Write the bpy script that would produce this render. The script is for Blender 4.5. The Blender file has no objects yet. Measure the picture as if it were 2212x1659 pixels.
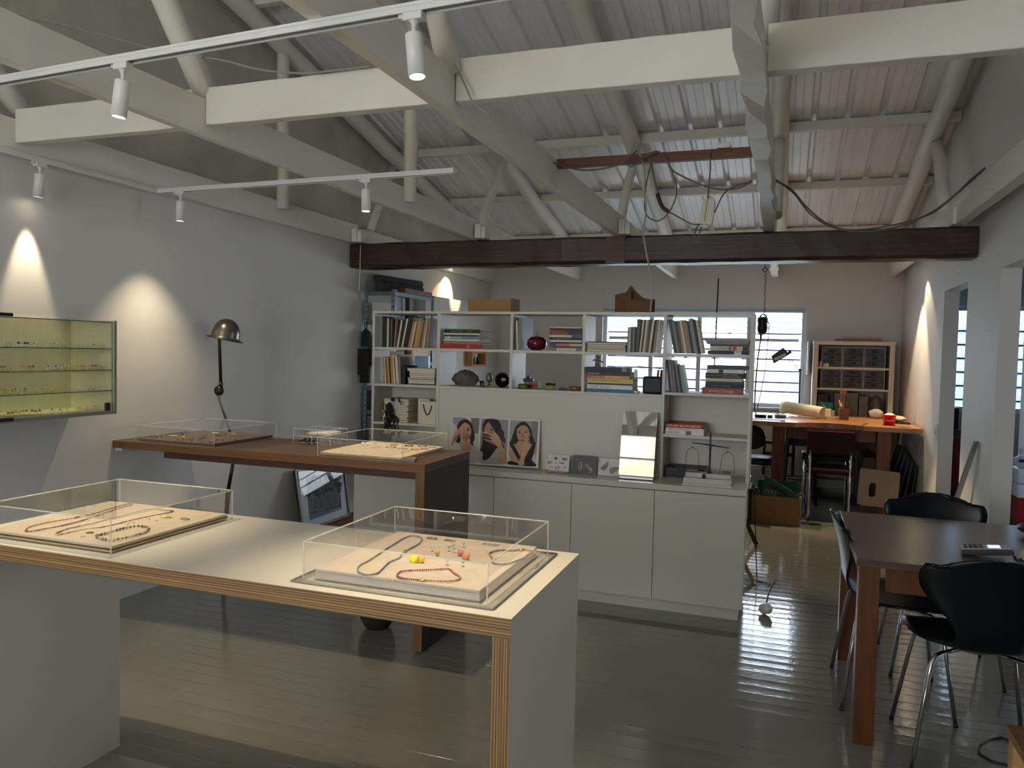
import bpy, math, random
from mathutils import Vector, Matrix, Quaternion
import numpy as np
R_ = random.Random(7)
PI = math.pi
SC = bpy.context.scene
COL = SC.collection
FOC = 1660.0
CAMZ = 1.52
# columns: the world axes seen by the camera (x right, y down, z forward)
_w = (0.0386892642, 0.339747564, 0.0296785878)
def _rod(w):
    t = math.sqrt(sum(a*a for a in w)); k = [a/t for a in w]
    K = np.array([[0, -k[2], k[1]], [k[2], 0, -k[0]], [-k[1], k[0], 0]])
    return np.eye(3) + math.sin(t)*K + (1-math.cos(t))*K@K
MC = _rod(_w) @ np.array([[1, 0, 0], [0, 0, -1], [0, 1, 0]], float)

def ray(x, y):
    return Vector((MC.T @ np.array([(x-1106)/FOC, (y-829.5)/FOC, 1.0])).tolist())
def at(px, py, X=None, Y=None, Z=None):
    """the point of a known wall / table / floor plane"""
    d = ray(px, py)
    t = X/d.x if X is not None else Y/d.y if Y is not None else (Z-CAMZ)/d.z
    return Vector((d.x*t, d.y*t, CAMZ+d.z*t))
EAVE_K, EAVE_C = -0.2279, 4.9655
def roofz(y): return EAVE_C + EAVE_K*y
def on_roof(px, py):
    d = ray(px, py); t = (EAVE_C-CAMZ)/(d.z-EAVE_K*d.y)
    return Vector((d.x*t, d.y*t, CAMZ+d.z*t))

# ---------------------------------------------------------------- materials
MATS = {}
def nt(m):
    m.use_nodes = True
    return m.node_tree, m.node_tree.nodes, m.node_tree.links
def mat(name, col, rough=.5, metal=0., vary=.06, scale=8., bump=0., bscale=60., spec=.5, coat=0., emit=None, estr=0.,
        trans=0., alpha=1., ior=1.45, stretch=(1, 1, 1), sheen=0.):
    if name in MATS: return MATS[name]
    m = bpy.data.materials.new(name); t, n, l = nt(m)
    b = n['Principled BSDF']
    tc = n.new('ShaderNodeTexCoord'); mp = n.new('ShaderNodeMapping'); mp.inputs['Scale'].default_value = stretch
    l.new(tc.outputs['Object'], mp.inputs['Vector'])
    nz = n.new('ShaderNodeTexNoise'); nz.inputs['Scale'].default_value = scale; nz.inputs['Detail'].default_value = 4
    l.new(mp.outputs[0], nz.inputs['Vector'])
    r = n.new('ShaderNodeValToRGB')
    r.color_ramp.elements[0].position = .3; r.color_ramp.elements[1].position = .7
    c0 = [max(0, c*(1-vary)) for c in col]; c1 = [min(1, c*(1+vary)) for c in col]
    r.color_ramp.elements[0].color = (*c0, 1); r.color_ramp.elements[1].color = (*c1, 1)
    l.new(nz.outputs['Fac'], r.inputs[0]); l.new(r.outputs[0], b.inputs['Base Color'])
    b.inputs['Roughness'].default_value = rough; b.inputs['Metallic'].default_value = metal
    b.inputs['Specular IOR Level'].default_value = spec; b.inputs['Coat Weight'].default_value = coat
    b.inputs['Transmission Weight'].default_value = trans; b.inputs['IOR'].default_value = ior
    b.inputs['Alpha'].default_value = alpha
    if sheen: b.inputs['Sheen Weight'].default_value = sheen
    if emit: b.inputs['Emission Color'].default_value = (*emit, 1); b.inputs['Emission Strength'].default_value = estr
    if bump:
        n2 = n.new('ShaderNodeTexNoise'); n2.inputs['Scale'].default_value = bscale; n2.inputs['Detail'].default_value = 3
        l.new(mp.outputs[0], n2.inputs['Vector'])
        bp = n.new('ShaderNodeBump'); bp.inputs['Strength'].default_value = bump; bp.inputs['Distance'].default_value = .004
        l.new(n2.outputs['Fac'], bp.inputs['Height']); l.new(bp.outputs[0], b.inputs['Normal'])
    MATS[name] = m
    return m
def srgb(r, g, b):
    f = lambda c: (c/255/12.92) if c/255 <= .04045 else ((c/255+.055)/1.055)**2.4
    return (f(r), f(g), f(b))
def plain(r, g, b, rough=.55, metal=0., vary=.05, **k):
    return mat('paint_%d_%d_%d_%d' % (r, g, b, int(rough*100+metal*7)), srgb(r, g, b), rough, metal, vary, **k)
def clear(name, tint=(1, 1, 1), edge=(.75, .78, .76), gloss=.02, ior=1.49, k=.85):
    """thin clear sheet: lets light straight through, reflects by fresnel"""
    m = bpy.data.materials.new(name); t, n, l = nt(m); n.clear()
    o = n.new('ShaderNodeOutputMaterial'); tr = n.new('ShaderNodeBsdfTransparent'); tr.inputs[0].default_value = (*tint, 1)
    g = n.new('ShaderNodeBsdfGlossy'); g.inputs['Roughness'].default_value = gloss; g.inputs[0].default_value = (1, 1, 1, 1)
    lw = n.new('ShaderNodeLayerWeight'); lw.inputs[0].default_value = .5
    pw = n.new('ShaderNodeMath'); pw.operation = 'POWER'; pw.inputs[1].default_value = 4.2; l.new(lw.outputs['Facing'], pw.inputs[0])
    f = n.new('ShaderNodeMath'); f.operation = 'MULTIPLY_ADD'; f.inputs[1].default_value = k; f.inputs[2].default_value = ((ior-1)/(ior+1))**2*1.6; l.new(pw.outputs[0], f.inputs[0])
    x = n.new('ShaderNodeMixShader'); l.new(f.outputs[0], x.inputs[0]); l.new(tr.outputs[0], x.inputs[1]); l.new(g.outputs[0], x.inputs[2])
    l.new(x.outputs[0], o.inputs[0]); MATS[name] = m
    return m
def stripes(name, cols, axis, scale, rough=.5, wob=.15):
    """layered wood: bands across one axis (ply edges)"""
    m = bpy.data.materials.new(name); t, n, l = nt(m); b = n['Principled BSDF']
    tc = n.new('ShaderNodeTexCoord'); mp = n.new('ShaderNodeMapping'); s = [1.2, 1.2, 1.2]; s['xyz'.index(axis)] = scale
    mp.inputs['Scale'].default_value = s; l.new(tc.outputs['Object'], mp.inputs[0])
    nz = n.new('ShaderNodeTexNoise'); nz.inputs['Scale'].default_value = 1.0; nz.inputs['Detail'].default_value = 3; l.new(mp.outputs[0], nz.inputs['Vector'])
    sx = n.new('ShaderNodeSeparateXYZ'); l.new(mp.outputs[0], sx.inputs[0])
    ad = n.new('ShaderNodeMath'); ad.operation = 'MULTIPLY_ADD'; ad.inputs[1].default_value = wob*4; l.new(nz.outputs['Fac'], ad.inputs[0]); l.new(sx.outputs['xyz'.index(axis)], ad.inputs[2])
    fr = n.new('ShaderNodeMath'); fr.operation = 'FRACT'; l.new(ad.outputs[0], fr.inputs[0])
    r = n.new('ShaderNodeValToRGB'); e = r.color_ramp.elements
    e[0].color = (*cols[0], 1); e[0].position = 0; e[1].color = (*cols[1], 1); e[1].position = .42
    q = e.new(.55); q.color = (*cols[2], 1); q = e.new(.62); q.color = (*cols[3], 1); q = e.new(.9); q.color = (*cols[3], 1); q = e.new(1.0); q.color = (*cols[0], 1)
    l.new(fr.outputs[0], r.inputs[0]); l.new(r.outputs[0], b.inputs['Base Color']); b.inputs['Roughness'].default_value = rough
    MATS[name] = m
    return m
def grain(name, c0, c1, axis='x', rough=.45, scale=3., coat=0., bump=.1, dens=18):
    m = bpy.data.materials.new(name); t, n, l = nt(m); b = n['Principled BSDF']
    tc = n.new('ShaderNodeTexCoord'); mp = n.new('ShaderNodeMapping'); s = [dens]*3; s['xyz'.index(axis)] = 1.2
    mp.inputs['Scale'].default_value = s; l.new(tc.outputs['Object'], mp.inputs[0])
    nz = n.new('ShaderNodeTexNoise'); nz.inputs['Scale'].default_value = scale; nz.inputs['Detail'].default_value = 6; nz.inputs['Roughness'].default_value = .65; l.new(mp.outputs[0], nz.inputs['Vector'])
    r = n.new('ShaderNodeValToRGB'); e = r.color_ramp.elements; e[0].position = .35; e[1].position = .68
    e[0].color = (*c0, 1); e[1].color = (*c1, 1); l.new(nz.outputs['Fac'], r.inputs[0]); l.new(r.outputs[0], b.inputs['Base Color'])
    b.inputs['Roughness'].default_value = rough; b.inputs['Coat Weight'].default_value = coat
    bp = n.new('ShaderNodeBump'); bp.inputs['Strength'].default_value = bump; bp.inputs['Distance'].default_value = .003
    l.new(nz.outputs['Fac'], bp.inputs['Height']); l.new(bp.outputs[0], b.inputs['Normal'])
    MATS[name] = m
    return m

# ---------------------------------------------------------------- mesh builder
class MB:
    def __init__(s): s.v = []; s.f = []; s.m = []; s.sm = []
    def add(s, vs, fs, mi=0, smooth=False):
        o = len(s.v); s.v += [tuple(v) for v in vs]
        for k, f in enumerate(fs):
            s.f.append([o+i for i in f]); s.m.append(mi[k] if isinstance(mi, (list, tuple)) else mi); s.sm.append(smooth)
        return s
    def box(s, x0, x1, y0, y1, z0, z1, mi=0, M=None, mats=None):
        vs = [Vector((x, y, z)) for z in (z0, z1) for y in (y0, y1) for x in (x0, x1)]
        if M: vs = [M @ v for v in vs]
        fs = [(0, 2, 3, 1), (4, 5, 7, 6), (0, 1, 5, 4), (2, 6, 7, 3), (0, 4, 6, 2), (1, 3, 7, 5)]
        order = ['-z', '+z', '-y', '+y', '-x', '+x']
        mm = [mats.get(k, mi) for k in order] if mats else mi
        return s.add(vs, fs, mm)
    def beam(s, a, b, w, h, up=Vector((0, 0, 1)), mi=0):
        a = Vector(a); b = Vector(b); d = (b-a); L = d.length; d.normalize()
        up = Vector(up); sd = d.cross(up)
        if sd.length < 1e-6: sd = d.cross(Vector((1, 0, 0)))
        sd.normalize(); u = sd.cross(d)
        M = Matrix((sd, d, u)).transposed().to_4x4(); M.translation = a
        return s.box(-w/2, w/2, 0, L, -h/2, h/2, mi, M)
    def prism(s, poly, M, depth, mi=0, side=None, smooth=False):
        """poly: 2-D points; extruded along local z by depth; M places it"""
        n = len(poly); vs = [M @ Vector((p[0], p[1], 0)) for p in poly] + [M @ Vector((p[0], p[1], depth)) for p in poly]
        s.add(vs, [list(range(n))[::-1], list(range(n, 2*n))], mi)
        o = len(s.v)-2*n
        for i in range(n):
            j = (i+1) % n; s.f.append([o+i, o+j, o+n+j, o+n+i]); s.m.append(mi if side is None else side); s.sm.append(smooth)
        return s
    def face(s, pts, mi=0): return s.add(pts, [list(range(len(pts)))], mi)
    def tube(s, pts, r, seg=8, closed=False, mi=0, caps=True, smooth=True):
        pts = [Vector(p) for p in pts]; n = len(pts); rs = r if isinstance(r, (list, tuple)) else [r]*n
        T = []
        for i in range(n):
            a = pts[(i-1) % n] if (closed or i > 0) else pts[i]; b = pts[(i+1) % n] if (closed or i < n-1) else pts[i]
            d = b-a; T.append(d.normalized() if d.length > 1e-9 else Vector((0, 0, 1)))
        up = Vector((0, 0, 1)) if abs(T[0].z) < .9 else Vector((1, 0, 0))
        u = T[0].cross(up).normalized(); vs = []
        for i in range(n):
            if i: 
                q = T[i-1].rotation_difference(T[i]); u = q @ u
            u = (u - T[i]*u.dot(T[i])).normalized(); w = T[i].cross(u)
            for k in range(seg):
                a = 2*PI*k/seg; vs.append(pts[i] + (u*math.cos(a)+w*math.sin(a))*rs[i])
        fs = []
        for i in range(n if closed else n-1):
            for k in range(seg):
                a = i*seg+k; b = i*seg+(k+1) % seg; j = (i+1) % n
                fs.append((a, b, j*seg+(k+1) % seg, j*seg+k))
        s.add(vs, fs, mi, smooth)
        if caps and not closed:
            o = len(s.v)-len(vs); s.f.append([o+k for k in range(seg)][::-1]); s.m.append(mi); s.sm.append(False)
            s.f.append([o+(n-1)*seg+k for k in range(seg)]); s.m.append(mi); s.sm.append(False)
        return s
    def lathe(s, prof, M=None, seg=24, mi=0, smooth=True):
        """prof: (radius, height) pairs about local z"""
        M = M or Matrix(); vs = []; n = len(prof)
        for r, z in prof:
            for k in range(seg):
                a = 2*PI*k/seg; vs.append(M @ Vector((r*math.cos(a), r*math.sin(a), z)))
        fs = []
        for i in range(n-1):
            for k in range(seg):
                fs.append((i*seg+k, i*seg+(k+1) % seg, (i+1)*seg+(k+1) % seg, (i+1)*seg+k))
        if prof[0][0] > 1e-6: fs.append(list(range(seg))[::-1])
        if prof[-1][0] > 1e-6: fs.append([(n-1)*seg+k for k in range(seg)])
        return s.add(vs, fs, mi, smooth)
    def ball(s, c, r, mi=0, seg=10, rings=6, sc=(1, 1, 1)):
        M = Matrix.Translation(Vector(c)) @ Matrix.Diagonal((*sc, 1))
        return s.lathe([(max(r*math.sin(PI*i/rings), 0 if i in (0, rings) else 1e-5), -r*math.cos(PI*i/rings)) for i in range(rings+1)], M, seg, mi)
    def grid(s, fn, nu, nv, mi=0, smooth=True, closeu=False):
        vs = [fn(i/(nu-1), j/(nv-1)) for i in range(nu) for j in range(nv)]
        fs = [(i*nv+j, (i+1)*nv+j, (i+1)*nv+j+1, i*nv+j+1) for i in range(nu-1) for j in range(nv-1)]
        return s.add(vs, fs, mi, smooth)
    def obj(s, name, mats, parent=None, bevel=0., base=None, solid=0., sub=0):
        if not isinstance(mats, (list, tuple)): mats = [mats]
        vs = [Vector(v) for v in s.v]
        if parent is not None:
            Mi = world_of(parent).inverted(); vs = [Mi @ v for v in vs]; off = None
        else:
            if base is None:
                xs = [v.x for v in vs]; ys = [v.y for v in vs]; zs = [v.z for v in vs]
                base = Vector(((min(xs)+max(xs))/2, (min(ys)+max(ys))/2, min(zs)))
            base = Vector(base); vs = [v-base for v in vs]; off = base
        me = bpy.data.meshes.new(name); me.from_pydata([tuple(v) for v in vs], [], s.f)
        for m in mats: me.materials.append(m)
        for p, mi, sm in zip(me.polygons, s.m, s.sm): p.material_index = mi; p.use_smooth = sm
        me.update()
        o = bpy.data.objects.new(name, me); COL.objects.link(o)
        if parent is not None: o.parent = parent
        else: o.location = off
        if solid:
            q = o.modifiers.new('thickness', 'SOLIDIFY'); q.thickness = solid; q.offset = 0
        if sub:
            q = o.modifiers.new('smooth', 'SUBSURF'); q.levels = sub; q.render_levels = sub
        if bevel:
            q = o.modifiers.new('edge', 'BEVEL'); q.width = bevel; q.segments = 2; q.limit_method = 'ANGLE'
        return o
def world_of(o):
    M = Matrix.LocRotScale(o.location, o.rotation_euler, o.scale)
    return world_of(o.parent) @ M if o.parent else M
def tag(o, label=None, cat=None, group=None, kind=None):
    if label: o['label'] = label
    if cat: o['category'] = cat
    if group: o['group'] = group
    if kind: o['kind'] = kind
    return o
def thing(name, label, cat, loc=(0, 0, 0), rotz=0., group=None):
    o = bpy.data.objects.new(name, None); COL.objects.link(o); o.location = loc; o.rotation_euler = (0, 0, rotz)
    o.empty_display_size = .05
    return tag(o, label, cat, group)
def dup(o, loc=None, rotz=None, label=None, group=None):
    r = o.copy(); COL.objects.link(r)
    if loc is not None: r.location = loc
    if rotz is not None: r.rotation_euler = (0, 0, rotz)
    if label: r['label'] = label
    if group: r['group'] = group
    for ch in [c for c in bpy.data.objects if c.parent == o]:
        c = ch.copy(); COL.objects.link(c); c.parent = r
        for g in [k for k in bpy.data.objects if k.parent == ch]:
            d = g.copy(); COL.objects.link(d); d.parent = c
    return r
def T(x, y, z): return Matrix.Translation((x, y, z))
def RX(a): return Matrix.Rotation(a, 4, 'X')
def RY(a): return Matrix.Rotation(a, 4, 'Y')
def RZ(a): return Matrix.Rotation(a, 4, 'Z')
def lettering(text, M, size, m, parent, name='lettering', depth=.0006, align='CENTER', width=None, sx=1.0):
    c = bpy.data.curves.new('tmp', 'FONT'); c.body = text; c.size = size; c.extrude = depth; c.align_x = align; c.align_y = 'CENTER'
    t = bpy.data.objects.new('tmp', c); COL.objects.link(t)
    bpy.context.view_layer.update()
    me = bpy.data.meshes.new_from_object(t.evaluated_get(bpy.context.evaluated_depsgraph_get()))
    bpy.data.objects.remove(t); bpy.data.curves.remove(c)
    if width:
        xs = [v.co.x for v in me.vertices]; sx = width/max(1e-6, max(xs)-min(xs))
    Mi = world_of(parent).inverted() if parent else Matrix()
    me.transform(Mi @ M @ Matrix.Diagonal((sx, 1, 1, 1)))
    me.materials.clear(); me.materials.append(m)
    o = bpy.data.objects.new(name, me); COL.objects.link(o); o.parent = parent
    return o
ORD = ['first', 'second', 'third', 'fourth', 'fifth', 'sixth', 'seventh', 'eighth', 'ninth', 'tenth', 'eleventh', 'twelfth', 'thirteenth',
       'fourteenth', 'fifteenth', 'sixteenth', 'seventeenth', 'eighteenth', 'nineteenth', 'twentieth', 'twenty-first', 'twenty-second',
       'twenty-third', 'twenty-fourth', 'twenty-fifth', 'twenty-sixth']
# ================================================================ camera
cam = bpy.data.cameras.new('camera'); co = bpy.data.objects.new('camera', cam); COL.objects.link(co)
cam.sensor_width = 36; cam.lens = FOC*36/2212; cam.clip_start = .02; cam.clip_end = 200
Rw = Matrix([[MC[0, 0], -MC[1, 0], -MC[2, 0]], [MC[0, 1], -MC[1, 1], -MC[2, 1]], [MC[0, 2], -MC[1, 2], -MC[2, 2]]]).to_4x4()
co.matrix_world = T(0, 0, CAMZ) @ Rw
SC.camera = co
vs_ = SC.view_settings
vs_.view_transform = 'Standard'; vs_.look = 'None'; vs_.gamma = 1; vs_.exposure = 1.0
try: vs_.use_curve_mapping = False
except Exception: pass
SC.cycles.max_bounces = 10; SC.cycles.diffuse_bounces = 5; SC.cycles.glossy_bounces = 5; SC.cycles.transparent_max_bounces = 24
SC.cycles.transmission_bounces = 6; SC.cycles.caustics_reflective = False; SC.cycles.caustics_refractive = False
SC.cycles.sample_clamp_indirect = 4.0; SC.cycles.use_denoising = True

# ================================================================ sky
w = bpy.data.worlds.new('sky'); SC.world = w; w.use_nodes = True
wn, wl = w.node_tree.nodes, w.node_tree.links
bg = wn['Background']
sk = wn.new('ShaderNodeTexSky'); sk.sky_type = 'HOSEK_WILKIE'; sk.turbidity = 6; sk.ground_albedo = .5; sk.sun_direction = (-.5, -.5, .7)
mx = wn.new('ShaderNodeMixRGB'); mx.inputs[0].default_value = .75; mx.inputs[2].default_value = (.86, .93, 1.0, 1)
wl.new(sk.outputs[0], mx.inputs[1]); wl.new(mx.outputs[0], bg.inputs[0]); bg.inputs[1].default_value = 7.0

# ================================================================ shell
XL, XR, YB, YN = -3.65, 1.21, 9.43, -2.6
M_wall = mat('wall_white_paint', srgb(214, 212, 208), .6, vary=.02, scale=2, bump=.08, bscale=180)
M_rough = mat('rough_plaster', srgb(200, 197, 188), .9, vary=.13, scale=3, bump=1.0, bscale=9)
M_beam = mat('white_painted_timber', srgb(228, 225, 216), .5, vary=.03, scale=6, bump=.5, bscale=26, stretch=(1, .5, 1))
M_hewn = mat('white_painted_hewn_timber', srgb(226, 223, 214), .5, vary=.06, scale=9, bump=1.0, bscale=14)
M_side = mat('side_room_paint', srgb(205, 212, 222), .6, vary=.02, scale=2)

def floor_material():
    m = bpy.data.materials.new('grey_painted_floorboards'); t, n, l = nt(m); b = n['Principled BSDF']
    tc = n.new('ShaderNodeTexCoord'); sx = n.new('ShaderNodeSeparateXYZ'); l.new(tc.outputs['Object'], sx.inputs[0])
    nz = n.new('ShaderNodeTexNoise'); nz.inputs['Scale'].default_value = 1.3; nz.inputs['Detail'].default_value = 5; l.new(tc.outputs['Object'], nz.inputs['Vector'])
    r = n.new('ShaderNodeValToRGB'); e = r.color_ramp.elements; e[0].position = .3; e[1].position = .75
    e[0].color = (*srgb(112, 111, 103), 1); e[1].color = (*srgb(126, 124, 114), 1); l.new(nz.outputs['Fac'], r.inputs[0])
    # board seams every 85 mm along y
    def mth(op, a, bb=None, c=None):
        q = n.new('ShaderNodeMath'); q.operation = op
        for i, v in enumerate((a, bb, c)):
            if v is None: continue
            if isinstance(v, (int, float)): q.inputs[i].default_value = v
            else: l.new(v, q.inputs[i])
        return q.outputs[0]
    yy = mth('MULTIPLY', sx.outputs[1], 1/.085); fr = mth('FRACT', yy); fl = mth('FLOOR', yy)
    dd = mth('ABSOLUTE', mth('SUBTRACT', fr, .5)); edge = mth('SMOOTHSTEP', dd, .47, .497) if False else None
    mr = n.new('ShaderNodeMapRange'); mr.inputs[1].default_value = .475; mr.inputs[2].default_value = .497; l.new(dd, mr.inputs[0])
    wn_ = n.new('ShaderNodeTexWhiteNoise'); wn_.noise_dimensions = '1D'; l.new(fl, wn_.inputs['W'])
    st = mth('GREATER_THAN', wn_.outputs['Value'], .45); seam = mth('MULTIPLY', mr.outputs[0], mth('MULTIPLY_ADD', st, .7, .3))
    mxx = n.new('ShaderNodeMixRGB'); mxx.blend_type = 'MULTIPLY'; mxx.inputs[2].default_value = (.45, .44, .42, 1)
    l.new(mth('MULTIPLY', seam, .3), mxx.inputs[0]); l.new(r.outputs[0], mxx.inputs[1]); l.new(mxx.outputs[0], b.inputs['Base Color'])
    b.inputs['Roughness'].default_value = .14; b.inputs['Specular IOR Level'].default_value = .6; b.inputs['Coat Weight'].default_value = .5; b.inputs['Coat Roughness'].default_value = .05
    # brush-painted surface: lumps, each board slightly tilted
    n2 = n.new('ShaderNodeTexNoise'); n2.inputs['Scale'].default_value = 42; n2.inputs['Detail'].default_value = 2; l.new(tc.outputs['Object'], n2.inputs['Vector'])
    cup = mth('MULTIPLY', mth('MULTIPLY', dd, dd), mth('MULTIPLY_ADD', wn_.outputs['Value'], 1.0, .2))
    h = mth('ADD', mth('MULTIPLY_ADD', n2.outputs['Fac'], .3, mth('MULTIPLY', cup, 1.5)), mth('MULTIPLY', seam, -1.2))
    bp = n.new('ShaderNodeBump'); bp.inputs['Strength'].default_value = .5; bp.inputs['Distance'].default_value = .0035
    l.new(h, bp.inputs['Height']); l.new(bp.outputs[0], b.inputs['Normal']); l.new(bp.outputs[0], b.inputs['Coat Normal'])
    return m
M_floor = floor_material()
def struct(name, mb, m, bevel=0.):
    o = mb.obj(name, m, bevel=bevel); o['kind'] = 'structure'; return o

struct('floor', MB().box(XL-.3, 4.6, YN-.3, YB+.3, -.12, 0), M_floor)
# left wall: flat painted, thicker lower part beyond the brown beam, rough gable above the plate
struct('wall_left', MB().box(XL-.14, XL, YN, YB+.14, 0, 2.58), M_wall)
lw = MB().box(XL, XL+.12, 7.25, YB, 0, 2.085)
o_ledge = struct('trim_1', lw, M_wall)
g = MB().prism([(YN, 2.58), (YB+.14, 2.58), (YB+.14, roofz(YB)+.02), (.9, roofz(.9)+.02), (YN, roofz(.9)-.8)], Matrix(((0, 0, 1, XL-.16), (1, 0, 0, 0), (0, 1, 0, 0), (0, 0, 0, 1))), .1)
struct('wall_left_gable', g, M_rough)
# right wall with two openings
TH = .11
D2 = 2.085
mb = MB()
mb.box(XR, XR+TH, 7.08, YB+.14, 0, 2.6).box(XR, XR+TH, 5.35, 6.23, 0, 2.6).box(XR, XR+TH, 6.23, 7.08, D2, 2.6).box(XR, XR+TH, 2.3, 5.35, D2, 2.6).box(XR, XR+TH, YN, 2.3, 0, 2.6)
struct('wall_right', mb, M_wall)
g = MB().prism([(YN, 2.6), (YB+.14, 2.6), (YB+.14, roofz(YB)+.02), (.9, roofz(.9)+.02), (YN, roofz(.9)-.8)], Matrix(((0, 0, 1, XR), (1, 0, 0, 0), (0, 1, 0, 0), (0, 0, 0, 1))), TH)
struct('wall_right_gable', g, M_wall)
# back wall with the long window, and its continuation behind the side room
WX0, WX1, WZ0, WZ1 = -2.15, .225, .93, 2.09
SX0, SX1, SZ0, SZ1 = 1.5, 2.6, .98, 2.11
zt = roofz(YB)
mb = MB()
mb.box(XL, WX0, YB, YB+.16, 0, zt).box(WX1, SX0, YB, YB+.16, 0, zt).box(WX0, WX1, YB, YB+.16, 0, WZ0).box(WX0, WX1, YB, YB+.16, WZ1, zt)
mb.box(SX0, SX1, YB, YB+.16, 0, SZ0).box(SX0, SX1, YB, YB+.16, SZ1, zt).box(SX1, 4.6, YB, YB+.16, 0, zt)
struct('wall_back', mb, M_wall)
# side room (seen through the openings)
mb = MB().box(1.55, 4.6, 6.05, 6.17, 0, 2.75)
struct('wall_side_room_partition', mb, M_side)
mb = MB().box(4.5, 4.62, YN, 4.2, 0, 2.75).box(4.5, 4.62, 4.2, 5.2, 0, 1.2).box(4.5, 4.62, 4.2, 5.2, 2.0, 2.75).box(4.5, 4.62, 5.2, YB+.16, 0, 2.75)
struct('wall_side_room_outer', mb, M_side)
struct('ceiling_side_room', MB().box(XR+TH, 4.62, YN, YB+.16, 2.75, 2.85), M_side)
# front (street) wall behind the camera with a shop window
mb = MB()
mb.box(XL-.14, -2.9, YN-.14, YN, 0, 4.2).box(-.7, 4.62, YN-.14, YN, 0, 4.2).box(-2.9, -.7, YN-.14, YN, 0, 1.1).box(-2.9, -.7, YN-.14, YN, 2.3, 4.2)
struct('wall_front', mb, M_wall)
# roof: profiled sheet, down to the back; falls the other way in front of the ridge
M_tin = mat('white_coated_roof_sheet', srgb(236, 236, 238), .36, metal=.1, vary=.05, scale=3, stretch=(6, .4, 1), bump=.15, bscale=9)
def sheet(y0, z0, y1, z1):
    prof = []; p = .245
    x = XL-.14
    while x < XR+TH:
        for dx, h in ((0, 0), (.015, .03), (.045, .03), (.06, 0), (.117, 0), (.12, .004), (.126, .004), (.129, 0), (.178, 0), (.181, .004), (.187, .004), (.19, 0)):
            prof.append((x+dx, h))
        x += p
    vs = [(a, y0, z0+h) for a, h in prof] + [(a, y1, z1+h) for a, h in prof]; n = len(prof)
    return MB().add(vs, [(i, i+1, n+i+1, n+i) for i in range(n-1)])
o = sheet(.9, roofz(.9), YB+.45, roofz(YB+.45)).obj('ceiling', M_tin, solid=.004); o['kind'] = 'structure'
o = sheet(YN-.2, roofz(.9)-.8, .9, roofz(.9)).obj('ceiling_front_slope', M_tin, solid=.004); o['kind'] = 'structure'
# ================================================================ roof timbers
def rough_beam(name, label, x0, x1, y0, y1, z0, z1, m, wob=.0035, n=30, seed=1, group='ceiling tie beams', cat='beam', axis='y'):
    """a slightly irregular sawn timber along y (or x)"""
    rr = random.Random(seed); vs = []; 
    off = [[(rr.uniform(-wob, wob), rr.uniform(-wob, wob)) for _ in range(4)] for _ in range(n+1)]
    for i in range(n+1):
        t = i/n
        if axis == 'y':
            y = y0+(y1-y0)*t; c = [(x0, y, z0), (x1, y, z0), (x1, y, z1), (x0, y, z1)]
            vs += [(p[0]+o[0], p[1], p[2]+o[1]) for p, o in zip(c, off[i])]
        else:
            x = x0+(x1-x0)*t; c = [(x, y0, z0), (x, y1, z0), (x, y1, z1), (x, y0, z1)]
            vs += [(p[0], p[1]+o[0], p[2]+o[1]) for p, o in zip(c, off[i])]
    fs = []
    for i in range(n):
        for k in range(4):
            fs.append((i*4+k, i*4+(k+1) % 4, i*4+4+(k+1) % 4, i*4+4+k))
    fs += [(3, 2, 1, 0), (n*4, n*4+1, n*4+2, n*4+3)]
    mb = MB().add(vs, fs)
    o = mb.obj(name, m, bevel=.004); return tag(o, label, cat, group)
TZ = 2.434
rough_beam('tie_beam', 'white tie beam running along the top of the left wall', -3.655, -3.585, YN, 5.98, TZ, 2.6, M_beam, seed=1)
rough_beam('tie_beam', 'white tie beam nearest the left wall tie, above the display tables', -2.485, -2.435, YN, YB+.02, TZ, 2.6, M_beam, seed=2)
rough_beam('tie_beam', 'white tie beam whose joint sits on the brown patch of the dark beam', -1.29, -1.24, YN, YB+.02, TZ, 2.6, M_beam, seed=3)
rough_beam('tie_beam', 'rough hewn white tie beam with chipped underside, end on to the camera', -.17, -.095, YN, YB+.02, TZ, 2.6, M_hewn, wob=.013, n=60, seed=4)
rough_beam('tie_beam', 'white tie beam beside the right wall, far right of the ceiling', 1.05, 1.12, YN, YB+.02, TZ, 2.6, M_beam, seed=5)
rough_beam('tie_beam', 'short white tie beam stub by the left wall beyond the dark beam', -3.64, -3.58, 6.1, YB+.02, TZ-.03, 2.58, M_beam, seed=6)
cz0, cz1 = 2.482, 2.645
for k, (a, b) in enumerate(((-3.585, -2.487), (-2.433, -1.292), (-1.238, -.172), (-.09, 1.048))):
    rough_beam('cross_beam', 'broad white cross plank between tie beams, %s from the left wall' % ORD[k], a, b, 2.77, 2.825, cz0, cz1, M_beam, wob=.0015, n=10, seed=20+k,
               group='white cross planks', axis='x')
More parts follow.
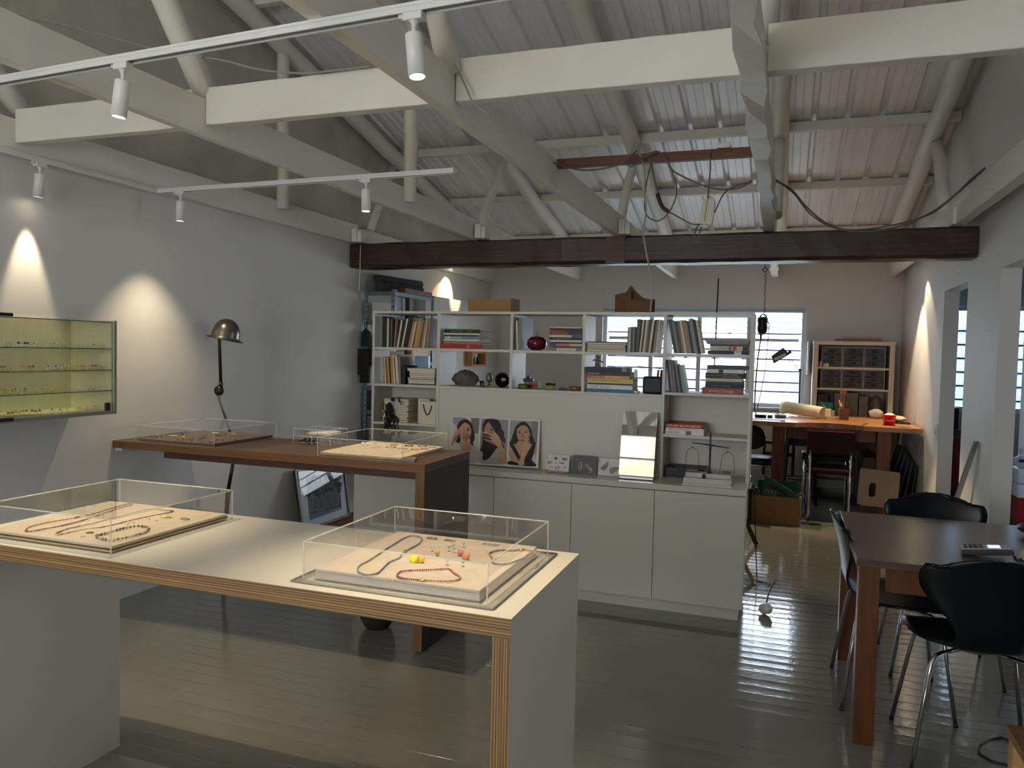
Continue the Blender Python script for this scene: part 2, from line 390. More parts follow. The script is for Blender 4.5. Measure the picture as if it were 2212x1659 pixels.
# brown lintel beam
M_brown = grain('dark_brown_timber', srgb(38, 25, 20), srgb(78, 50, 36), 'x', rough=.42, bump=.5, dens=26)
M_patch = grain('red_brown_timber_patch', srgb(74, 44, 34), srgb(92, 58, 44), 'x', rough=.5)
br = thing('brown_beam', 'thick dark brown timber beam spanning the whole room', 'beam', (-1.2, 6.03, 2.22))
mb = MB(); n = 40
rr = random.Random(5); vs = []
for i in range(n+1):
    x = XL+.002+(XR-XL-.004)*i/n; q = [rr.uniform(-.004, .004) for _ in range(8)]
    prof = [(5.95, 2.245), (5.975, 2.222), (6.15, 2.222), (6.15, 2.432), (5.97, 2.434), (5.95, 2.42)]
    vs += [(x, y+q[k], z+q[(k+3) % 8]) for k, (y, z) in enumerate(prof)]
fs = [(i*6+k, i*6+(k+1) % 6, i*6+6+(k+1) % 6, i*6+6+k) for i in range(n) for k in range(6)] + [(5, 4, 3, 2, 1, 0), tuple(n*6+k for k in range(6))]
mb.add(vs, fs); mb.obj('beam_body', M_brown, br, bevel=.003)
MB().box(-1.345, -1.195, 5.942, 5.96, 2.225, 2.432).obj('patch', M_patch, br)['label'] = 'lighter red-brown patch'
# joint blocks standing on the brown beam
for k, (x, lab) in enumerate(((-3.58, 'by the left wall'), (-2.425, 'left of the middle'), (-1.235, 'beside the red-brown patch'), (1.03, 'near the right wall'))):
    o = MB().box(x, x+.05, 5.86, 6.06, 2.436, 2.55).box(x+.05, x+.085, 5.88, 6.0, 2.436, 2.53).obj('joint_block', M_beam, bevel=.004)
    tag(o, 'small white joint block on the dark beam ' + lab, 'beam block', 'joint blocks on the dark beam')
# round rafters, struts, posts
def pole(name, label, pts, r, m, group, seed=1, cat='rafter', seg=12):
    rr = random.Random(seed); P = []
    for i in range(len(pts)-1):
        a, b = Vector(pts[i]), Vector(pts[i+1]); n = max(2, int((b-a).length/.3))
        for k in range(n): P.append(a.lerp(b, k/n))
    P.append(Vector(pts[-1]))
    P = [p+Vector((rr.uniform(-.008, .008), 0, rr.uniform(-.008, .008))) for p in P]
    rad = [r*rr.uniform(.93, 1.07) for _ in P]
    o = MB().tube(P, rad, seg).obj(name, m, bevel=0); return tag(o, label, cat, group)
for k, (x, lab) in enumerate(((-3.56, 'against the left gable'), (-2.52, 'second from the left gable'), (-1.3, 'in the middle of the roof'), (-.09, 'above the chipped tie beam'), (1.03, 'next to the right gable'))):
    pole('rafter_pole', 'white round rafter pole ' + lab, [(x, 1.0, roofz(1.0)-.15), (x, 5.5, roofz(5.5)-.14), (x+.01, YB+.05, roofz(YB)-.11)], .068, M_beam, 'round rafter poles', 30+k)
for k, y in enumerate((1.3, 2.4, 3.4, 4.5, 5.6, 6.72, 7.82, 8.93)):
    tag(MB().box(XL+.005, XR-.005, y-.03, y+.03, roofz(y)-.085, roofz(y)-.012).obj('purlin', M_beam, bevel=.004),
        'white roof purlin, %s one counted from the back wall' % ORD[7-k], 'purlin', 'roof purlins')
def strut(lab, x, a, b, r=.042, seed=1, group='slanting struts'):
    pole('strut', lab, [(x, *a), (x, *b)], r, M_beam, group, seed, 'strut', 10)
strut('far slanting white strut on the left wall tie beam', -3.6, (6.22, 2.58), (6.66, 3.3), .035, 51)
strut('far slanting white strut on the second tie beam from the left', -2.455, (6.03, 2.56), (6.66, 3.32), .04, 52)
strut('far slanting white strut over the red-brown patch', -1.26, (6.05, 2.57), (6.66, 3.32), .04, 53)
strut('far slanting white strut behind the chipped tie beam', -.1, (6.05, 2.57), (6.66, 3.32), .045, 54)
strut('far slanting white strut near the right wall', 1.08, (6.6, 2.62), (7.72, 3.48), .045, 55) if False else strut('far slanting white strut near the right wall', 1.06, (6.25, 2.56), (6.85, 3.27), .045, 55)
strut('near slanting round strut at the upper left above the left tie beam', -3.62, (2.88, 2.6), (1.9, 3.6), .05, 56)
strut('near slanting thick strut meeting the tie beam left of the ceiling centre', -2.455, (2.84, 2.59), (1.6, 4.1), .05, 57)
strut('near slanting strut behind the right spotlight of the long track', -1.26, (2.76, 2.6), (1.8, 3.8), .045, 58)
strut('near upright strut rising from the chipped tie beam', -.1, (2.9, 2.62), (2.2, 3.9), .045, 59)
pole('roof_post', 'white round post standing on the tie beam over the short track', [(-2.405, 4.67, 2.5), (-2.405, 4.67, 3.8)], .045, M_beam, 'upright roof posts', 61, 'post')
pole('roof_post', 'white round post by the rough left gable', [(-3.56, 4.86, 2.54), (-3.56, 4.86, 3.75)], .045, M_beam, 'upright roof posts', 62, 'post')
o = MB().box(-1.245, -.165, 4.18, 4.225, 2.552, 2.6).obj('batten', grain('red_brown_batten', srgb(84, 44, 28), srgb(112, 64, 44), 'x', .55), bevel=.002)
tag(o, 'thin red-brown wooden batten between two white tie beams', 'batten')
tag(MB().box(-.37, -.30, 4.17, 4.24, 2.601, 2.625).obj('wood_offcut', M_beam, bevel=.003), 'small pale wood offcut resting on the brown batten', 'wood offcut')

# ================================================================ track lights
M_lamp = mat('white_lamp_enamel', srgb(222, 222, 218), .35, vary=.01)
M_black = plain(14, 14, 15, .4)
M_lens = mat('lit_led_lens', (1, .9, .75), .3, emit=(1.0, .86, .66), estr=14)
M_lens_dim = mat('lit_led_lens_side', (1, .9, .75), .3, emit=(1.0, .88, .7), estr=9)
def track(label, a, b, zc=None):
    a, b = Vector(a), Vector(b); t = thing('lighting_track', label, 'light track', a.lerp(b, .5))
    mb = MB(); L = (b-a); d = L.normalized(); sd = Vector((-d.y, d.x, 0))
    mb.beam(a+Vector((0, 0, -.004)), b+Vector((0, 0, -.004)), .034, .010)
    for s in (-1, 1): mb.beam(a+sd*s*.0145+Vector((0, 0, -.016)), b+sd*s*.0145+Vector((0, 0, -.016)), .005, .016)
    mb.obj('rail', M_lamp, t)
    MB().beam(a+Vector((0, 0, -.0105)), b+Vector((0, 0, -.0105)), .023, .003).obj('contact_slot', M_black, t)
    MB().beam(b-d*.004+Vector((0, 0, -.011)), b+d*.012+Vector((0, 0, -.011)), .035, .026).obj('end_cap', M_lamp, t)
TR1a, TR1b = at(0, 176, Z=2.42), at(1010, 0, Z=2.42)
TR1a.z = TR1b.z = 2.432
dTR1 = (TR1b-TR1a).normalized()
track('long white lighting track crossing the upper left of the ceiling', TR1a-dTR1*.9, TR1b+dTR1*.75)
TR2a, TR2b = Vector((-3.555, 3.645, 2.432)), Vector((-1.612, 3.59, 2.432))
track('short white lighting track over the brown display table', TR2a, TR2b)
track('white lighting track running along the left wall top', Vector((-3.555, -1.0, 2.432)), Vector((-3.555, 3.66, 2.432)))
track('white lighting track across the back room', Vector((-3.55, 8.05, 2.635)), Vector((1.18, 8.05, 2.635)))

def spot(label, p, dirv, L=.115, r=.024, E=60, ang=62, blend=.35, col=(1.0, .82, .55), along=Vector((1, 0, 0)), lens=None, group='ceiling track spotlights'):
    """p: point on the track underside"""
    p = Vector(p); d = Vector(dirv).normalized(); t = thing('track_spotlight', label, 'spotlight', p, 0, group)
    al = Vector(along).normalized()
    mb = MB(); mb.beam(p-al*.028+Vector((0, 0, -.012)), p+al*.030+Vector((0, 0, -.012)), .03, .022); mb.beam(p-al*.045+Vector((0, 0, -.008)), p-al*.028+Vector((0, 0, -.008)), .018, .012)
    mb.obj('adapter', M_lamp, t, bevel=.003)
    j = p+Vector((0, 0, -.05)); mb = MB().lathe([(.008, -.022), (.014, -.024), (.007, -.032), (.006, -.06)], T(*p), 12)
    mb.beam(p+Vector((0, -.008, -.055)), p+Vector((0, -.008, -.085)), .006, .004); mb.obj('stem', M_lamp, t)
    top = p+Vector((0, 0, -.058)); M = Matrix.Translation(top) @ Vector((0, 0, -1)).rotation_difference(d).to_matrix().to_4x4()
    mb = MB().lathe([(0, 0), (r*.96, 0), (r, -.003), (r, -L), (r*.86, -L), (r*.84, -L+.008), (0, -L+.008)], M, 28)
    body = mb.obj('lamp_cylinder', M_lamp, t)
    MB().lathe([(0, -L+.004), (r*.82, -L+.004)], M, 24).obj('lens', lens or M_lens, body)
    ld = bpy.data.lights.new('spot_light', 'SPOT'); ld.energy = E; ld.color = col; ld.spot_size = math.radians(ang); ld.spot_blend = blend; ld.shadow_soft_size = .012
    lo = bpy.data.objects.new('spot_light', ld); COL.objects.link(lo)
    lo.rotation_euler = d.to_track_quat('-Z', 'Y').to_euler(); lo.parent = t
    lo.location = (M @ Vector((0, 0, -L-.003))) - t.location
    return t
zt1 = 2.412
p1 = TR1a.lerp(TR1b, (at(262, 135, Z=2.41).x-TR1a.x)/(TR1b.x-TR1a.x)); p1.z = zt1
p2 = TR1a.lerp(TR1b, (at(888, 22, Z=2.41).x-TR1a.x)/(TR1b.x-TR1a.x)); p2.z = zt1
spot('white cylinder spotlight on the long track, left one', p1, (-.12, -.04, -1), E=46, ang=66, blend=1.0, along=dTR1)
spot('white cylinder spotlight on the long track with the brightest lens', p2, (.13, -.04, -1), E=46, ang=66, blend=1.0, along=dTR1)
spot('white cylinder spotlight outside on the long track end', p1-dTR1*.95, (-.2, -.1, -1), E=40, along=dTR1) if False else None
spot('white cylinder spotlight on the short track near the wall corner', (-3.375, 3.64, zt1), (-.03, .0, -1), E=24, ang=84, blend=1.0)
spot('white cylinder spotlight near the free end of the short track', (-2.115, 3.605, zt1), (.03, -.05, -1), E=30)
spot('white cylinder spotlight hanging close to the left wall', (-3.555, 2.88, zt1), (-.13, 0, -1), E=17, ang=38, blend=.7, along=Vector((0, 1, 0)), lens=M_lens_dim)
zl_ = 2.615
bx_ = lambda px: at(px, 581, Z=2.44).x
for q, dv, E, lab, c_, an in (((-3.5, 8.05, zl_), (-.16, -.5, -1), 8, 'nearest the left wall', (1.0, .62, .22), 50), ((bx_(1050), 8.05, zl_), (-1.0, -.1, -1), 22, 'second from the left wall', (1.0, .8, .5), 50),
                           ((bx_(1312), 8.05, zl_), (0, -.15, -1), 34, 'left of the pair over the shelf', (1.0, .78, .48), 62), ((bx_(1382), 8.05, zl_), (.77, -.56, -1), 130, 'tilted right one of the pair', (1.0, .78, .48), 42),
                           ((bx_(1917), 8.05, zl_), (.0, .05, -1), 60, 'over the workbench', (1.0, .76, .45), 66), ((1.0, 8.05, zl_), (.2, -.35, -1), 14, 'grazing the right wall', (1.0, .8, .52), 60)):
    spot('back room track spotlight seen below the dark beam, ' + lab, q, dv, E=E, ang=an, group='back room spotlights', col=c_)
# unseen track and spotlights, added to bounce warm fill light off the front wall
track('added white lighting track for the fill spotlights, behind the viewpoint', Vector((-3.3, -1.2, 2.432)), Vector((.9, -1.2, 2.432)))
for k, (x, dv, E) in enumerate(((-3.0, (-.1, -1, .5), 80), (-2.2, (0, -1, .6), 80), (-1.4, (0, -1, .6), 80))):
    spot('added fill spotlight behind the viewpoint, bouncing off the front wall, %s from the left' % ORD[k], (x, -1.2, zt1), dv, E=E, ang=110, blend=.8, group='added fill spotlights behind the viewpoint', col=(1.0, .86, .66))
# ================================================================ display tables
PLY = (srgb(168, 134, 84), srgb(144, 112, 66), srgb(56, 38, 22), srgb(112, 82, 48))
M_plyz = stripes('plywood_edge_layers', PLY, 'z', 150, .55, .3)
M_plyx = stripes('plywood_edge_upright_layers', PLY, 'x', 150, .55, .3)
PLD = (srgb(150, 108, 62), srgb(128, 86, 46), srgb(60, 36, 20), srgb(104, 66, 34))
M_pldz = stripes('oiled_ply_edge', PLD, 'z', 150, .5, .3)
M_pldx = stripes('oiled_ply_edge_upright', PLD, 'x', 150, .5, .3)
M_lam = mat('white_laminate', srgb(210, 205, 192), .38, vary=.01, scale=2)
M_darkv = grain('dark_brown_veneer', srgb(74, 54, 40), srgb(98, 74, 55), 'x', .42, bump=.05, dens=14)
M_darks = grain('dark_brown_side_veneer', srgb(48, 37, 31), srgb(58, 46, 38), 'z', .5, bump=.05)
tb = thing('display_table', 'white laminate display table with thick plywood edges, nearest the camera', 'display table', (-1.455, 1.89, 0), 0, 'display tables')
tz = .926
MB().box(-2.356, -.55, 1.589, 2.19, tz-.0465, tz-.0012, mats={'-y': 1, '+y': 1}).obj('tabletop', [M_lam, M_plyz], tb)
MB().box(-2.356, -.55, 1.5885, 2.1905, tz-.0012, tz).obj('laminate_sheet', M_lam, tb)
for a, b in ((-.594, -.5512), (-2.3555, -2.308)):
    MB().box(a, b, 1.589, 2.19, .0, tz-.0468, mats={'-y': 1, '+y': 1}).obj('leg_panel', [M_lam, M_plyx], tb)
dt = thing('display_table', 'dark brown veneered display table with plywood edges fixed to the left wall', 'display table', (-2.65, 3.7, 0), 0, 'display tables')
dz = .95
MB().box(-3.648, -1.65, 3.41, 3.985, dz-.042, dz, mats={'-y': 1, '+y': 1}).obj('tabletop', [M_darkv, M_pldz], dt, bevel=.001)
MB().box(-3.30, -1.70, 3.44, 3.95, dz-.082, dz-.0425).obj('under_board', grain('red_brown_under_board', srgb(66, 38, 22), srgb(84, 50, 30), 'x', .5), dt)
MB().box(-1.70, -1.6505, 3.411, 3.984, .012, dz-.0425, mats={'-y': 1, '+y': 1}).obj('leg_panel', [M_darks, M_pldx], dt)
for y in (3.45, 3.94): MB().lathe([(.012, 0), (.012, .012)], T(-1.675, y, 0), 12).obj('foot', M_black, dt)
MB().box(-3.648, -3.60, 3.43, 3.97, dz-.06, dz-.0425).obj('wall_bracket', M_lamp, dt)

# ================================================================ clear cases
M_acr = clear('clear_acrylic', tint=(.985, .985, .98), ior=1.45)
M_acre = mat('acrylic_edge', srgb(235, 235, 228), .15, vary=.0, alpha=.45)
M_felt = mat('pale_pink_felt', srgb(206, 190, 172), .95, vary=.07, scale=24, bump=.5, bscale=260, sheen=.3)
M_felt2 = mat('beige_felt', srgb(196, 182, 160), .95, vary=.06, scale=26, bump=.4, bscale=260)
M_feltd = mat('grey_brown_felt', srgb(112, 100, 92), .95, vary=.06, scale=24, bump=.4, bscale=260)
M_feltc = mat('cream_felt', srgb(222, 204, 174), .95, vary=.04, scale=24, bump=.4, bscale=260)
M_greyside = plain(196, 186, 172, .7)
M_oak = grain('pale_wood_side', srgb(176, 138, 84), srgb(200, 162, 104), 'x', .5)
def case(label, x0, x1, y0, y1, z, h, board, bz, flange=0., side_mats=None, t=.004, inner=False):
    c = thing('display_case', label, 'display case', ((x0+x1)/2, (y0+y1)/2, z), 0, 'clear acrylic jewellery cases')
    mb = MB()
    mb.face([(x0, y0, z+h), (x1, y0, z+h), (x1, y1, z+h), (x0, y1, z+h)])
    mb.face([(x0, y0, z), (x1, y0, z), (x1, y0, z+h), (x0, y0, z+h)]); mb.face([(x1, y1, z), (x0, y1, z), (x0, y1, z+h), (x1, y1, z+h)])
    mb.face([(x1, y0, z), (x1, y1, z), (x1, y1, z+h), (x1, y0, z+h)]); mb.face([(x0, y1, z), (x0, y0, z), (x0, y0, z+h), (x0, y1, z+h)])
    cv = mb.obj('clear_cover', M_acr, c)
    mb = MB(); P = [(x0, y0), (x1, y0), (x1, y1), (x0, y1)]; e = t*.5
    for i in range(4):
        (a, b), (p, q) = P[i], P[(i+1) % 4]
        mb.tube([(a, b, z+h), (p, q, z+h)], e, 6); mb.tube([(a, b, z), (a, b, z+h)], e, 6); mb.tube([(a, b, z+.001), (p, q, z+.001)], e*.6, 6)
    mb.obj('polished_edges', M_acre, cv)
    if flange:
        f = flange
        mb = MB(); mb.face([(x0-f, y0-f, z+.0055), (x1+f, y0-f, z+.0055), (x1+f, y1+f, z+.0055), (x0-f, y1+f, z+.0055)])
        b = mb.obj('base_sheet', M_acr, c); mb = MB(); P = [(x0-f, y0-f), (x1+f, y0-f), (x1+f, y1+f), (x0-f, y1+f)]
        for i in range(4): mb.tube([(*P[i], z+.003), (*P[(i+1) % 4], z+.003)], .0022, 6)
        mb.obj('base_edge', plain(150, 146, 130, .3), b)
    bx0, bx1, by0, by1 = board
    m0, m1, m2 = side_mats
    MB().box(bx0, bx1, by0, by1, z+.004, bz-.008).obj('board', m1, c)
    MB().box(bx0, bx1, by0, by1, bz-.0078, bz).obj('felt_pad', [m0], c, bevel=.0015)
    if m2: MB().box(bx0-.0008, bx1+.0008, by0-.0008, by1+.0008, bz-.0125, bz-.0085).obj('dark_trim', m2, c)
    return c
case('clear acrylic case at the right end of the white table, with blue and pink necklaces', -1.13, -.63, 1.645, 2.13, tz, .1, (-1.105, -.655, 1.66, 2.105), tz+.03, .022, (M_felt, M_greyside, None))
case('clear acrylic case at the left end of the white table, with purple necklaces', -2.245, -1.75, 1.63, 2.13, tz, .1, (-2.23, -1.758, 1.64, 2.115), tz+.022, .0, (M_felt2, M_oak, plain(40, 38, 36, .6)))
case('clear acrylic case of gold earrings at the wall end of the dark table', -3.49, -2.94, 3.425, 3.975, dz, .095, (-3.475, -2.955, 3.435, 3.96), dz+.02, .0, (M_feltd, M_oak, M_black))
case('clear acrylic case at the right end of the dark table, with rows of pearl strands', -2.285, -1.79, 3.44, 3.975, dz, .095, (-2.275, -1.80, 3.45, 3.965), dz+.02, .0, (M_feltc, M_oak, None))

# ---------------------------------------------------------------- jewellery
M_gold = mat('gold', (.95, .62, .18), .22, metal=1, vary=.03)
M_silver = mat('silver', (.86, .85, .82), .2, metal=1, vary=.03)
M_blackm = mat('oxidised_silver', (.03, .03, .035), .35, metal=.6)
def bead_m(r, g, b): return plain(r, g, b, .3, spec=.6)
def necklace(name, label, pts, z, r, cols, clasp=None, cat='necklace', group='necklaces in the clear cases', step=None, closed=True, prob=None):
    """beads threaded along a closed smooth loop lying on the pad"""
    P = [at(x, y, Z=z) for x, y in pts]; P = [Vector((p.x, p.y, z+r)) for p in P]; n = len(P)
    def cr(t):
        i = int(t); u = t-i
        if closed: a, b, c, d = (P[(i+k-1) % n] for k in range(4))
        else: a, b, c, d = (P[min(max(i+k-1, 0), n-1)] for k in range(4))
        return .5*((2*b)+(c-a)*u+(2*a-5*b+4*c-d)*u*u+(3*b-a-3*c+d)*u**3)
    N = n*24; Q = [cr((n if closed else n-1)*k/N) for k in range(N if closed else N+1)]
    root = thing(name, label, cat, Q[0]-Vector((0, 0, r)), 0, group)
    MB().tube(Q[::2], r*.25, 4, closed=closed).obj('cord', plain(150, 130, 110, .8), root)
    step = step or r*1.9; mb = [MB() for _ in cols]; acc = 0; k = 0; rr = random.Random(len(label)); 
    for i in range(len(Q)-1):
        acc += (Q[i+1]-Q[i]).length
        if acc >= step:
            acc = 0; ci = min(len(cols)-1, int(len(cols)*i/len(Q))) if prob is None else rr.randrange(len(cols))
            mb[ci].ball(Q[i+1], r*rr.uniform(.85, 1.1), 0, 7, 4)
    for m_, c in zip(mb, cols):
        if m_.v: m_.obj('beads', bead_m(*c), root)
    if clasp is not None:
        q = cr(clasp); q2 = cr(clasp+.25); d = (q2-q).normalized()
        MB().tube([q-d*.010, q-d*.004, q, q+d*.006, q+d*.011], [r*.5, r*1.2, r*1.6, r*1.1, r*.4], 10).obj('clasp', M_gold, root)
    return root
c7 = lambda L: [(600+x/3.19, 880+y/3.19) for x, y in L]
zb = tz+.031
necklace('bead_necklace', 'long blue-grey bead necklace with a gold bar in the right white-table case', c7([(925, 890), (990, 905), (975, 942), (905, 982), (858, 1012), (838, 1042), (770, 1072), (725, 1115), (690, 1147), (640, 1160), (590, 1157), (552, 1132), (565, 1095), (625, 1062), (692, 1018), (745, 982), (800, 950), (860, 912)]), zb, .0026, [(120, 135, 140), (150, 160, 158), (105, 118, 140), (128, 150, 150), (165, 150, 120), (110, 125, 145)], 3.5)
necklace('bead_necklace', 'short pink garnet bead necklace at the front of the right case', c7([(822, 1165), (850, 1137), (930, 1129), (1010, 1127), (1100, 1122), (1178, 1120), (1212, 1146), (1256, 1176), (1235, 1196), (1160, 1205), (1060, 1202), (1000, 1198), (920, 1192), (850, 1182)]), zb, .0026, [(160, 84, 80), (176, 100, 90), (190, 130, 110), (150, 76, 78)], 11)
necklace('bead_necklace', 'grey-green bead necklace near the right side of the right case', c7([(1460, 1010), (1530, 990), (1605, 992), (1680, 987), (1740, 992), (1773, 1010), (1750, 1033), (1690, 1047), (1640, 1066), (1580, 1085), (1520, 1086), (1482, 1074), (1476, 1045)]), zb, .0026, [(112, 116, 104), (130, 132, 118), (100, 104, 110), (150, 130, 90)], 3)
c2 = lambda L: [(x/3.352, 1020+y/3.352) for x, y in L]
zl = tz+.023
necklace('bead_necklace', 'purple-pink bead necklace at the left of the left white-table case', c2([(185, 425), (215, 434), (300, 420), (420, 398), (520, 375), (610, 350), (760, 300), (900, 255), (955, 240), (930, 234), (820, 262), (680, 305), (540, 335), (430, 355), (330, 372), (225, 398)]), zl, .0025, [(120, 60, 78), (150, 80, 96), (110, 50, 70), (170, 110, 110)])
necklace('bead_necklace', 'long thin rainbow bead necklace with gold clasp in the left case', c2([(405, 452), (470, 448), (600, 420), (740, 402), (850, 378), (980, 345), (1120, 316), (1240, 294), (1248, 284), (1190, 279), (1080, 272), (960, 300), (820, 335), (700, 368), (600, 390), (510, 410), (440, 432)]), zl, .0022, [(170, 150, 110), (120, 70, 100), (90, 80, 120), (180, 160, 120), (200, 140, 120), (110, 80, 120)], .6)
necklace('bead_necklace', 'oval multicoloured stone bead necklace at the front of the left case', c2([(705, 472), (750, 495), (820, 498), (900, 486), (980, 466), (1050, 442), (1080, 420), (1060, 406), (1000, 400), (920, 410), (840, 430), (765, 452)]), zl, .0042, [(110, 84, 70), (170, 165, 150), (96, 96, 100), (140, 110, 90), (190, 185, 170)], 0, step=.011, prob=1)
def at_pad(px, py, z): p = at(px, py, Z=z); return Vector((p.x, p.y, z))
def stud(label, p, m, r=.005, disc=None, group='stud earrings', name='stud_earring', cat='earring'):
    root = thing(name, label, cat, p, 0, group)
    MB().tube([p+Vector((0, 0, 0)), p+Vector((0, 0, .009))], .0007, 5).obj('post', M_silver, root)
    if disc: MB().lathe([(0, -.0012), (disc, -.001), (disc, .001), (0, .0012)], T(*(p+Vector((0, 0, .009)))) @ RX(1.0) @ RZ(.3), 18).obj('disc', m, root)
    else: MB().ball(p+Vector((0, 0, .0095)), r, 0, 10, 6, (1, 1, .6)).obj('setting', m, root)
    return root
for (x, y, col, d, lab) in ((935, 1066, (238, 226, 40), .0125, 'lemon yellow'), (985, 1068, (226, 176, 50), .0105, 'amber yellow'), (1100, 1022, (222, 178, 70), .007, 'small yellow'),
                            (1297, 1048, (224, 150, 110), .011, 'peach'), (1257, 1022, (206, 130, 116), .009, 'dusty pink')):
    stud(lab+' disc earring standing in the right white-table case', at_pad(*c7([(x, y)])[0], zb), plain(*col, .45), disc=d, group='disc earrings', name='disc_earring')
for k, (x, y) in enumerate(((1065, 992), (1180, 988), (1215, 998), (1165, 1084), (1275, 1094), (1205, 952), (1280, 962))):
    stud('tiny silver stud earring, %s of seven beside the coloured discs' % ORD[k], at_pad(*c7([(x, y)])[0], zb), M_silver, .0048)
for k, (x, y) in enumerate(((930, 376), (970, 388), (1080, 362), (1133, 372), (657, 318), (745, 326), (640, 352))):
    stud('tiny silver stud earring, %s of seven in the left case' % ORD[k], at_pad(*c2([(x, y)])[0], zl), M_silver, .0045)
def chain_pile(label, p, w, d, m, seed, cat='bracelet', n=26, group='small coiled chains', name='chain_bracelet', h=.005, r=.0009):
    rr = random.Random(seed); mb = MB()
    pts = [p+Vector((w*(k/n-.5), d*.5*math.sin(k*1.9+seed)+rr.uniform(-d, d)*.15, h*(.35+.3*math.sin(k*2.7)))) for k in range(n+1)]
    mb.tube(pts, r, 5)
    return tag(mb.obj(name, m, base=p), label, cat, group)
chain_pile('little gold chain bracelet at the back of the right case', at_pad(*c7([(1065, 905)])[0], zb), .035, .02, M_gold, 1)
chain_pile('little gold chain bracelet behind the disc earrings', at_pad(*c7([(1185, 920)])[0], zb), .034, .02, M_gold, 2)
chain_pile('coiled silver chain bracelet near the back right of the right case', at_pad(*c7([(1465, 948)])[0], zb), .05, .02, M_silver, 3)
chain_pile('gold link chain near the right end of the left case', at_pad(*c2([(1205, 328)])[0], zl), .04, .018, M_gold, 4, r=.0013)
chain_pile('silver link chain at the right end of the left case', at_pad(*c2([(1340, 342)])[0], zl), .034, .018, M_silver, 5, r=.0013)
p = at_pad(*c2([(652, 440)])[0], zl)
mb = MB().lathe([(0, 0), (.0125, 0), (.0125, .0016), (0, .0016)], T(*p) @ Matrix.Diagonal((1, .8, 1, 1)), 24)
pd = tag(mb.obj('pendant', M_silver, base=p), 'round silver pierced pendant in the left white-table case', 'pendant')
mb = MB()
for i in range(-2, 3):
    for j in range(-2, 3):
        if i*i+j*j < 7: mb.lathe([(0, .0017), (.0016, .0017)], T(p.x+i*.0042, p.y+j*.0036, p.z), 8)
mb.obj('pierced_holes', plain(120, 100, 84, .8), pd)
p = at_pad(*c2([(598, 470)])[0], zl)
tag(MB().tube([p+Vector((.006*math.cos(a)*(1 if k % 2 else .5), .006*math.sin(a)*(1 if k % 2 else .5), .0015)) for k, a in enumerate([i*PI/5 for i in range(10)])], .0009, 5, closed=True).obj('star_earring', M_silver, base=p), 'silver star outline earring in front of the pierced pendant', 'earring')
# dark table, left case
zd = dz+.0205
c5 = lambda x, y: (280+x/6.506, 880+y/6.506)
for k, (x, y) in enumerate(((290, 428), (385, 432), (455, 432), (680, 468), (755, 472), (880, 487), (1015, 500), (1135, 505), (1225, 480), (1315, 480))):
    p = at_pad(*c5(x, y), zd); mb = MB()
    mb.tube([p+Vector((-.004, .0, .003)), p+Vector((.0, 0, .014)), p+Vector((.007, 0, .02)), p+Vector((.014, 0, .012))], .0036, 8)
    tag(mb.obj('hook_earring', M_gold, base=p), 'small gold hook earring, %s from the left on the grey felt' % ORD[k], 'earring', 'gold hook earrings')
def leaf(label, p, L, W, m, ang=.1, name='leaf_brooch', cat='brooch', h=.003, g='leaf shaped brooches'):
    poly = [(L*.5*math.cos(a)*(1), W*.5*math.sin(a)*(1-.35*abs(math.cos(a)))) for a in [2*PI*i/18 for i in range(18)]]
    return tag(MB().prism(poly, T(*p) @ RZ(ang), h).obj(name, m, base=p, bevel=.0006), label, cat, g)
M_wht = plain(226, 222, 210, .35); M_org = plain(226, 160, 60, .4)
for x, y, L, W, m, lab in ((610, 400, .062, .022, M_wht, 'white leaf brooch at the left of the grey felt'), (762, 382, .05, .02, M_blackm, 'dark leaf brooch at the back left of the grey felt'),
                           (1050, 402, .045, .02, M_blackm, 'dark leaf brooch behind the crossed silver piece'), (1030, 434, .052, .024, M_blackm, 'dark leaf brooch in the middle of the grey felt'),
                           (1250, 400, .04, .02, M_blackm, 'dark leaf brooch right of the middle'), (1205, 360, .05, .03, M_wht, 'cream oval brooch at the back of the grey felt'),
                           (1460, 370, .045, .022, M_org, 'orange oval brooch at the back right of the grey felt'), (985, 462, .026, .01, M_blackm, 'thin dark brooch near the front of the grey felt'), (1490, 458, .018, .01, M_blackm, 'tiny dark brooch near the front right of the grey felt')):
    leaf(lab, at_pad(*c5(x, y), zd), L, W, m)
p = at_pad(*c5(770, 430), zd)
mb = MB().ball(p+Vector((.004, 0, .016)), .006, 0, 10, 6).ball(p+Vector((-.003, 0, .006)), .009, 0, 10, 6, (1.3, 1, .6))
tag(mb.obj('orange_brooch', M_org, base=p), 'little orange round-headed brooch among the gold hooks', 'brooch')
p = at_pad(*c5(1350, 392), zd)
tag(MB().tube([p+Vector((-.005, 0, .001)), p+Vector((0, 0, .010)), p+Vector((.005, 0, .001))], .0014, 6, closed=True).obj('triangle_earring', M_blackm, base=p), 'black triangle outline earring on the grey felt', 'earring')
for k, (x, y, m) in enumerate(((560, 445, M_silver), (1075, 412, M_silver), (1350, 432, M_gold), (1440, 410, M_gold), (1545, 400, M_silver), (1605, 398, M_gold), (1660, 398, M_silver), (845, 448, M_gold))):
    chain_pile('fine coiled chain, %s from the left on the grey felt' % ORD[[0, 2, 3, 4, 5, 6, 7, 1][k]], at_pad(*c5(x, y), zd), .03 if k < 2 else .018, .022, m, 10+k, n=16, group='fine chains on the grey felt', cat='chain', name='fine_chain')
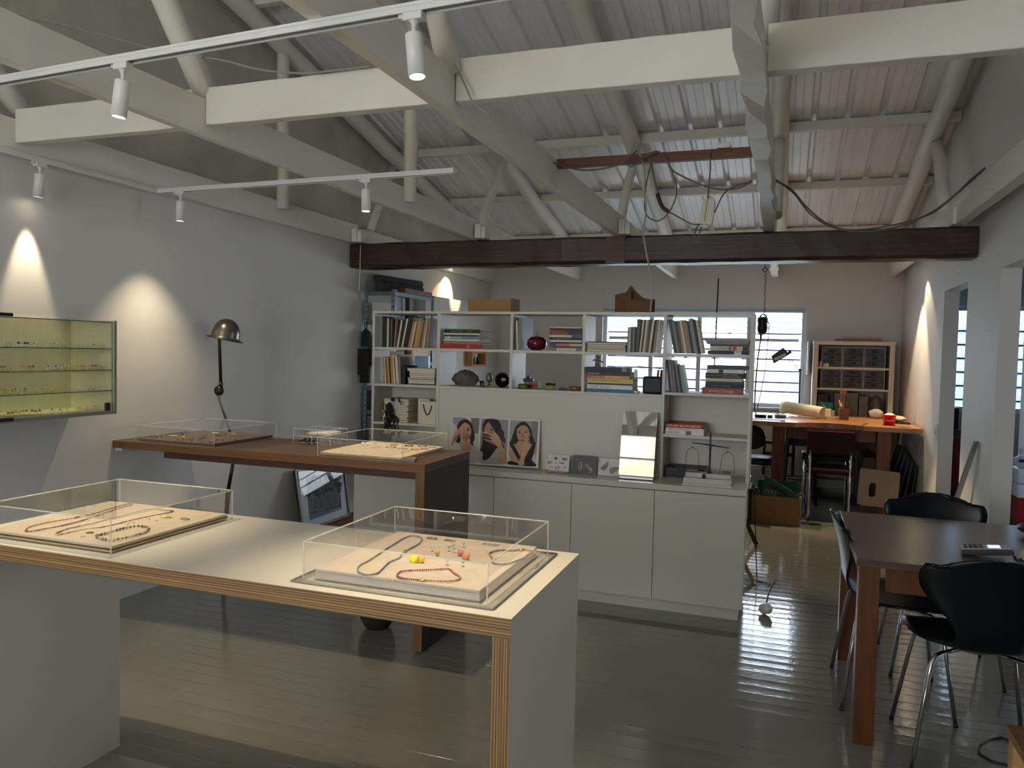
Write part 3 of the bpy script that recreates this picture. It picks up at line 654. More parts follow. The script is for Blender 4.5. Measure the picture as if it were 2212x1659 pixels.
# dark table, right case
c6 = lambda x, y: (620+x/6.144, 900+y/6.144)
for k, (x, y, col, r) in enumerate(((1005, 395, (240, 238, 230), .0095), (1072, 400, (236, 234, 226), .008), (1175, 378, (225, 222, 215), .009), (1012, 362, (22, 22, 24), .0065), (1045, 345, (60, 24, 20), .005), (1125, 348, (30, 24, 24), .006))):
    p = at_pad(*c6(x, y), zd); root = thing('stone_ring', '%s stone ring, %s of the cluster at the back of the cream felt' % (('white', 'white', 'white', 'black', 'dark red', 'black')[k], ORD[k]), 'ring', p, 0, 'stone rings in the pearl case')
    MB().tube([p+Vector((.008*math.cos(a), 0, .008+.008*math.sin(a))) for a in [2*PI*i/14 for i in range(14)]], .0009, 5, closed=True).obj('band', M_silver, root)
    MB().ball(p+Vector((0, 0, .017)), r, 0, 12, 7, (1, 1, .8)).obj('stone', plain(*col, .2), root)
for k, (x, y, w, col) in enumerate(((1195, 404, 60, (180, 178, 165)), (1380, 410, 68, (120, 60, 50)), (1420, 380, 50, (190, 130, 110)), (1530, 430, 60, (150, 146, 130)), (1620, 390, 55, (90, 40, 40)), (1700, 440, 55, (220, 140, 80)), (1800, 398, 62, (60, 66, 70)), (1822, 432, 50, (160, 170, 165)), (1930, 410, 50, (190, 160, 130)))):
    p = at_pad(*c6(x, y), zd); q = at_pad(*c6(x+w, y), zd); r = (q-p).length
    mb = MB(); 
    for i in range(30): 
        a = 2*PI*i/30; mb.ball(p+Vector((r*math.cos(a), r*.95*math.sin(a), .002)), .0022, 0, 6, 4)
    tag(mb.obj('bead_bracelet', plain(*col, .3), base=p), 'fine bead bracelet ring, %s from the left in the pearl case' % ORD[k], 'bracelet', 'bead bracelets in the pearl case')
for k in range(9):
    x0 = -2.262+k*.046; mb = MB()
    for i in range(60):
        u = i/59; mb.ball((x0+.0015*math.sin(i*.7), 3.462+u*(.33 if k < 8 else .25), zd+.0022), .0022, 0, 5, 3)
        mb.ball((x0+.012+.0015*math.sin(i), 3.462+u*(.30), zd+.0018), .0018, 0, 5, 3)
    tag(mb.obj('pearl_strand', mat('pearl', srgb(244, 236, 216), .25, vary=.02, sheen=.2), base=(x0, 3.46, zd)), 'straight double strand of tiny pearls, %s from the left' % ORD[k], 'necklace', 'straight pearl strands')
# small two tier box between the cases
sb = thing('acrylic_box', 'small two-tier clear acrylic box behind the pearl case', 'acrylic box', (-2.56, 3.95, dz))
x0, x1, y0, y1 = -2.69, -2.44, 3.80, 4.02 - .04
for k, (za, zb_) in enumerate(((dz, dz+.047), (dz+.05, dz+.088))):
    mb = MB()
    for q in ([(x0, y0), (x1, y0)], [(x1, y0), (x1, y1)], [(x1, y1), (x0, y1)], [(x0, y1), (x0, y0)]):
        mb.face([(*q[0], za), (*q[1], za), (*q[1], zb_), (*q[0], zb_)])
    mb.face([(x0, y0, zb_), (x1, y0, zb_), (x1, y1, zb_), (x0, y1, zb_)]); mb.face([(x0, y0, za+.001), (x1, y0, za+.001), (x1, y1, za+.001), (x0, y1, za+.001)])
    tr = mb.obj('tier', M_acr, sb); mb = MB(); P = [(x0, y0), (x1, y0), (x1, y1), (x0, y1)]
    for i in range(4): mb.tube([(*P[i], zb_), (*P[(i+1) % 4], zb_)], .0018, 6); mb.tube([(*P[i], za), (*P[i], zb_)], .0018, 6)
    mb.tube([((x0+x1)/2, y0, za+.002), ((x0+x1)/2, y0, zb_)], .0016, 5); mb.obj('edges', M_acre, tr)
def clump(name, label, cat, c, sc, m, n=40, seed=1, r=.004):
    rr = random.Random(seed); mb = MB()
    for i in range(n):
        a, b = Vector(c), Vector(c)
        a += Vector((rr.uniform(-1, 1)*sc[0], rr.uniform(-1, 1)*sc[1], rr.uniform(0, 1)*sc[2])); b = a+Vector((rr.uniform(-1, 1)*sc[0]*.6, rr.uniform(-1, 1)*sc[1]*.6, rr.uniform(-.5, .5)*sc[2]))
        b.z = max(b.z, c[2]+r); a.z = max(a.z, c[2]+r); mb.tube([a, (a+b)/2+Vector((0, 0, r)), b], r*rr.uniform(.4, 1), 5)
    return tag(mb.obj(name, m, base=c), label, cat)
clump('branch_coral', 'golden coral-like piece in the upper tier of the small box', 'coral', (-2.645, 3.87, dz+.053), (.03, .03, .022), M_gold, 26, 3, .0018)
tag(MB().box(-2.615, -2.56, 3.84, 3.95, dz+.054, dz+.066).obj('white_card', plain(228, 222, 210, .7)), 'white folded card in the left half of the small box', 'card')
tag(MB().box(-2.545, -2.46, 3.83, 3.95, dz+.054, dz+.072).obj('tissue_packet', plain(224, 214, 196, .7), bevel=.004), 'cream tissue packet in the right half of the small box', 'packet')
clump('dark_beads', 'tangle of dark beads in the lower tier of the small box', 'beads', (-2.625, 3.88, dz+.003), (.045, .05, .018), M_blackm, 30, 5, .004)
clump('pale_chips', 'tangle of pale shell chips in the lower tier of the small box', 'beads', (-2.49, 3.88, dz+.003), (.035, .05, .016), plain(170, 165, 150, .5), 30, 6, .003)
# grey card box by the pearl case corner
p = at_pad(893, 997, dz)
cb = thing('card_box', 'small grey card box with a brown lid at the front of the dark table', 'box', (-1.765, 3.46, dz), .25)
MB().box(-.035, .03, -.03, .03, .0, .014, M=T(-1.765, 3.475, dz) @ RZ(.3)).obj('box_base', plain(120, 124, 126, .6), cb, bevel=.002)
MB().box(-.028, .03, -.028, .034, .0145, .018, M=T(-1.765, 3.478, dz) @ RZ(.3)).obj('lid', plain(150, 112, 60, .5), cb, bevel=.001)
# ================================================================ bookcase on a low cupboard
M_cab = mat('white_cabinet_lacquer', srgb(204, 200, 188), .42, vary=.015, scale=2)
M_gap = plain(30, 27, 22, .9)
cb = thing('cupboard', 'long low white cupboard with plain flat doors under the open bookcase', 'cupboard', (-1.44, 4.8, 0))
MB().box(-2.70, -.19, 4.53, 5.10, .078, .727).obj('carcass', M_cab, cb)
MB().box(-2.70, -.20, 4.552, 5.08, 0, .0775).obj('plinth', M_cab, cb, bevel=.002)
xs = [-2.706, -2.2, -1.696, -1.191, -.688, -.174]
for a, b in zip(xs, xs[1:]): MB().box(a+.0015, b-.0015, 4.505, 4.528, .078, .722).obj('door', M_cab, cb, bevel=.0012)
tag(MB().box(-2.716, -.172, 4.503, 5.11, .7275, .762).obj('worktop', mat('pale_glossy_worktop', srgb(208, 204, 192), .16, vary=.01), bevel=.0015), 'long pale glossy worktop lying on the white cupboard', 'worktop')
bc = thing('bookcase', 'open white bookcase of square bays standing on the cupboard worktop', 'bookcase', (-1.44, 4.88, .7625))
YF, YK = 4.74, 5.02
B0 = .7625
for x, z0 in ((-2.714, B0), (-2.218, B0), (-1.693, 1.256), (-1.208, 1.256), (-.70, B0), (-.190, B0)):
    w = .018 if x != -2.218 else .021
    MB().box(x, x+w, YF, YK, z0+(.0 if z0 == B0 else .0175), 1.7595).obj('upright', M_cab, bc, bevel=.0008)
MB().box(-2.714, -.172, YF-.002, YK, 1.76, 1.777).obj('top_board', M_cab, bc, bevel=.0008)
for a, b in ((-2.6955, -2.2185), (-2.1965, -1.6935), (-1.6745, -1.2085), (-1.1895, -.7005), (-.6815, -.1905)):
    MB().box(a, b, YF, YK, 1.51, 1.527).obj('shelf', M_cab, bc, bevel=.0008)
MB().box(-2.6955, -2.2185, YF, YK, 1.256, 1.273).obj('shelf', M_cab, bc, bevel=.0008)
MB().box(-2.1965, -.7005, YF, YK, 1.256, 1.273).obj('shelf', M_cab, bc, bevel=.0008)
MB().box(-.6815, -.1905, YF, YK, 1.273, 1.29).obj('shelf', M_cab, bc, bevel=.0008)
MB().box(-2.6955, -2.2185, YF, YK, .99, 1.006).obj('shelf', M_cab, bc, bevel=.0008)
MB().box(-.6815, -.1905, YF, YK, 1.015, 1.031).obj('shelf', M_cab, bc, bevel=.0008)
MB().box(-2.1965, -.7005, YF+.004, YF+.022, B0, 1.2555).obj('front_panel', M_cab, bc)
MB().box(-2.6955, -2.2185, YK-.01, YK-.001, B0, 1.2555).obj('back_panel', M_cab, bc)
MB().box(-.6815, -.1905, YK-.01, YK-.001, B0, 1.2725).obj('back_panel', M_cab, bc)

# ---------------------------------------------------------------- books
M_pages = mat('book_pages', srgb(214, 206, 186), .85, vary=.06, scale=60, stretch=(20, .3, 20))
CN = {}
def bcol(c): return plain(*c, .5, vary=.05)
NAMES = [('black', (22, 22, 24)), ('navy', (24, 34, 60)), ('dark grey', (66, 68, 70)), ('grey', (128, 128, 126)), ('cream', (214, 204, 178)), ('white', (226, 224, 216)), ('tan', (170, 136, 88)),
         ('brown', (94, 70, 52)), ('ochre', (186, 146, 84)), ('taupe', (138, 122, 104)), ('red', (166, 30, 32)), ('yellow', (206, 190, 84)), ('blue', (40, 104, 150)), ('green', (90, 150, 60)),
         ('blue-grey', (104, 132, 142)), ('teal', (122, 160, 156)), ('pink', (196, 96, 104)), ('maroon', (56, 30, 36)), ('brick red', (158, 72, 62)), ('lilac-grey', (140, 138, 146))]
COLN = dict(NAMES)
def book_mesh(w, h, d, cover, M, root, pages=True, spine_z=True):
    """closed book standing on its tail, spine towards -y; local x = thickness"""
    mb = MB(); t = .0022
    mb.box(0, w, 0, t, 0, h, M=M); mb.box(0, t, t, d, 0, h, M=M); mb.box(w-t, w, t, d, 0, h, M=M)
    mb.obj('cover', cover, root)
    MB().box(t, w-t, t, d-.004, .003, h-.004, M=M).obj('pages', M_pages, root)
def standing(bay, x, z, y, items, bayname, skip=0):
    """items: (thickness mm, height mm, colour name, lean degrees, depth mm)"""
    for k, it in enumerate(items):
        w, h, c, a = it[:4]; d = it[4] if len(it) > 4 else R_.choice((150, 165, 180, 200)); w /= 1000; h /= 1000; d /= 1000; a = math.radians(a)
        yy = y+R_.uniform(0, .012)
        lab = '%s upright book, %s from left, %s' % (c, ORD[k], bayname)
        root = thing('book', lab, 'book', (x, yy, z+.0005), 0, 'upright books in the '+bayname)
        wc = w/math.cos(a)
        if a >= 0: M = T(x+wc, yy, z+.0006) @ RY(a) @ T(-w, 0, 0)
        else: M = T(x, yy, z+.0006) @ RY(a)
        book_mesh(w-.0006, h, d, bcol(COLN[c]), M, root)
        x += wc
    return x
def stack(x, z, y, items, bayname, depth=.21, texts=None):
    """items top to bottom: (thickness mm, length mm, colour, x offset mm, pages_side)"""
    n = len(items); zz = z; out = {}
    for k in range(n-1, -1, -1):
        it = items[k]; th, L, c = it[:3]; off = it[3] if len(it) > 3 else 0; pg = it[4] if len(it) > 4 else False
        th /= 1000; L /= 1000; d = it[5]/1000 if len(it) > 5 else depth*R_.uniform(.92, 1.05)
        lab = '%s flat book, %s from stack top, %s' % (c, ORD[k], bayname)
        root = thing('book', lab, 'book', (x+off/1000, y, zz+.0004), 0, 'stacked books in the '+bayname)
        t = .002; x0 = x+off/1000; x1 = x0+L; y0 = y+R_.uniform(0, .008); z0 = zz+.0004; z1 = zz+th-.0002; cov = bcol(COLN[c]); mb = MB()
        mb.box(x0, x1, y0, y0+d, z0, z0+t).box(x0, x1, y0, y0+d, z1-t, z1)
        if not pg: mb.box(x0, x1, y0, y0+t, z0+t, z1-t)
        mb.obj('cover', cov, root)
        MB().box(x0+.002, x1-.003, y0+(t if not pg else .002), y0+d-.003, z0+t, z1-t).obj('pages', M_pages, root)
        out[k] = (root, x0, x1, y0, z0, z1); zz += th
    return out
def spine_text(b, s, col, x=.5, w=None, size=.6, flip=False, name='spine_lettering'):
    root, x0, x1, y0, z0, z1 = b; h = z1-z0
    M = T(x0+(x1-x0)*x, y0-.0006, (z0+z1)/2) @ RX(PI/2)
    if flip: M = M @ RZ(PI)
    return lettering(s, M, h*size, plain(*col, .5), root, name, .0003, width=w)
def spine_patch(b, u0, u1, col, name='spine_patch', v0=.05, v1=.95):
    root, x0, x1, y0, z0, z1 = b; h = z1-z0; L = x1-x0
    return MB().box(x0+L*u0, x0+L*u1, y0-.0004, y0+.0002, z0+h*v0, z0+h*v1).obj(name, plain(*col, .5), root)
S1, S2 = 1.527, 1.273
# row one, bay one
standing(0, -2.652, S1, 4.755, [(18, 215, 'black', 0), (20, 212, 'black', 0), (17, 200, 'cream', 0), (12, 208, 'black', 0), (13, 200, 'taupe', 0), (15, 210, 'black', 0), (12, 195, 'taupe', 3), (13, 196, 'brown', 3), (13, 188, 'cream', 9),
     (14, 190, 'black', 9), (9, 195, 'dark grey', 10), (12, 202, 'cream', 11), (34, 208, 'black', 11), (16, 184, 'tan', 12), (13, 184, 'cream', 12), (16, 170, 'brown', 12), (25, 186, 'ochre', 10), (15, 188, 'tan', 10), (12, 186, 'dark grey', 10), (14, 190, 'tan', 9), (12, 200, 'cream', 8), (12, 204, 'brown', 7), (15, 204, 'taupe', 6)], 'top left bay')
# row one, bay two
b = stack(-2.178, S1, 4.752, [(6, 262, 'green', 4), (23, 262, 'black', 2), (12, 262, 'cream', 0), (9, 250, 'navy', 4), (20, 256, 'blue-grey', 6), (12, 262, 'cream', 0), (21, 262, 'taupe', 3), (31, 292, 'red', -10)], 'second bay of the top row')
spine_text(b[4], 'FASHION', (235, 238, 236), .3, .10, .75); spine_patch(b[4], .02, .16, (190, 190, 170), v0=.1, v1=.9)
spine_text(b[1], 'Nanna  Ditzel  -  A Centaur' if False else 'Moderna Trender      A Centaur', (190, 190, 185), .5, .16, .35)
spine_text(b[6], '---------------', (150, 110, 90), .35, .14, .3) if False else None
spine_text(b[7], 'JEWELLERY', (120, 20, 22), .45, .11, .45)
spine_patch(b[7], .62, .68, (196, 110, 96), v0=.2, v1=.8)
# row one, bay three
standing(2, -1.668, S1, 4.755, [(14, 212, 'dark grey', 1), (13, 192, 'cream', -3), (14, 205, 'taupe', -2), (14, 215, 'blue-grey', -2, 230)], 'third bay of the top row')
b = stack(-1.432, S1, 4.752, [(7, 214, 'cream', 4), (12, 214, 'black', 4), (18, 214, 'red', 2), (14, 214, 'dark grey', 4), (14, 212, 'cream', 2), (17, 216, 'black', 2), (14, 206, 'cream', 10), (9, 208, 'black', 8), (17, 216, 'pink', 4), (11, 210, 'dark grey', 8), (20, 218, 'grey', 4)], 'third bay of the top row')
spine_patch(b[2], .5, .99, (38, 44, 88)); spine_text(b[3], 'NOBROW 30 VOLUME', (205, 190, 90), .32, .10, .8); spine_patch(b[4], .7, .99, (60, 76, 120)); spine_patch(b[8], .0, .2, (44, 74, 130)); spine_patch(b[8], .62, .99, (200, 178, 150)); spine_patch(b[10], .22, .8, (210, 200, 176)); spine_text(b[5], 'SKINNER A BOYER', (180, 180, 176), .4, .12, .4)
# row one, bay four
stack(-1.183, S1, 4.756, [(5, 250, 'black', 6), (14, 256, 'taupe', 2, True), (14, 244, 'cream', 4, True), (14, 246, 'taupe', 4, True), (18, 250, 'grey', 2, True)], 'fourth bay of the top row', .17)
standing(3, -.928, S1, 4.756, [(13, 156, 'grey', 1), (9, 158, 'cream', 1), (14, 158, 'dark grey', 1), (12, 160, 'blue-grey', 1), (11, 158, 'black', 1), (19, 208, 'brown', 1), (11, 206, 'cream', 5), (10, 206, 'black', 5), (12, 204, 'cream', 5), (12, 206, 'taupe', 5), (12, 206, 'dark grey', 6), (14, 202, 'cream', 6), (12, 206, 'black', 6), (13, 206, 'taupe', 6), (14, 207, 'cream', 5)], 'fourth bay of the top row')
# row one, bay five
standing(4, -.635, S1, 4.752, [(16, 208, 'dark grey', -11), (17, 196, 'grey', -11), (16, 200, 'dark grey', -11), (15, 200, 'taupe', -11), (14, 204, 'cream', -11), (15, 206, 'tan', -11), (14, 196, 'grey', -11), (12, 200, 'black', -11), (22, 214, 'lilac-grey', -11), (16, 208, 'black', -11), (15, 204, 'cream', -11)], 'fifth bay of the top row')
b = stack(-.425, S1, 4.752, [(14, 254, 'lilac-grey', -28), (14, 245, 'grey', -20), (12, 222, 'dark grey', 2), (26, 220, 'cream', 2), (24, 232, 'navy', -10)], 'fifth bay of the top row', .2)
spine_text(b[3], 'jazz & graphics', (50, 50, 50), .36, .075, .5); spine_patch(b[3], .5, .57, (70, 110, 160)); spine_patch(b[3], .6, .7, (190, 60, 60)); spine_patch(b[3], .86, .99, (24, 24, 26)); spine_patch(b[4], .66, .84, (214, 206, 202)); spine_patch(b[4], .1, .3, (50, 60, 90), v0=.4, v1=.6)
# row two, bay one
standing(5, -2.638, S2, 4.755, [(17, 186, 'tan', -2), (10, 180, 'cream', -3), (14, 172, 'brown', -4), (16, 184, 'ochre', -5), (10, 176, 'black', -5), (18, 225, 'tan', -5), (14, 200, 'cream', -5), (9, 185, 'black', -6), (20, 196, 'cream', -5), (14, 205, 'taupe', -3), (22, 130, 'black', 0), (10, 126, 'navy', 0)], 'left bay of the second row')
stack(-2.438, S2, 4.756, [(20, 214, 'cream', -14, True), (16, 196, 'cream', 4, True), (14, 196, 'taupe', 4, True), (14, 192, 'white', 8, True), (12, 206, 'black', -8, True), (15, 204, 'grey', -6, True), (15, 200, 'white', -4, True), (8, 204, 'dark grey', -6)], 'left bay of the second row', .16)
tag(MB().box(-2.49, -2.38, 4.95, 4.972, S2+.001, S2+.195).obj('folder', mat('glossy_pale_blue_card', srgb(150, 178, 214), .15, vary=.25, scale=4), bevel=.001), 'glossy pale blue folder standing behind the books, left bay of second row', 'folder')
# row two, bay four
b = stack(-1.183, S2, 4.754, [(28, 262, 'navy', 0), (23, 274, 'maroon', 6), (19, 272, 'pink', 8), (21, 292, 'yellow', 10), (9, 290, 'cream', 12), (9, 290, 'black', 10), (27, 290, 'white', 10), (21, 300, 'blue', 6)], 'fourth bay of the second row', .19)
spine_text(b[1], 'trattoria', (232, 230, 226), .16, .072, .62); spine_patch(b[2], .42, .99, (206, 170, 120)); spine_text(b[3], 'Contemporary Jewelry in Perspective', (40, 38, 30), .38, .17, .5); spine_text(b[6], 'THE RING', (150, 130, 104), .3, .13, .62); spine_text(b[2], 'CARNAVAL', (230, 200, 140), .3, .1, .5)
spine_patch(b[0], .88, .99, (150, 150, 146), v0=.1, v1=.95)
# row two, bay five
SR = 1.29
standing(9, -.656, SR, 4.754, [(14, 198, 'black', -7), (12, 196, 'grey', -7), (14, 196, 'grey', -7), (10, 196, 'black', -8), (9, 176, 'dark grey', -9), (9, 176, 'grey', -10), (12, 168, 'black', -10), (22, 168, 'teal', -11)], 'right bay of the second row')
b = stack(-.432, SR, 4.752, [(24, 238, 'dark grey', -4), (22, 216, 'white', -6), (32, 232, 'black', -12), (18, 214, 'cream', -10), (14, 218, 'dark grey', -10), (26, 222, 'navy', -12), (36, 236, 'brick red', -30)], 'right bay of the second row', .21)
spine_text(b[2], 'WHEN GALERIES', (232, 228, 224), .62, .085, .26).location.z += .006
spine_text(b[2], 'STOLE THE PICTURE', (232, 228, 224), .64, .105, .26).location.z -= .006
spine_text(b[2], 'MARCELLA STRANGERS', (200, 200, 200), .2, .085, .18); spine_patch(b[1], .33, .45, (26, 26, 30)); spine_text(b[1], 'a monograph', (120, 120, 116), .7, .06, .3); spine_text(b[3], 'contemporary', (90, 86, 80), .62, .075, .4)
spine_text(b[5], 'sieraden ontwerp', (120, 130, 150), .4, .11, .42, flip=True); spine_text(b[6], 'Jewelry Design', (216, 186, 176), .48, .15, .7)
# right column under the second row
b = stack(-.674, 1.031, 4.752, [(25, 218, 'red', 4), (16, 228, 'white', 3), (26, 232, 'white', 0)], 'low right bay with the mirror beside it', .23)
spine_text(b[0], 'LOUISE BOURGEOIS', (236, 226, 220), .48, .2, .72); spine_text(b[1], 'DESIGNING PATTERNS', (190, 50, 50), .34, .125, .68, flip=True); spine_text(b[2], 'CARTIER', (96, 94, 90), .2, .08, .6)
spine_patch(b[2], .54, .68, (120, 84, 106)); spine_patch(b[1], .63, .64, (90, 90, 90)); spine_text(b[1], 'bloomsbury', (110, 110, 110), .76, .04, .4)
b = stack(-.672, B0, 4.79, [(26, 240, 'black', 0), (18, 232, 'maroon', 2), (16, 226, 'navy', 4)], 'lowest right bay behind the scales', .2)
spine_text(b[0], 'Sieraad Nu', (120, 122, 128), .2, .055, .4)
# ---------------------------------------------------------------- ornaments on the shelves
def rock():
    rr = random.Random(3); mb = MB(); c = Vector((-2.05, 4.85, S2+.052)); nu, nv = 26, 12; vs = []
    for j in range(nv+1):
        ph = PI*j/nv
        for i in range(nu):
            th = 2*PI*i/nu; r = 1+rr.uniform(-.07, .07)
            x = .098*math.sin(ph)*math.cos(th)*r; y = .06*math.sin(ph)*math.sin(th)*r; z = -.047*math.cos(ph)*r
            if z > .012: z += .014*((i+j*3) % 2)*rr.uniform(.4, 1.2)
            if z < -.03: z = -.046+rr.uniform(0, .002)
            x *= 1-.25*max(0, z)/.05
            vs.append(c+Vector((x, y, z)))
    fs = [(j*nu+i, j*nu+(i+1) % nu, (j+1)*nu+(i+1) % nu, (j+1)*nu+i) for j in range(nv) for i in range(nu)]
    o = mb.add(vs, fs).obj('crystal_rock', mat('grey_brown_rock', srgb(96, 88, 82), .7, vary=.35, scale=22, bump=.8, bscale=60))
    tag(o, 'jagged grey-brown crystal rock on the bookcase shelf', 'rock')
rock()
p = at(940+760/6.506, 730+600/6.506, Y=4.83)
eg = thing('ornamental_egg', 'greenish ornamental egg on a small gold foot, between rock and clock', 'ornament', (p.x, 4.83, S2))
MB().lathe([(0, .028), (.010, .030), (.021, .045), (.024, .062), (.019, .083), (.009, .097), (0, .1)], T(p.x, 4.83, S2), 20).obj('egg_shell', plain(104, 112, 88, .25, metal=.2), eg)
mb = MB(); mb.lathe([(.018, 0), (.016, .003), (.004, .008), (.004, .028)], T(p.x, 4.83, S2), 14)
for a in (0, 2.1, 4.2): mb.tube([(p.x+.004*math.cos(a), 4.83+.004*math.sin(a), S2+.02), (p.x+.02*math.cos(a), 4.83+.02*math.sin(a), S2+.008), (p.x+.024*math.cos(a), 4.83+.024*math.sin(a), S2+.001)], .002, 6)
mb.lathe([(0, .1), (.0025, .103), (0, .108)], T(p.x, 4.83, S2), 8); mb.obj('gold_foot', M_gold, eg)
p = at(940+672/6.506, 730+650/6.506, Y=4.8)
tag(MB().box(p.x-.012, p.x+.014, 4.79, 4.82, S2, S2+.026).obj('dark_cube', plain(60, 52, 48, .5), bevel=.002), 'small dark brown cube between rock and egg', 'ornament')
p = at(940+650/6.506, 730+615/6.506, Y=4.94)
tag(MB().lathe([(.014, 0), (.016, .03), (.018, .031), (.018, .036), (0, .036)], T(p.x, 4.95, S2), 16).obj('blue_jar', plain(60, 84, 170, .3)), 'little blue lidded jar behind the rock', 'jar')
p = at(940+930/6.506, 730+570/6.506, Y=4.86)
ck = thing('round_clock', 'round black clock with a red-brown rim beside the shelf upright', 'clock', (p.x+.003, 4.86, S2))
CM = T(p.x+.006, 4.862, S2+.052) @ RX(PI/2)
MB().lathe([(.0, -.012), (.051, -.012), (.052, 0), (.051, .006), (.0, .006)], CM, 32).obj('rim', plain(110, 72, 58, .4), ck)
MB().lathe([(0, .0065), (.046, .0065), (.047, .0075), (0, .0075)], CM @ T(.002, -.005, 0), 32).obj('face', plain(14, 14, 15, .3), ck)
MB().box(p.x+.005, p.x+.034, 4.852, 4.8535, S2+.047, S2+.062).obj('label_plate', plain(170, 160, 130, .4), ck)
def px6(x, y, Y): return at(940+x/6.506, 730+y/6.506, Y=Y)
p = px6(1230, 715, 4.80)
bo = MB().lathe([(.034, 0), (.040, .002), (.032, .032), (.029, .031), (.036, .004)], T(p.x, 4.81, S2) @ Matrix.Diagonal((1, .8, 1, 1)), 20).obj('green_dish', mat('green_ceramic', srgb(86, 104, 40), .35, vary=.5, scale=40))
tag(bo, 'small green upside-down dish shape on the shelf with patterned side', 'dish')
p = px6(1370, 690, 4.9)
t_ = thing('red_grey_tray', 'small grey box with dark red front standing behind the green dish', 'box', (p.x, 4.9, S2))
MB().box(p.x-.058, p.x+.045, 4.88, 4.93, S2, S2+.042).obj('tray', plain(128, 126, 122, .5), t_, bevel=.003); MB().box(p.x-.02, p.x+.042, 4.878, 4.8795, S2+.004, S2+.036).obj('red_front', plain(120, 30, 36, .4), t_)
q = T(p.x-.03, 4.9, S2+.043)
cmr = thing('black_gadget', 'black camera-like gadget resting on the red-fronted box', 'gadget', (p.x-.03, 4.9, S2+.043))
MB().box(-.034, .034, -.014, .014, 0, .022, M=q).obj('body', M_black, cmr, bevel=.002); MB().box(-.014, .012, -.01, .01, .0225, .042, M=q).obj('viewfinder', M_black, cmr, bevel=.002)
p = px6(1617, 720, 4.8)
bk = thing('small_basket', 'yellow-green little bowl filled with dark pods', 'bowl', (p.x, 4.8, S2))
MB().lathe([(.03, 0), (.0395, .008), (.037, .03), (.034, .03), (.034, .01), (0, .008)], T(p.x, 4.8, S2) @ Matrix.Diagonal((1, .8, 1, 1)), 20).obj('bowl', plain(148, 140, 84, .5), bk)
mb = MB(); rr = random.Random(2)
for i in range(9): mb.ball((p.x+rr.uniform(-.022, .022), 4.8+rr.uniform(-.015, .015), S2+.031+rr.uniform(0, .008)), .009, 0, 7, 5)
mb.obj('dark_pods', plain(40, 26, 22, .5), bk)
p = px6(1800, 700, 4.82)
mb = MB(); c = Vector((p.x, 4.82, S2+.014))
for k in range(9):
    a = k*PI/4.5; mb.tube([c, c+Vector((.034*math.cos(a), .03*math.sin(a), -.012+(.012 if k % 3 == 0 else 0)))], .0013, 5)
mb.tube([c+Vector((.034*math.cos(a), .03*math.sin(a), -.012)) for a in [2*PI*i/12 for i in range(12)]], .001, 5, closed=True)
tag(mb.obj('wire_star', M_blackm), 'black wire starburst ornament lying between two small bowls', 'ornament')
p = px6(1965, 730, 4.8)
rb = thing('wooden_ring_box', 'oval golden-brown wooden ring dish at the right of the third bay', 'dish', (p.x, 4.8, S2))
MB().lathe([(.036, 0), (.041, .004), (.041, .026), (.039, .028), (.03, .029), (.03, .01), (0, .01)], T(p.x, 4.8, S2) @ Matrix.Diagonal((1, .75, 1, 1)), 28).obj('dish', plain(136, 84, 40, .3), rb)
MB().lathe([(.029, .027), (.0, .0275)], T(p.x, 4.8, S2) @ Matrix.Diagonal((1, .75, 1, 1)), 28).obj('lining', plain(34, 26, 22, .8), rb)
p = at(740+1832/4.366, 560+800/4.366, Y=4.83)
pm = thing('glazed_pomegranate', 'dark red glazed pomegranate ornament with a stem', 'ornament', (p.x, 4.83, S1))
MB().lathe([(0, 0), (.03, .001), (.055, .014), (.066, .04), (.062, .066), (.044, .086), (.016, .092), (0, .090)], T(p.x, 4.83, S1), 28).obj('body', mat('dark_red_glaze', srgb(86, 14, 26), .15, vary=.4, scale=20), pm)
MB().tube([(p.x, 4.83, S1+.088), (p.x+.002, 4.83, S1+.105), (p.x, 4.83, S1+.122)], .0022, 6).obj('stem', M_blackm, pm)
lettering('ROZ', T(p.x-.02, 4.765, S1+.06) @ RX(PI/2) @ RX(.12), .016, plain(190, 110, 100, .4), pm, depth=.0004)
mb = MB()
for k in range(6): mb.tube([(p.x+.01+.008*k, 4.771+.0006*k*k, S1+.05+.01*math.sin(k*2)), (p.x+.016+.008*k, 4.771+.0008*k*k, S1+.064+.006*math.cos(k*2))], .0022, 5)
mb.obj('painted_flower', plain(120, 50, 34, .4), pm)
# twig figure on the stack, bay four
bx = at(1250+480/11.64, 730+600/11.64, Y=4.84)
z0 = S2+.1585
tf = thing('twig_figure', 'small pale carved twig figure standing on the stacked books', 'figurine', (bx.x, 4.84, z0))
mb = MB(); q = Vector((bx.x, 4.84, z0)); mb.lathe([(.0, 0), (.012, .001), (.013, .012), (.008, .024), (.004, .028)], T(*q), 14)
for a, b_ in (((0, .026), (0, .052)), ((0, .04), (.03, .032)), ((0, .04), (-.034, .042)), ((0, .05), (.012, .068)), ((0, .05), (-.006, .075)), ((.03, .032), (.032, .026))):
    mb.tube([q+Vector((a[0], 0, a[1])), q+Vector(((a[0]+b_[0])/2, .004, (a[1]+b_[1])/2+.002)), q+Vector((b_[0], 0, b_[1]))], [.006, .0045, .0035], 8)
mb.obj('figure_body', plain(120, 108, 92, .6), tf)
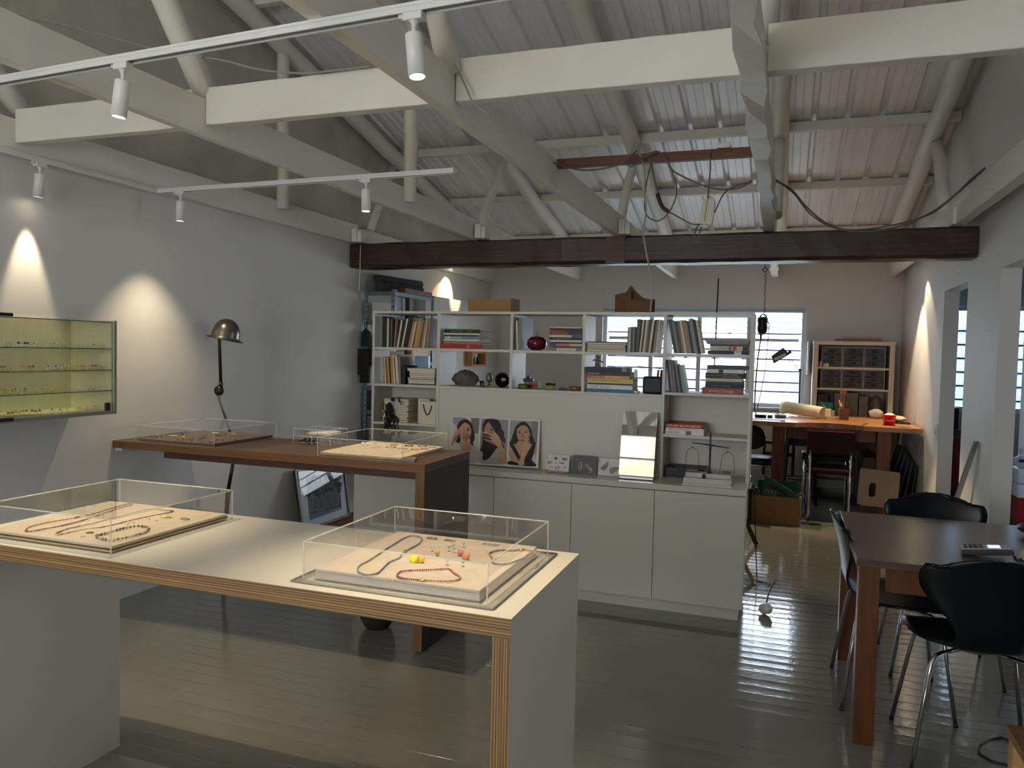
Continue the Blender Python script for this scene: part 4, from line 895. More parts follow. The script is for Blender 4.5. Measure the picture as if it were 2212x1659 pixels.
# dark rounded case right of the stack
p0, p1_ = at(1250+1580/11.64, 730+1380/11.64, Y=4.78), at(1250+2090/11.64, 730+980/11.64, Y=4.78)
o = MB().box(p0.x+.004, -.7035, 4.78, 4.90, S2, S2+.108).obj('dark_case', plain(16, 18, 28, .5), bevel=.012); tag(o, 'dark navy rounded case beside the stacked books, fourth bay', 'case')
tag(MB().lathe([(.008, 0), (.02, .006), (.022, .016), (.02, .016), (.007, .004)], T(-.858, 4.77, S2), 16).obj('white_dish', plain(230, 232, 234, .3)), 'tiny white dish in front of the dark navy case', 'dish')
tag(MB().box(-.889, -.868, 4.80, 4.83, S2+.12, S2+.155, M=T(0, 0, 0)).obj('price_tag', plain(226, 230, 232, .6)), 'small white tag hanging at the end of the stacked books', 'tag')
mb = MB(); mb.tube([(-.875, 4.83, S2+.15), (-.87, 4.83, S2+.17), (-.80, 4.84, S2+.163), (-.72, 4.85, S2+.155)], .002, 5); mb.tube([(-.87, 4.83, S2+.165), (-.81, 4.84, S2+.15), (-.722, 4.85, S2+.148)], .0016, 5)
bpy.data.objects.remove(bpy.data.objects['price_tag'])
tg = thing('tagged_wire', 'bent black wire with a hanging white tag, over the dark case', 'wire', (-.8, 4.84, S2+.11)); mb.obj('wire', M_blackm, tg); MB().box(-.889, -.866, 4.826, 4.829, S2+.10, S2+.148).obj('tag', plain(226, 230, 232, .6), tg)
# marker pens on the case
for k, (x, c) in enumerate(((-.742, (190, 60, 70)), (-.722, (20, 40, 34)))):
    tag(MB().tube([(x, 4.84, S2+.109), (x+.004, 4.84, S2+.15)], .0075, 10).obj('marker_cap', plain(*c, .4)), ('red and black' if k == 0 else 'dark green')+' marker upright on the navy case', 'marker')
# paper bags, left column
def bag(label, x0, x1, y0, y1, z, h, ribbon=True):
    r = thing('paper_bag', label, 'paper bag', ((x0+x1)/2, (y0+y1)/2, z), 0, 'cream paper bags'); m = plain(214, 206, 184, .75)
    mb = MB(); mb.box(x0, x1, y0, y1, z, z+h); mb.obj('bag_body', m, r, bevel=.001)
    if ribbon:
        xm = (x0+x1)/2; w = (x1-x0)*.26; mb = MB(); P = []
        for k in range(13):
            u = k/12; P.append((xm-w+2*w*u, y0-.004-.006*math.sin(PI*u), z+h-.02-.075*math.sin(PI*u)**.8+.008*math.sin(5*u)))
        mb.tube(P, .0035, 6); mb.obj('ribbon_handle', plain(20, 20, 26, .7), r)
    return r
bag('cream paper gift bag with a black ribbon handle in the bookcase', -2.345, -2.225, 4.752, 4.80, 1.0065, .156)
bag('cream paper bag standing behind the ribboned gift bag', -2.39, -2.30, 4.815, 4.86, 1.0065, .168, False)
rr = random.Random(9)
for k in range(12):
    z = 1.0068+k*.0135; dx = rr.uniform(-.008, .008); dy = rr.uniform(-.01, .01)
    tag(MB().box(-2.632+dx, -2.44+dx, 4.765+dy, 4.95+dy, z, z+.0125, M=None).obj('folded_paper_bag', plain(208, 200, 176, .8), bevel=.002), 'folded cream paper bag, %s from the bottom of the tall pile' % ORD[k], 'paper bag', 'folded paper bags in a pile')
for k, (x, zz, n, L) in enumerate(((-2.60, 1.13, 16, .10), (-2.57, 1.05, 22, .11), (-2.52, 1.165, 6, .03))):
    mb = MB()
    for i in range(n):
        a = rr.uniform(-.035, .05); P = [(x+a, 4.745-rr.uniform(0, .012), zz+rr.uniform(-.01, .02))]
        for j in range(4): P.append((P[-1][0]+rr.uniform(-.018, .018), P[-1][1]-rr.uniform(-.004, .005), P[-1][2]-L/4*rr.uniform(.5, 1.2)))
        mb.tube(P, .0034, 5)
    tag(mb.obj('ribbon_tangle', plain(14, 14, 16, .7)), ('upper tangle of black ribbons over the folded bags', 'lower tangle of black ribbons hanging past the shelf', 'small bow of black ribbon on the bag pile')[k], 'ribbon')['kind'] = 'stuff'
# ================================================================ things on the worktop
def atp(px, py, p0, n):
    d = ray(px, py); n = Vector(n); p0 = Vector(p0); c = Vector((0, 0, CAMZ)); t = (p0-c).dot(n)/d.dot(n); return c+d*t
def smooth_poly(P, k=5):
    n = len(P); out = []
    for i in range(n):
        a, b, c, d = (Vector((*P[(i+j-1) % n], 0)) for j in range(4))
        for s in range(k):
            u = s/k; q = .5*((2*b)+(c-a)*u+(2*a-5*b+4*c-d)*u*u+(3*b-a-3*c+d)*u**3); out.append((q.x, q.y))
    return out
class Plate:
    """flat printed sheet on a plane: shapes are inked layers given in picture coordinates"""
    def __init__(s, p0, n, tf): s.p0 = Vector(p0); s.n = Vector(n).normalized(); s.tf = tf
    def pts(s, P, lift=0.): return [atp(*s.tf(*q), s.p0, s.n)+s.n*lift for q in P]
    def shape(s, name, P, m, parent, lift, sm=True):
        Q = s.pts(smooth_poly(P) if sm else P, lift); mb = MB(); mb.add(Q, [list(range(len(Q)))])
        # fill concave outlines properly
        import mathutils
        tri = mathutils.geometry.tessellate_polygon([Q]); mb = MB().add(Q, [tuple(t) for t in tri])
        o = mb.obj(name, m, parent); return o
def tri_fill(groups):
    import mathutils
    mb = MB()
    for Q, mi in groups:
        tri = mathutils.geometry.tessellate_polygon([Q]); mb.add(Q, [tuple(t) for t in tri], mi)
    return mb
n_ = Vector((0, -1, .19)).normalized()
pl = Plate((-1.487, 4.668, .763), n_, lambda x, y: (960+x/10.055, 890+y/10.055))
po = thing('photo_poster', 'white-bordered poster with three portrait photographs of a dark-haired woman', 'poster', (-1.78, 4.69, .7625))
Q = pl.pts([(160, 80), (2085, 180), (2032, 1218), (95, 1112)])
mb = MB(); b_ = [q-n_*.004 for q in Q]; mb.add(Q+b_, [(0, 1, 2, 3), (7, 6, 5, 4), (0, 4, 5, 1), (1, 5, 6, 2), (2, 6, 7, 3), (3, 7, 4, 0)]); mb.obj('mount_board', plain(216, 214, 206, .5), po)
SK, SKD, HR, HR2 = (186, 142, 112), (150, 108, 84), (26, 20, 20), (62, 40, 34)
def portrait(name, shapes):
    mats, groups, k = [], [], 0
    for col, P, sm in shapes:
        m = plain(*col, .6, vary=.06); 
        if m not in mats: mats.append(m)
        k += 1; groups.append((pl.pts(smooth_poly(P) if sm else P, .0003+.00016*k), mats.index(m)))
    tri_fill(groups).obj(name, mats, po)
portrait('left_portrait', [
    ((196, 194, 192), [(185, 105), (768, 130), (715, 1090), (135, 1070)], False), ((150, 148, 148), [(185, 105), (470, 117), (300, 330), (180, 230)], False),
    ((112, 112, 110), [(585, 130), (766, 135), (742, 468), (565, 455)], False),
    (HR, [(440, 155), (520, 175), (600, 270), (628, 380), (660, 520), (655, 600), (620, 680), (640, 735), (560, 680), (540, 560), (350, 520), (360, 620), (280, 710), (210, 690), (270, 600), (300, 480), (275, 330), (340, 200)], True),
    (SK, [(340, 640), (560, 640), (560, 700), (650, 745), (540, 845), (365, 840), (340, 700)], True),
    ((204, 202, 204), [(150, 800), (240, 660), (330, 720), (370, 850), (200, 1070), (135, 1070)], True), ((178, 174, 172), [(640, 745), (745, 780), (715, 1090), (420, 1082), (370, 850), (545, 845)], True),
    (SK, [(440, 235), (520, 265), (575, 350), (585, 440), (560, 540), (500, 630), (440, 640), (385, 600), (345, 520), (350, 400), (370, 290)], True),
    (SKD, [(490, 460), (560, 500), (545, 560), (500, 625), (450, 638), (470, 560)], True),
    ((60, 40, 34), [(485, 385), (520, 372), (550, 395), (520, 412), (488, 405)], True), ((70, 48, 40), [(480, 352), (530, 340), (560, 365), (525, 356)], True),
    ((170, 126, 100), [(420, 410), (450, 400), (470, 500), (430, 516), (395, 500)], True),
    ((128, 60, 54), [(390, 556), (440, 548), (492, 560), (440, 577)], True),
    ((190, 148, 116), [(428, 250), (440, 262), (400, 330), (470, 285), (490, 292), (440, 355), (490, 318), (480, 345), (400, 430), (345, 470), (270, 580), (200, 650), (155, 745), (165, 600), (240, 440), (300, 370), (350, 320)], True),
    (SKD, [(300, 470), (345, 470), (270, 580), (200, 650), (155, 745), (200, 620)], True)])
portrait('middle_portrait', [
    ((142, 140, 138), [(800, 140), (1395, 172), (1345, 1135), (750, 1095)], False),
    ((170, 166, 162), [(770, 880), (900, 780), (1150, 800), (1190, 900), (1180, 1125), (750, 1095)], True),
    (HR, [(920, 150), (1130, 160), (1220, 260), (1245, 400), (1230, 600), (1300, 760), (1310, 900), (1180, 760), (1050, 900), (960, 1010), (840, 1040), (830, 880), (780, 830), (820, 700), (830, 520), (828, 300), (860, 210)], True),
    (HR2, [(1200, 370), (1290, 420), (1300, 520), (1330, 620), (1300, 690), (1240, 620), (1180, 560), (1160, 430)], True),
    ((166, 126, 102), [(960, 225), (1010, 290), (1080, 380), (1060, 470), (900, 440), (870, 370), (890, 300)], True), ((60, 38, 32), [(1000, 385), (1045, 372), (1072, 400), (1030, 410)], True), ((56, 38, 34), [(980, 352), (1040, 346), (1076, 368), (1030, 358)], True),
    ((192, 154, 122), [(865, 380), (910, 395), (1060, 480), (1055, 405), (1120, 455), (1200, 560), (1240, 680), (1260, 760), (1180, 770), (1100, 720), (990, 670), (880, 610), (870, 585), (1000, 610), (1020, 590), (850, 520), (850, 505), (1000, 540), (1010, 520), (900, 480), (810, 440), (815, 425), (880, 430)], True),
    (SKD, [(900, 600), (1000, 622), (1150, 740), (1180, 770), (1090, 715), (985, 668)], True),
    ((120, 84, 66), [(900, 460), (1050, 540), (1060, 552), (905, 476)], False), ((120, 84, 66), [(870, 500), (1010, 580), (1015, 590), (872, 516)], False), ((120, 84, 66), [(900, 398), (1040, 470), (1050, 484), (905, 412)], False),
    ((184, 146, 110), [(1160, 760), (1250, 740), (1330, 860), (1355, 1000), (1342, 1132), (1190, 1120), (1170, 960)], True), ((50, 34, 30), [(1290, 900), (1332, 902), (1330, 914), (1290, 912)], False)])
portrait('right_portrait', [
    ((150, 150, 146), [(1430, 172), (2040, 205), (1985, 1185), (1380, 1142)], False), ((122, 124, 124), [(1900, 200), (2040, 205), (2012, 690), (1900, 680)], False),
    ((190, 192, 192), [(1385, 900), (1450, 1060), (1380, 1110)], False), ((190, 192, 192), [(1900, 1020), (1960, 900), (2000, 1100), (1990, 1180), (1940, 1140)], False),
    (HR, [(1690, 212), (1790, 240), (1890, 380), (1905, 500), (1950, 620), (1930, 700), (1800, 680), (1560, 700), (1450, 660), (1470, 560), (1510, 430), (1560, 300)], True),
    (HR2, [(1480, 500), (1520, 560), (1530, 640), (1440, 650), (1465, 570)], True),
    (SK, [(1600, 640), (1800, 640), (1880, 720), (2010, 720), (2000, 900), (1960, 880), (1780, 900), (1680, 920), (1560, 980), (1620, 1120), (1500, 1130), (1400, 820), (1420, 720), (1560, 700)], True),
    ((18, 18, 22), [(1410, 670), (1470, 650), (1600, 880), (1660, 960), (1780, 900), (1940, 660), (1985, 690), (1940, 900), (1900, 1040), (1980, 1180), (1400, 1140), (1430, 1060), (1620, 1110), (1560, 960), (1480, 820)], True),
    (SK, [(1690, 292), (1780, 310), (1840, 400), (1850, 520), (1800, 620), (1720, 690), (1650, 670), (1600, 580), (1570, 460), (1590, 360)], True),
    (SKD, [(1840, 470), (1872, 480), (1850, 560), (1810, 610), (1830, 530)], True),
    ((84, 60, 50), [(1590, 440), (1640, 428), (1668, 450), (1630, 462)], True), ((84, 60, 50), [(1738, 440), (1780, 428), (1812, 444), (1775, 458)], True),
    ((74, 50, 42), [(1580, 412), (1630, 402), (1672, 422), (1630, 414)], True), ((74, 50, 42), [(1735, 418), (1790, 400), (1826, 422), (1785, 412)], True),
    ((168, 120, 96), [(1690, 450), (1715, 450), (1740, 555), (1700, 568), (1665, 550)], True), ((124, 70, 62), [(1650, 610), (1700, 600), (1750, 618), (1700, 636), (1665, 628)], True),
    ((194, 148, 120), [(1840, 565), (1850, 580), (1800, 690), (1862, 620), (1860, 650), (1820, 740), (1890, 690), (1870, 770), (1800, 900), (1740, 1030), (1730, 1150), (1610, 1140), (1650, 980), (1700, 860), (1720, 740), (1770, 660)], True)])
# three picture cards
def card(label, px, shapes, ground, base_z=.7645):
    (x0, y0), (x1, y1) = px; p = at(x0, y1, Z=base_z); q = at(x1, y1+4, Z=base_z); top = at(x0, y0, Y=p.y+.02); h = top.z-base_z; w = (q-p).length
    c = thing('picture_card', label, 'card', ((p+q)/2), 0, 'propped picture cards'); n = Vector((0, -1, .16)).normalized(); u = Vector((1, 0, 0)); v = Vector((0, .16, 1)).normalized(); o = Vector((p.x, p.y, base_z))
    mb = MB(); Q = [o, o+u*w, o+u*w+v*h, o+v*h]; b_ = [k-n*.002 for k in Q]; mb.add(Q+b_, [(0, 1, 2, 3), (7, 6, 5, 4), (0, 4, 5, 1), (1, 5, 6, 2), (2, 6, 7, 3), (3, 7, 4, 0)]); mb.obj('card_sheet', plain(*ground, .4), c)
    groups, mats = [], []
    for col, P in shapes:
        m = plain(*col, .4)
        if m not in mats: mats.append(m)
        groups.append(([o+u*w*a+v*h*b_+n*.0005 for a, b_ in smooth_poly(P, 3)], mats.index(m)))
    tri_fill(groups).obj('printed_jewels', mats, c)
    return c, o, u, v, w, h, n
def ell(cx, cy, rx, ry, n=12, a0=0, rot=0):
    return [(cx+rx*math.cos(2*PI*i/n+a0)*math.cos(rot)-ry*math.sin(2*PI*i/n+a0)*math.sin(rot), cy+rx*math.cos(2*PI*i/n+a0)*math.sin(rot)+ry*math.sin(2*PI*i/n+a0)*math.cos(rot)) for i in range(n)]
sc_ = [((60, 56, 74), ell(.42, .78, .07, .09)), ((110, 96, 92), ell(.79, .76, .12, .09)), ((200, 192, 192), ell(.79, .76, .095, .06)), ((130, 116, 112), [(.08, .38), (.3, .56), (.14, .6), (.06, .5)]), ((150, 140, 134), ell(.42, .5, .05, .045)), ((200, 192, 192), ell(.42, .51, .035, .03)),
       ((54, 34, 38), [(.58, .48), (.66, .5), (.74, .44), (.76, .56), (.67, .52), (.6, .58)]), ((60, 50, 46), ell(.2, .22, .03, .03)), ((60, 50, 46), ell(.28, .24, .02, .03)), ((50, 50, 48), ell(.45, .22, .03, .06)), ((50, 50, 48), ell(.56, .24, .03, .06)), ((50, 50, 48), ell(.83, .26, .03, .05)), ((90, 84, 80), ell(.45, .1, .03, .03)), ((90, 84, 80), ell(.55, .08, .03, .03))]
c, o, u, v, w, h, n = card('white card printed with nine small jewels, leftmost of the three cards', ((1178, 980), (1228, 1016)), sc_, (206, 198, 198))
MW = Matrix((u, v, n)).transposed().to_4x4()
lettering('elval', T(*(o+u*w*.05+v*h*.82+n*.0008)) @ MW @ RZ(-PI/2), .014, plain(40, 40, 40, .5), c, depth=.0002)
c, o, u, v, w, h, n = card('black card with a gold and a silver ring, middle of the three cards', ((1236, 982), (1288, 1021)), [((170, 146, 110), ell(.32, .42, .075, .24)), ((20, 22, 24), ell(.31, .42, .04, .19)), ((176, 176, 172), ell(.68, .34, .055, .23, rot=.7)), ((20, 22, 24), ell(.67, .35, .03, .19, rot=.7)), ((120, 120, 118), ell(.72, .1, .05, .03))], (30, 32, 34))
lettering('elval', T(*(o+u*w*.15+v*h*.76+n*.0008)) @ MW, .010, plain(220, 220, 220, .5), c, depth=.0002)
c, o, u, v, w, h, n = card('grey card with two silver shell shapes, beside the mirror', ((1291, 988), (1340, 1026)), [((104, 100, 102), [(.12, .45), (.42, .82), (.44, .6), (.3, .3), (.18, .32)]), ((170, 166, 166), [(.17, .44), (.36, .66), (.24, .36)]), ((110, 106, 104), [(.5, .42), (.62, .52), (.95, .5), (.62, .12), (.52, .22)]), ((160, 156, 154), [(.55, .38), (.72, .42), (.6, .22)])], (196, 190, 190))
lettering('elval', T(*(o+u*w*.05+v*h*.84+n*.0008)) @ MW @ RZ(-PI/2), .014, plain(40, 40, 40, .5), c, depth=.0002)
M_brass = mat('aged_brass', (.55, .45, .26), .28, metal=1, vary=.1)
for x0, x1, lab in ((1177, 1232, 'left shallow brass tray with upturned ends under the white card'), (1234, 1286, 'right flat brass tray under the black card')):
    a = at(x0, 1019, Z=.764); b2 = at(x1, 1022, Z=.764); y0 = a.y-.005
    mb = MB(); prof = [(0, .009), (.006, .003), (.014, .0), ]
    L = b2.x-a.x
    def tf(i, j, L=L, a=a, y0=y0): return Vector((a.x+L*i, y0-.012+.055*j, .7632+.011*max(0, (abs(i-.5)*2-.85)/.15)**2+.004*(abs(j-.5)*2)**6))
    o = mb.grid(tf, 21, 9).obj('brass_tray', M_brass, solid=.0012); tag(o, lab, 'tray', 'brass trays')
# folding mirror
M_mirror = mat('mirror_glass', (.92, .92, .9), .01, metal=1, vary=0)
M_alu = mat('brushed_aluminium', (.55, .55, .54), .3, metal=1, vary=.05)
mr = thing('table_mirror', 'tall two-part folding mirror on an aluminium foot', 'mirror', (-.81, 4.62, .7625))
a = at(1338, 1031, Z=.763); b2 = at(1412, 1038, Z=.763)
def slab(name, m, P4, th, parent):
    n2 = (P4[1]-P4[0]).cross(P4[3]-P4[0]).normalized(); b_ = [k-n2*th for k in P4]
    return MB().add(P4+b_, [(0, 1, 2, 3), (7, 6, 5, 4), (0, 4, 5, 1), (1, 5, 6, 2), (2, 6, 7, 3), (3, 7, 4, 0)]).obj(name, m, parent)
x0, x1 = a.x+.002, b2.x
v1 = Vector((0, .20, 1)).normalized(); z_b = .785
Pb = Vector((x0, 4.595, z_b)); Pt = Pb+v1*.237; w_ = Vector((x1-x0, 0, 0))
slab('lower_glass', M_mirror, [Pb, Pb+w_, Pt+w_, Pt], .006, mr)
Pc = Pt+v1*.005+Vector((0, .0, 0)); v2 = Vector((0, .42, 1)).normalized(); Pd = Pc+v2*.155
slab('upper_glass', M_mirror, [Pc, Pc+w_, Pd+w_, Pd], .006, mr)
mb = MB().box(x0-.002, x1+.003, 4.584, 4.66, .7625, .7835); mb.obj('foot', M_alu, mr, bevel=.006)
MB().beam(Pt+Vector((0, .004, .002)), Pt+w_+Vector((0, .004, .002)), .012, .006).obj('hinge_bar', M_alu, mr)
# apothecary scales
s_ = thing('balance_scales', 'old jeweller\'s balance scales on a pale painted box base', 'scales', (-.392, 4.6, .7625))
M_sc = plain(196, 194, 184, .45); M_iron = mat('dark_iron', (.05, .055, .06), .4, metal=.8)
MB().box(-.53, -.262, 4.545, 4.65, .7745, .806).obj('lower_box', M_sc, s_, bevel=.002)
MB().box(-.536, -.256, 4.542, 4.56, .7625, .774).obj('base_rail', M_sc, s_); MB().box(-.536, -.256, 4.635, 4.652, .7625, .774).obj('base_rail', M_sc, s_)
MB().box(-.522, -.268, 4.575, 4.648, .8065, .832).obj('upper_box', M_sc, s_, bevel=.002)
cx = -.388
MB().lathe([(.016, 0), (.012, .004), (.006, .012), (.0055, .14), (.009, .146), (.005, .152), (.009, .162), (.005, .172), (.004, .23), (.008, .234), (.0, .236)], T(cx, 4.605, .8325), 16).obj('pillar', M_iron, s_)
bm = MB(); bm.tube([(cx-.105, 4.60, 1.005), (cx-.03, 4.60, 1.0), (cx, 4.60, .998), (cx+.03, 4.60, .994), (cx+.108, 4.60, .986)], [.0022, .004, .006, .004, .0022], 8); bm.obj('beam', M_iron, s_)
for sx, zt_ in ((-.1, .975), (.1, .962)):
    X = cx+sx; zp = .842; hp = MB(); P = []
    for i in range(17):
        a_ = PI*i/16; P.append((X-.034*math.cos(a_), 4.60, zt_-.04+.04*math.sin(a_)))
    P = [(X-.042, 4.60, zp)]+P+[(X+.042, 4.60, zp)]; hp.tube(P, .0014, 6); hp.lathe([(.004, 0), (.002, .008), (0, .012)], T(X, 4.60, zt_), 8)
    ho = hp.obj('hanger', M_iron, s_); MB().lathe([(0, -.004), (.02, -.003), (.036, .003), (.037, .004), (.02, -.001), (0, -.002)], T(X, 4.60, zp), 24).obj('pan', mat('steel', (.6, .6, .58), .22, metal=1), ho)
MB().lathe([(.009, 0), (.009, .02), (.003, .023), (.003, .028), (0, .028)], T(cx-.028, 4.562, .8062), 14).obj('weight', M_iron, s_)
# ================================================================ on top of the bookcase
M_card = mat('brown_cardboard', srgb(152, 118, 78), .85, vary=.07, scale=6)
M_cardd = mat('dark_brown_cardboard', srgb(104, 74, 50), .85, vary=.08, scale=6)
def open_box(name, label, x0, x1, y0, y1, z, h, m, t=.004, tops=(0, 0, 0, 0), cat='box', group=None):
    """walls with their own top outline offset (front,right,back,left)"""
    r = thing(name, label, cat, ((x0+x1)/2, (y0+y1)/2, z), 0, group)
    MB().box(x0, x1, y0, y1, z, z+t).obj('bottom', m, r)
    MB().box(x0, x1, y0, y0+t, z+t, z+h+tops[0]).obj('front_wall', m, r); MB().box(x0, x1, y1-t, y1, z+t, z+h+tops[2]).obj('back_wall', m, r)
    MB().box(x0, x0+t, y0+t, y1-t, z+t, z+h+tops[3]).obj('left_wall', m, r); MB().box(x1-t, x1, y0+t, y1-t, z+t, z+h+tops[1]).obj('right_wall', m, r)
    return r
open_box('cardboard_tray', 'low brown cardboard tray on top of the bookcase, left', -2.02, -1.715, 4.80, 4.98, 1.777, .085, M_card, tops=(0, .006, .01, 0))
r = thing('cut_cardboard_box', 'dark cardboard box with curved cut-out sides on top of the bookcase', 'box', (-.915, 4.88, 1.777))
def cutwall(P, p0, u, th, name):
    M = Matrix((u, Vector((0, 0, 1)), u.cross(Vector((0, 0, 1))))).transposed().to_4x4(); M.translation = p0
    MB().prism(smooth_poly(P, 2) if False else P, M, th).obj(name, M_cardd, r)
X0, X1 = at(1328, 670, Y=4.80).x, at(1406, 670, Y=4.80).x
cutwall([(0, 0), (.10, 0), (.10, .135), (.085, .15), (.06, .125), (.03, .12), (0, .11)], Vector((X0, 4.80, 1.7775)), Vector((.95, .3, 0)).normalized(), .004, 'left_flap')
cutwall([(0, 0), (.17, 0), (.17, .085), (.12, .09), (.09, .1), (.05, .135), (.02, .175), (0, .16)], Vector((X0+.07, 4.87, 1.7775)), Vector((1, 0, 0)), .004, 'back_wall')
cutwall([(0, 0), (.155, 0), (.155, .082), (.1, .074), (.05, .08), (0, .088)], Vector((X1-.158, 4.80, 1.7775)), Vector((1, 0, 0)), .004, 'front_wall')
cutwall([(0, 0), (.08, 0), (.08, .09), (.04, .086), (0, .082)], Vector((X1, 4.80, 1.7775)), Vector((-.05, 1, 0)).normalized(), .004, 'right_wall')
# ================================================================ dining table and chairs
M_tt = grain('dark_worn_table_top', srgb(76, 58, 48), srgb(100, 80, 68), 'x', .26, bump=.12, dens=10)
M_tl = grain('orange_brown_wood', srgb(84, 46, 18), srgb(108, 62, 26), 'z', .4, bump=.1, dens=14)
tz2 = .74
td = thing('dining_table', 'dark-topped wooden table with square orange-brown legs at the right', 'table', (1.0, 3.75, 0))
X0, X1, Y0, Y1 = .295, 1.95, 3.255, 4.25
MB().box(X0, X1, Y0, Y1, tz2-.028, tz2).obj('tabletop', M_tt, td, bevel=.002)
for y in (Y0+.025, Y1-.045): MB().box(X0+.11, X1-.09, y, y+.022, tz2-.125, tz2-.0285).obj('apron', M_tl, td)
for x in (X0+.03, X1-.05): MB().box(x, x+.022, Y0+.1, Y1-.1, tz2-.125, tz2-.0285).obj('apron', M_tl, td)
for x in (X0+.012, X1-.09):
    for y in (Y0+.015, Y1-.09): MB().box(x, x+.076, y, y+.076, 0, tz2-.0285).obj('leg', M_tl, td, bevel=.003)
M_shell = mat('black_lacquered_plywood', (.006, .007, .009), .3, vary=.05, spec=.35)
M_chrome = mat('chrome', (.7, .7, .7), .12, metal=1, vary=.02)
def chair_shell():
    # centre line (y, z) from the seat front to the top of the back; half width; side lift
    prof = [(.235, .435, .16, .0), (.22, .452, .205, .002), (.15, .462, .232, .004), (.05, .455, .236, .010), (-.06, .446, .215, .014), (-.13, .450, .165, .012), (-.175, .475, .118, .004), (-.2, .52, .108, .0),
            (-.212, .575, .135, -.006), (-.222, .635, .19, -.016), (-.235, .695, .232, -.026), (-.25, .75, .238, -.03), (-.262, .79, .215, -.026), (-.27, .815, .15, -.018), (-.273, .824, .06, -.012)]
    def ip(t):
        f = t*(len(prof)-1); i = min(int(f), len(prof)-2); u = f-i
        P = [prof[max(0, min(len(prof)-1, i+k-1))] for k in range(4)]
        return [.5*((2*P[1][j])+(P[2][j]-P[0][j])*u+(2*P[0][j]-5*P[1][j]+4*P[2][j]-P[3][j])*u*u+(3*P[1][j]-P[0][j]-3*P[2][j]+P[3][j])*u**3) for j in range(4)]
    def f(t, s):
        y, z, w, c = ip(t); u = s*2-1
        if t < .5: return Vector((w*u, y-.0*abs(u), z+c*u*u*1.6-(.018*u**4 if t < .12 else 0)))
        return Vector((w*u, y-c*u*u*1.5, z-.03*u**4*(1 if t > .85 else 0)))
    return MB().grid(f, 44, 15)
def make_chair(label, loc, rz):
    r = thing('dining_chair', label, 'chair', loc, 0, 'black shell chairs at the dining table')
    chair_shell().obj('seat_shell', M_shell, None, base=(0, 0, 0), solid=.009).parent = r
    bpy.data.objects[-1] if False else None
    def loc_obj(mb, name, m):
        o = mb.obj(name, m, None, base=(0, 0, 0)); o.parent = r; return o
    loc_obj(MB().lathe([(.07, .418), (.072, .428), (.068, .438), (0, .438)], T(0, .0, 0), 20), 'mounting_plate', M_chrome)
    for sx in (-1, 1):
        for sy in (-1, 1):
            P = [Vector((sx*.03, sy*.02, .424)), Vector((sx*.14, sy*.125, .424)), Vector((sx*.163, sy*.148, .418)), Vector((sx*.176, sy*.162, .398)), Vector((sx*.184, sy*.17, .36)), Vector((sx*.238, sy*.218, .012))]
            l_ = loc_obj(MB().tube(P, .0085, 10), 'leg', M_chrome)
            f_ = MB().lathe([(.0095, 0), (.0095, .014), (0, .014)], T(sx*.239, sy*.219, 0), 10).obj('rubber_foot', M_black, None, base=(0, 0, 0)); f_.parent = l_
    r.location = loc; r.rotation_euler = (0, 0, rz); return r
ch = make_chair('black shell chair nearest the camera, back turned, tucked under the table', (.728, 3.345, 0), .03)
dup(ch, (.50, 3.81, 0), -PI/2+.03, 'black shell chair at the left end of the table, seen edge on')
dup(ch, (.77, 4.265, 0), PI+.02, 'black shell chair on the far side of the table facing the camera')
# card terminal
pz = tz2
ct = thing('card_terminal', 'small grey card payment terminal with a glowing violet screen', 'card terminal', (.79, 3.53, pz))
M_t = T(.80, 3.52, pz+.012) @ RZ(-.1) @ RY(-.12)
MB().box(-.095, .085, -.038, .038, .0, .022, M=M_t).obj('body', plain(70, 70, 72, .5), ct, bevel=.005)
MB().box(-.092, .08, -.036, .036, .0222, .027, M=M_t).obj('face_plate', plain(176, 174, 168, .4), ct, bevel=.002)
MB().box(-.0, .042, -.026, .026, .0272, .0285, M=M_t).obj('screen', mat('violet_screen', srgb(120, 120, 220), .2, emit=srgb(140, 140, 255), estr=1.6), ct)
for i in range(4):
    for j in range(3): MB().box(-.085+i*.018, -.072+i*.018, -.026+j*.019, -.013+j*.019, .0272, .031, M=M_t).obj('key', plain(60, 60, 62, .5) if i < 3 else plain(120, 40, 40, .5), ct)
tag(MB().grid(lambda u, v: Vector((.895+.055*u, 3.50+.07*v, pz+.004+.028*math.sin(PI*u)*math.sin(PI*v)+.006*math.sin(9*u+4*v))), 14, 14).obj('crumpled_receipt', plain(196, 186, 166, .8), solid=.001), 'crumpled paper receipt beside the card terminal', 'paper')
# black pouch
def blob(name, label, cat, c, r, m, seed=1, amp=.12, nu=22, nv=12, group=None):
    rr = random.Random(seed); ph = [rr.uniform(0, 6) for _ in range(6)]; c = Vector(c)
    def f(u, v):
        th = 2*PI*u; p = PI*v; k = 1+amp*(math.sin(3*th+ph[0]+2*p)+.6*math.sin(5*th+ph[1]-3*p)+.5*math.sin(7*p+ph[2]))*math.sin(p)
        return c+Vector((r[0]*math.sin(p)*math.cos(th)*k, r[1]*math.sin(p)*math.sin(th)*k, r[2]*(1-math.cos(p))*.5*2-0*k))
    return tag(MB().grid(f, nu, nv).obj(name, m), label, cat, group)
blob('black_pouch', 'soft black leather pouch lying at the right edge of the table', 'pouch', (1.17, 4.03, pz), (.14, .10, .032), mat('black_leather', (.016, .016, .018), .5, bump=.6, bscale=30), 4, .08)
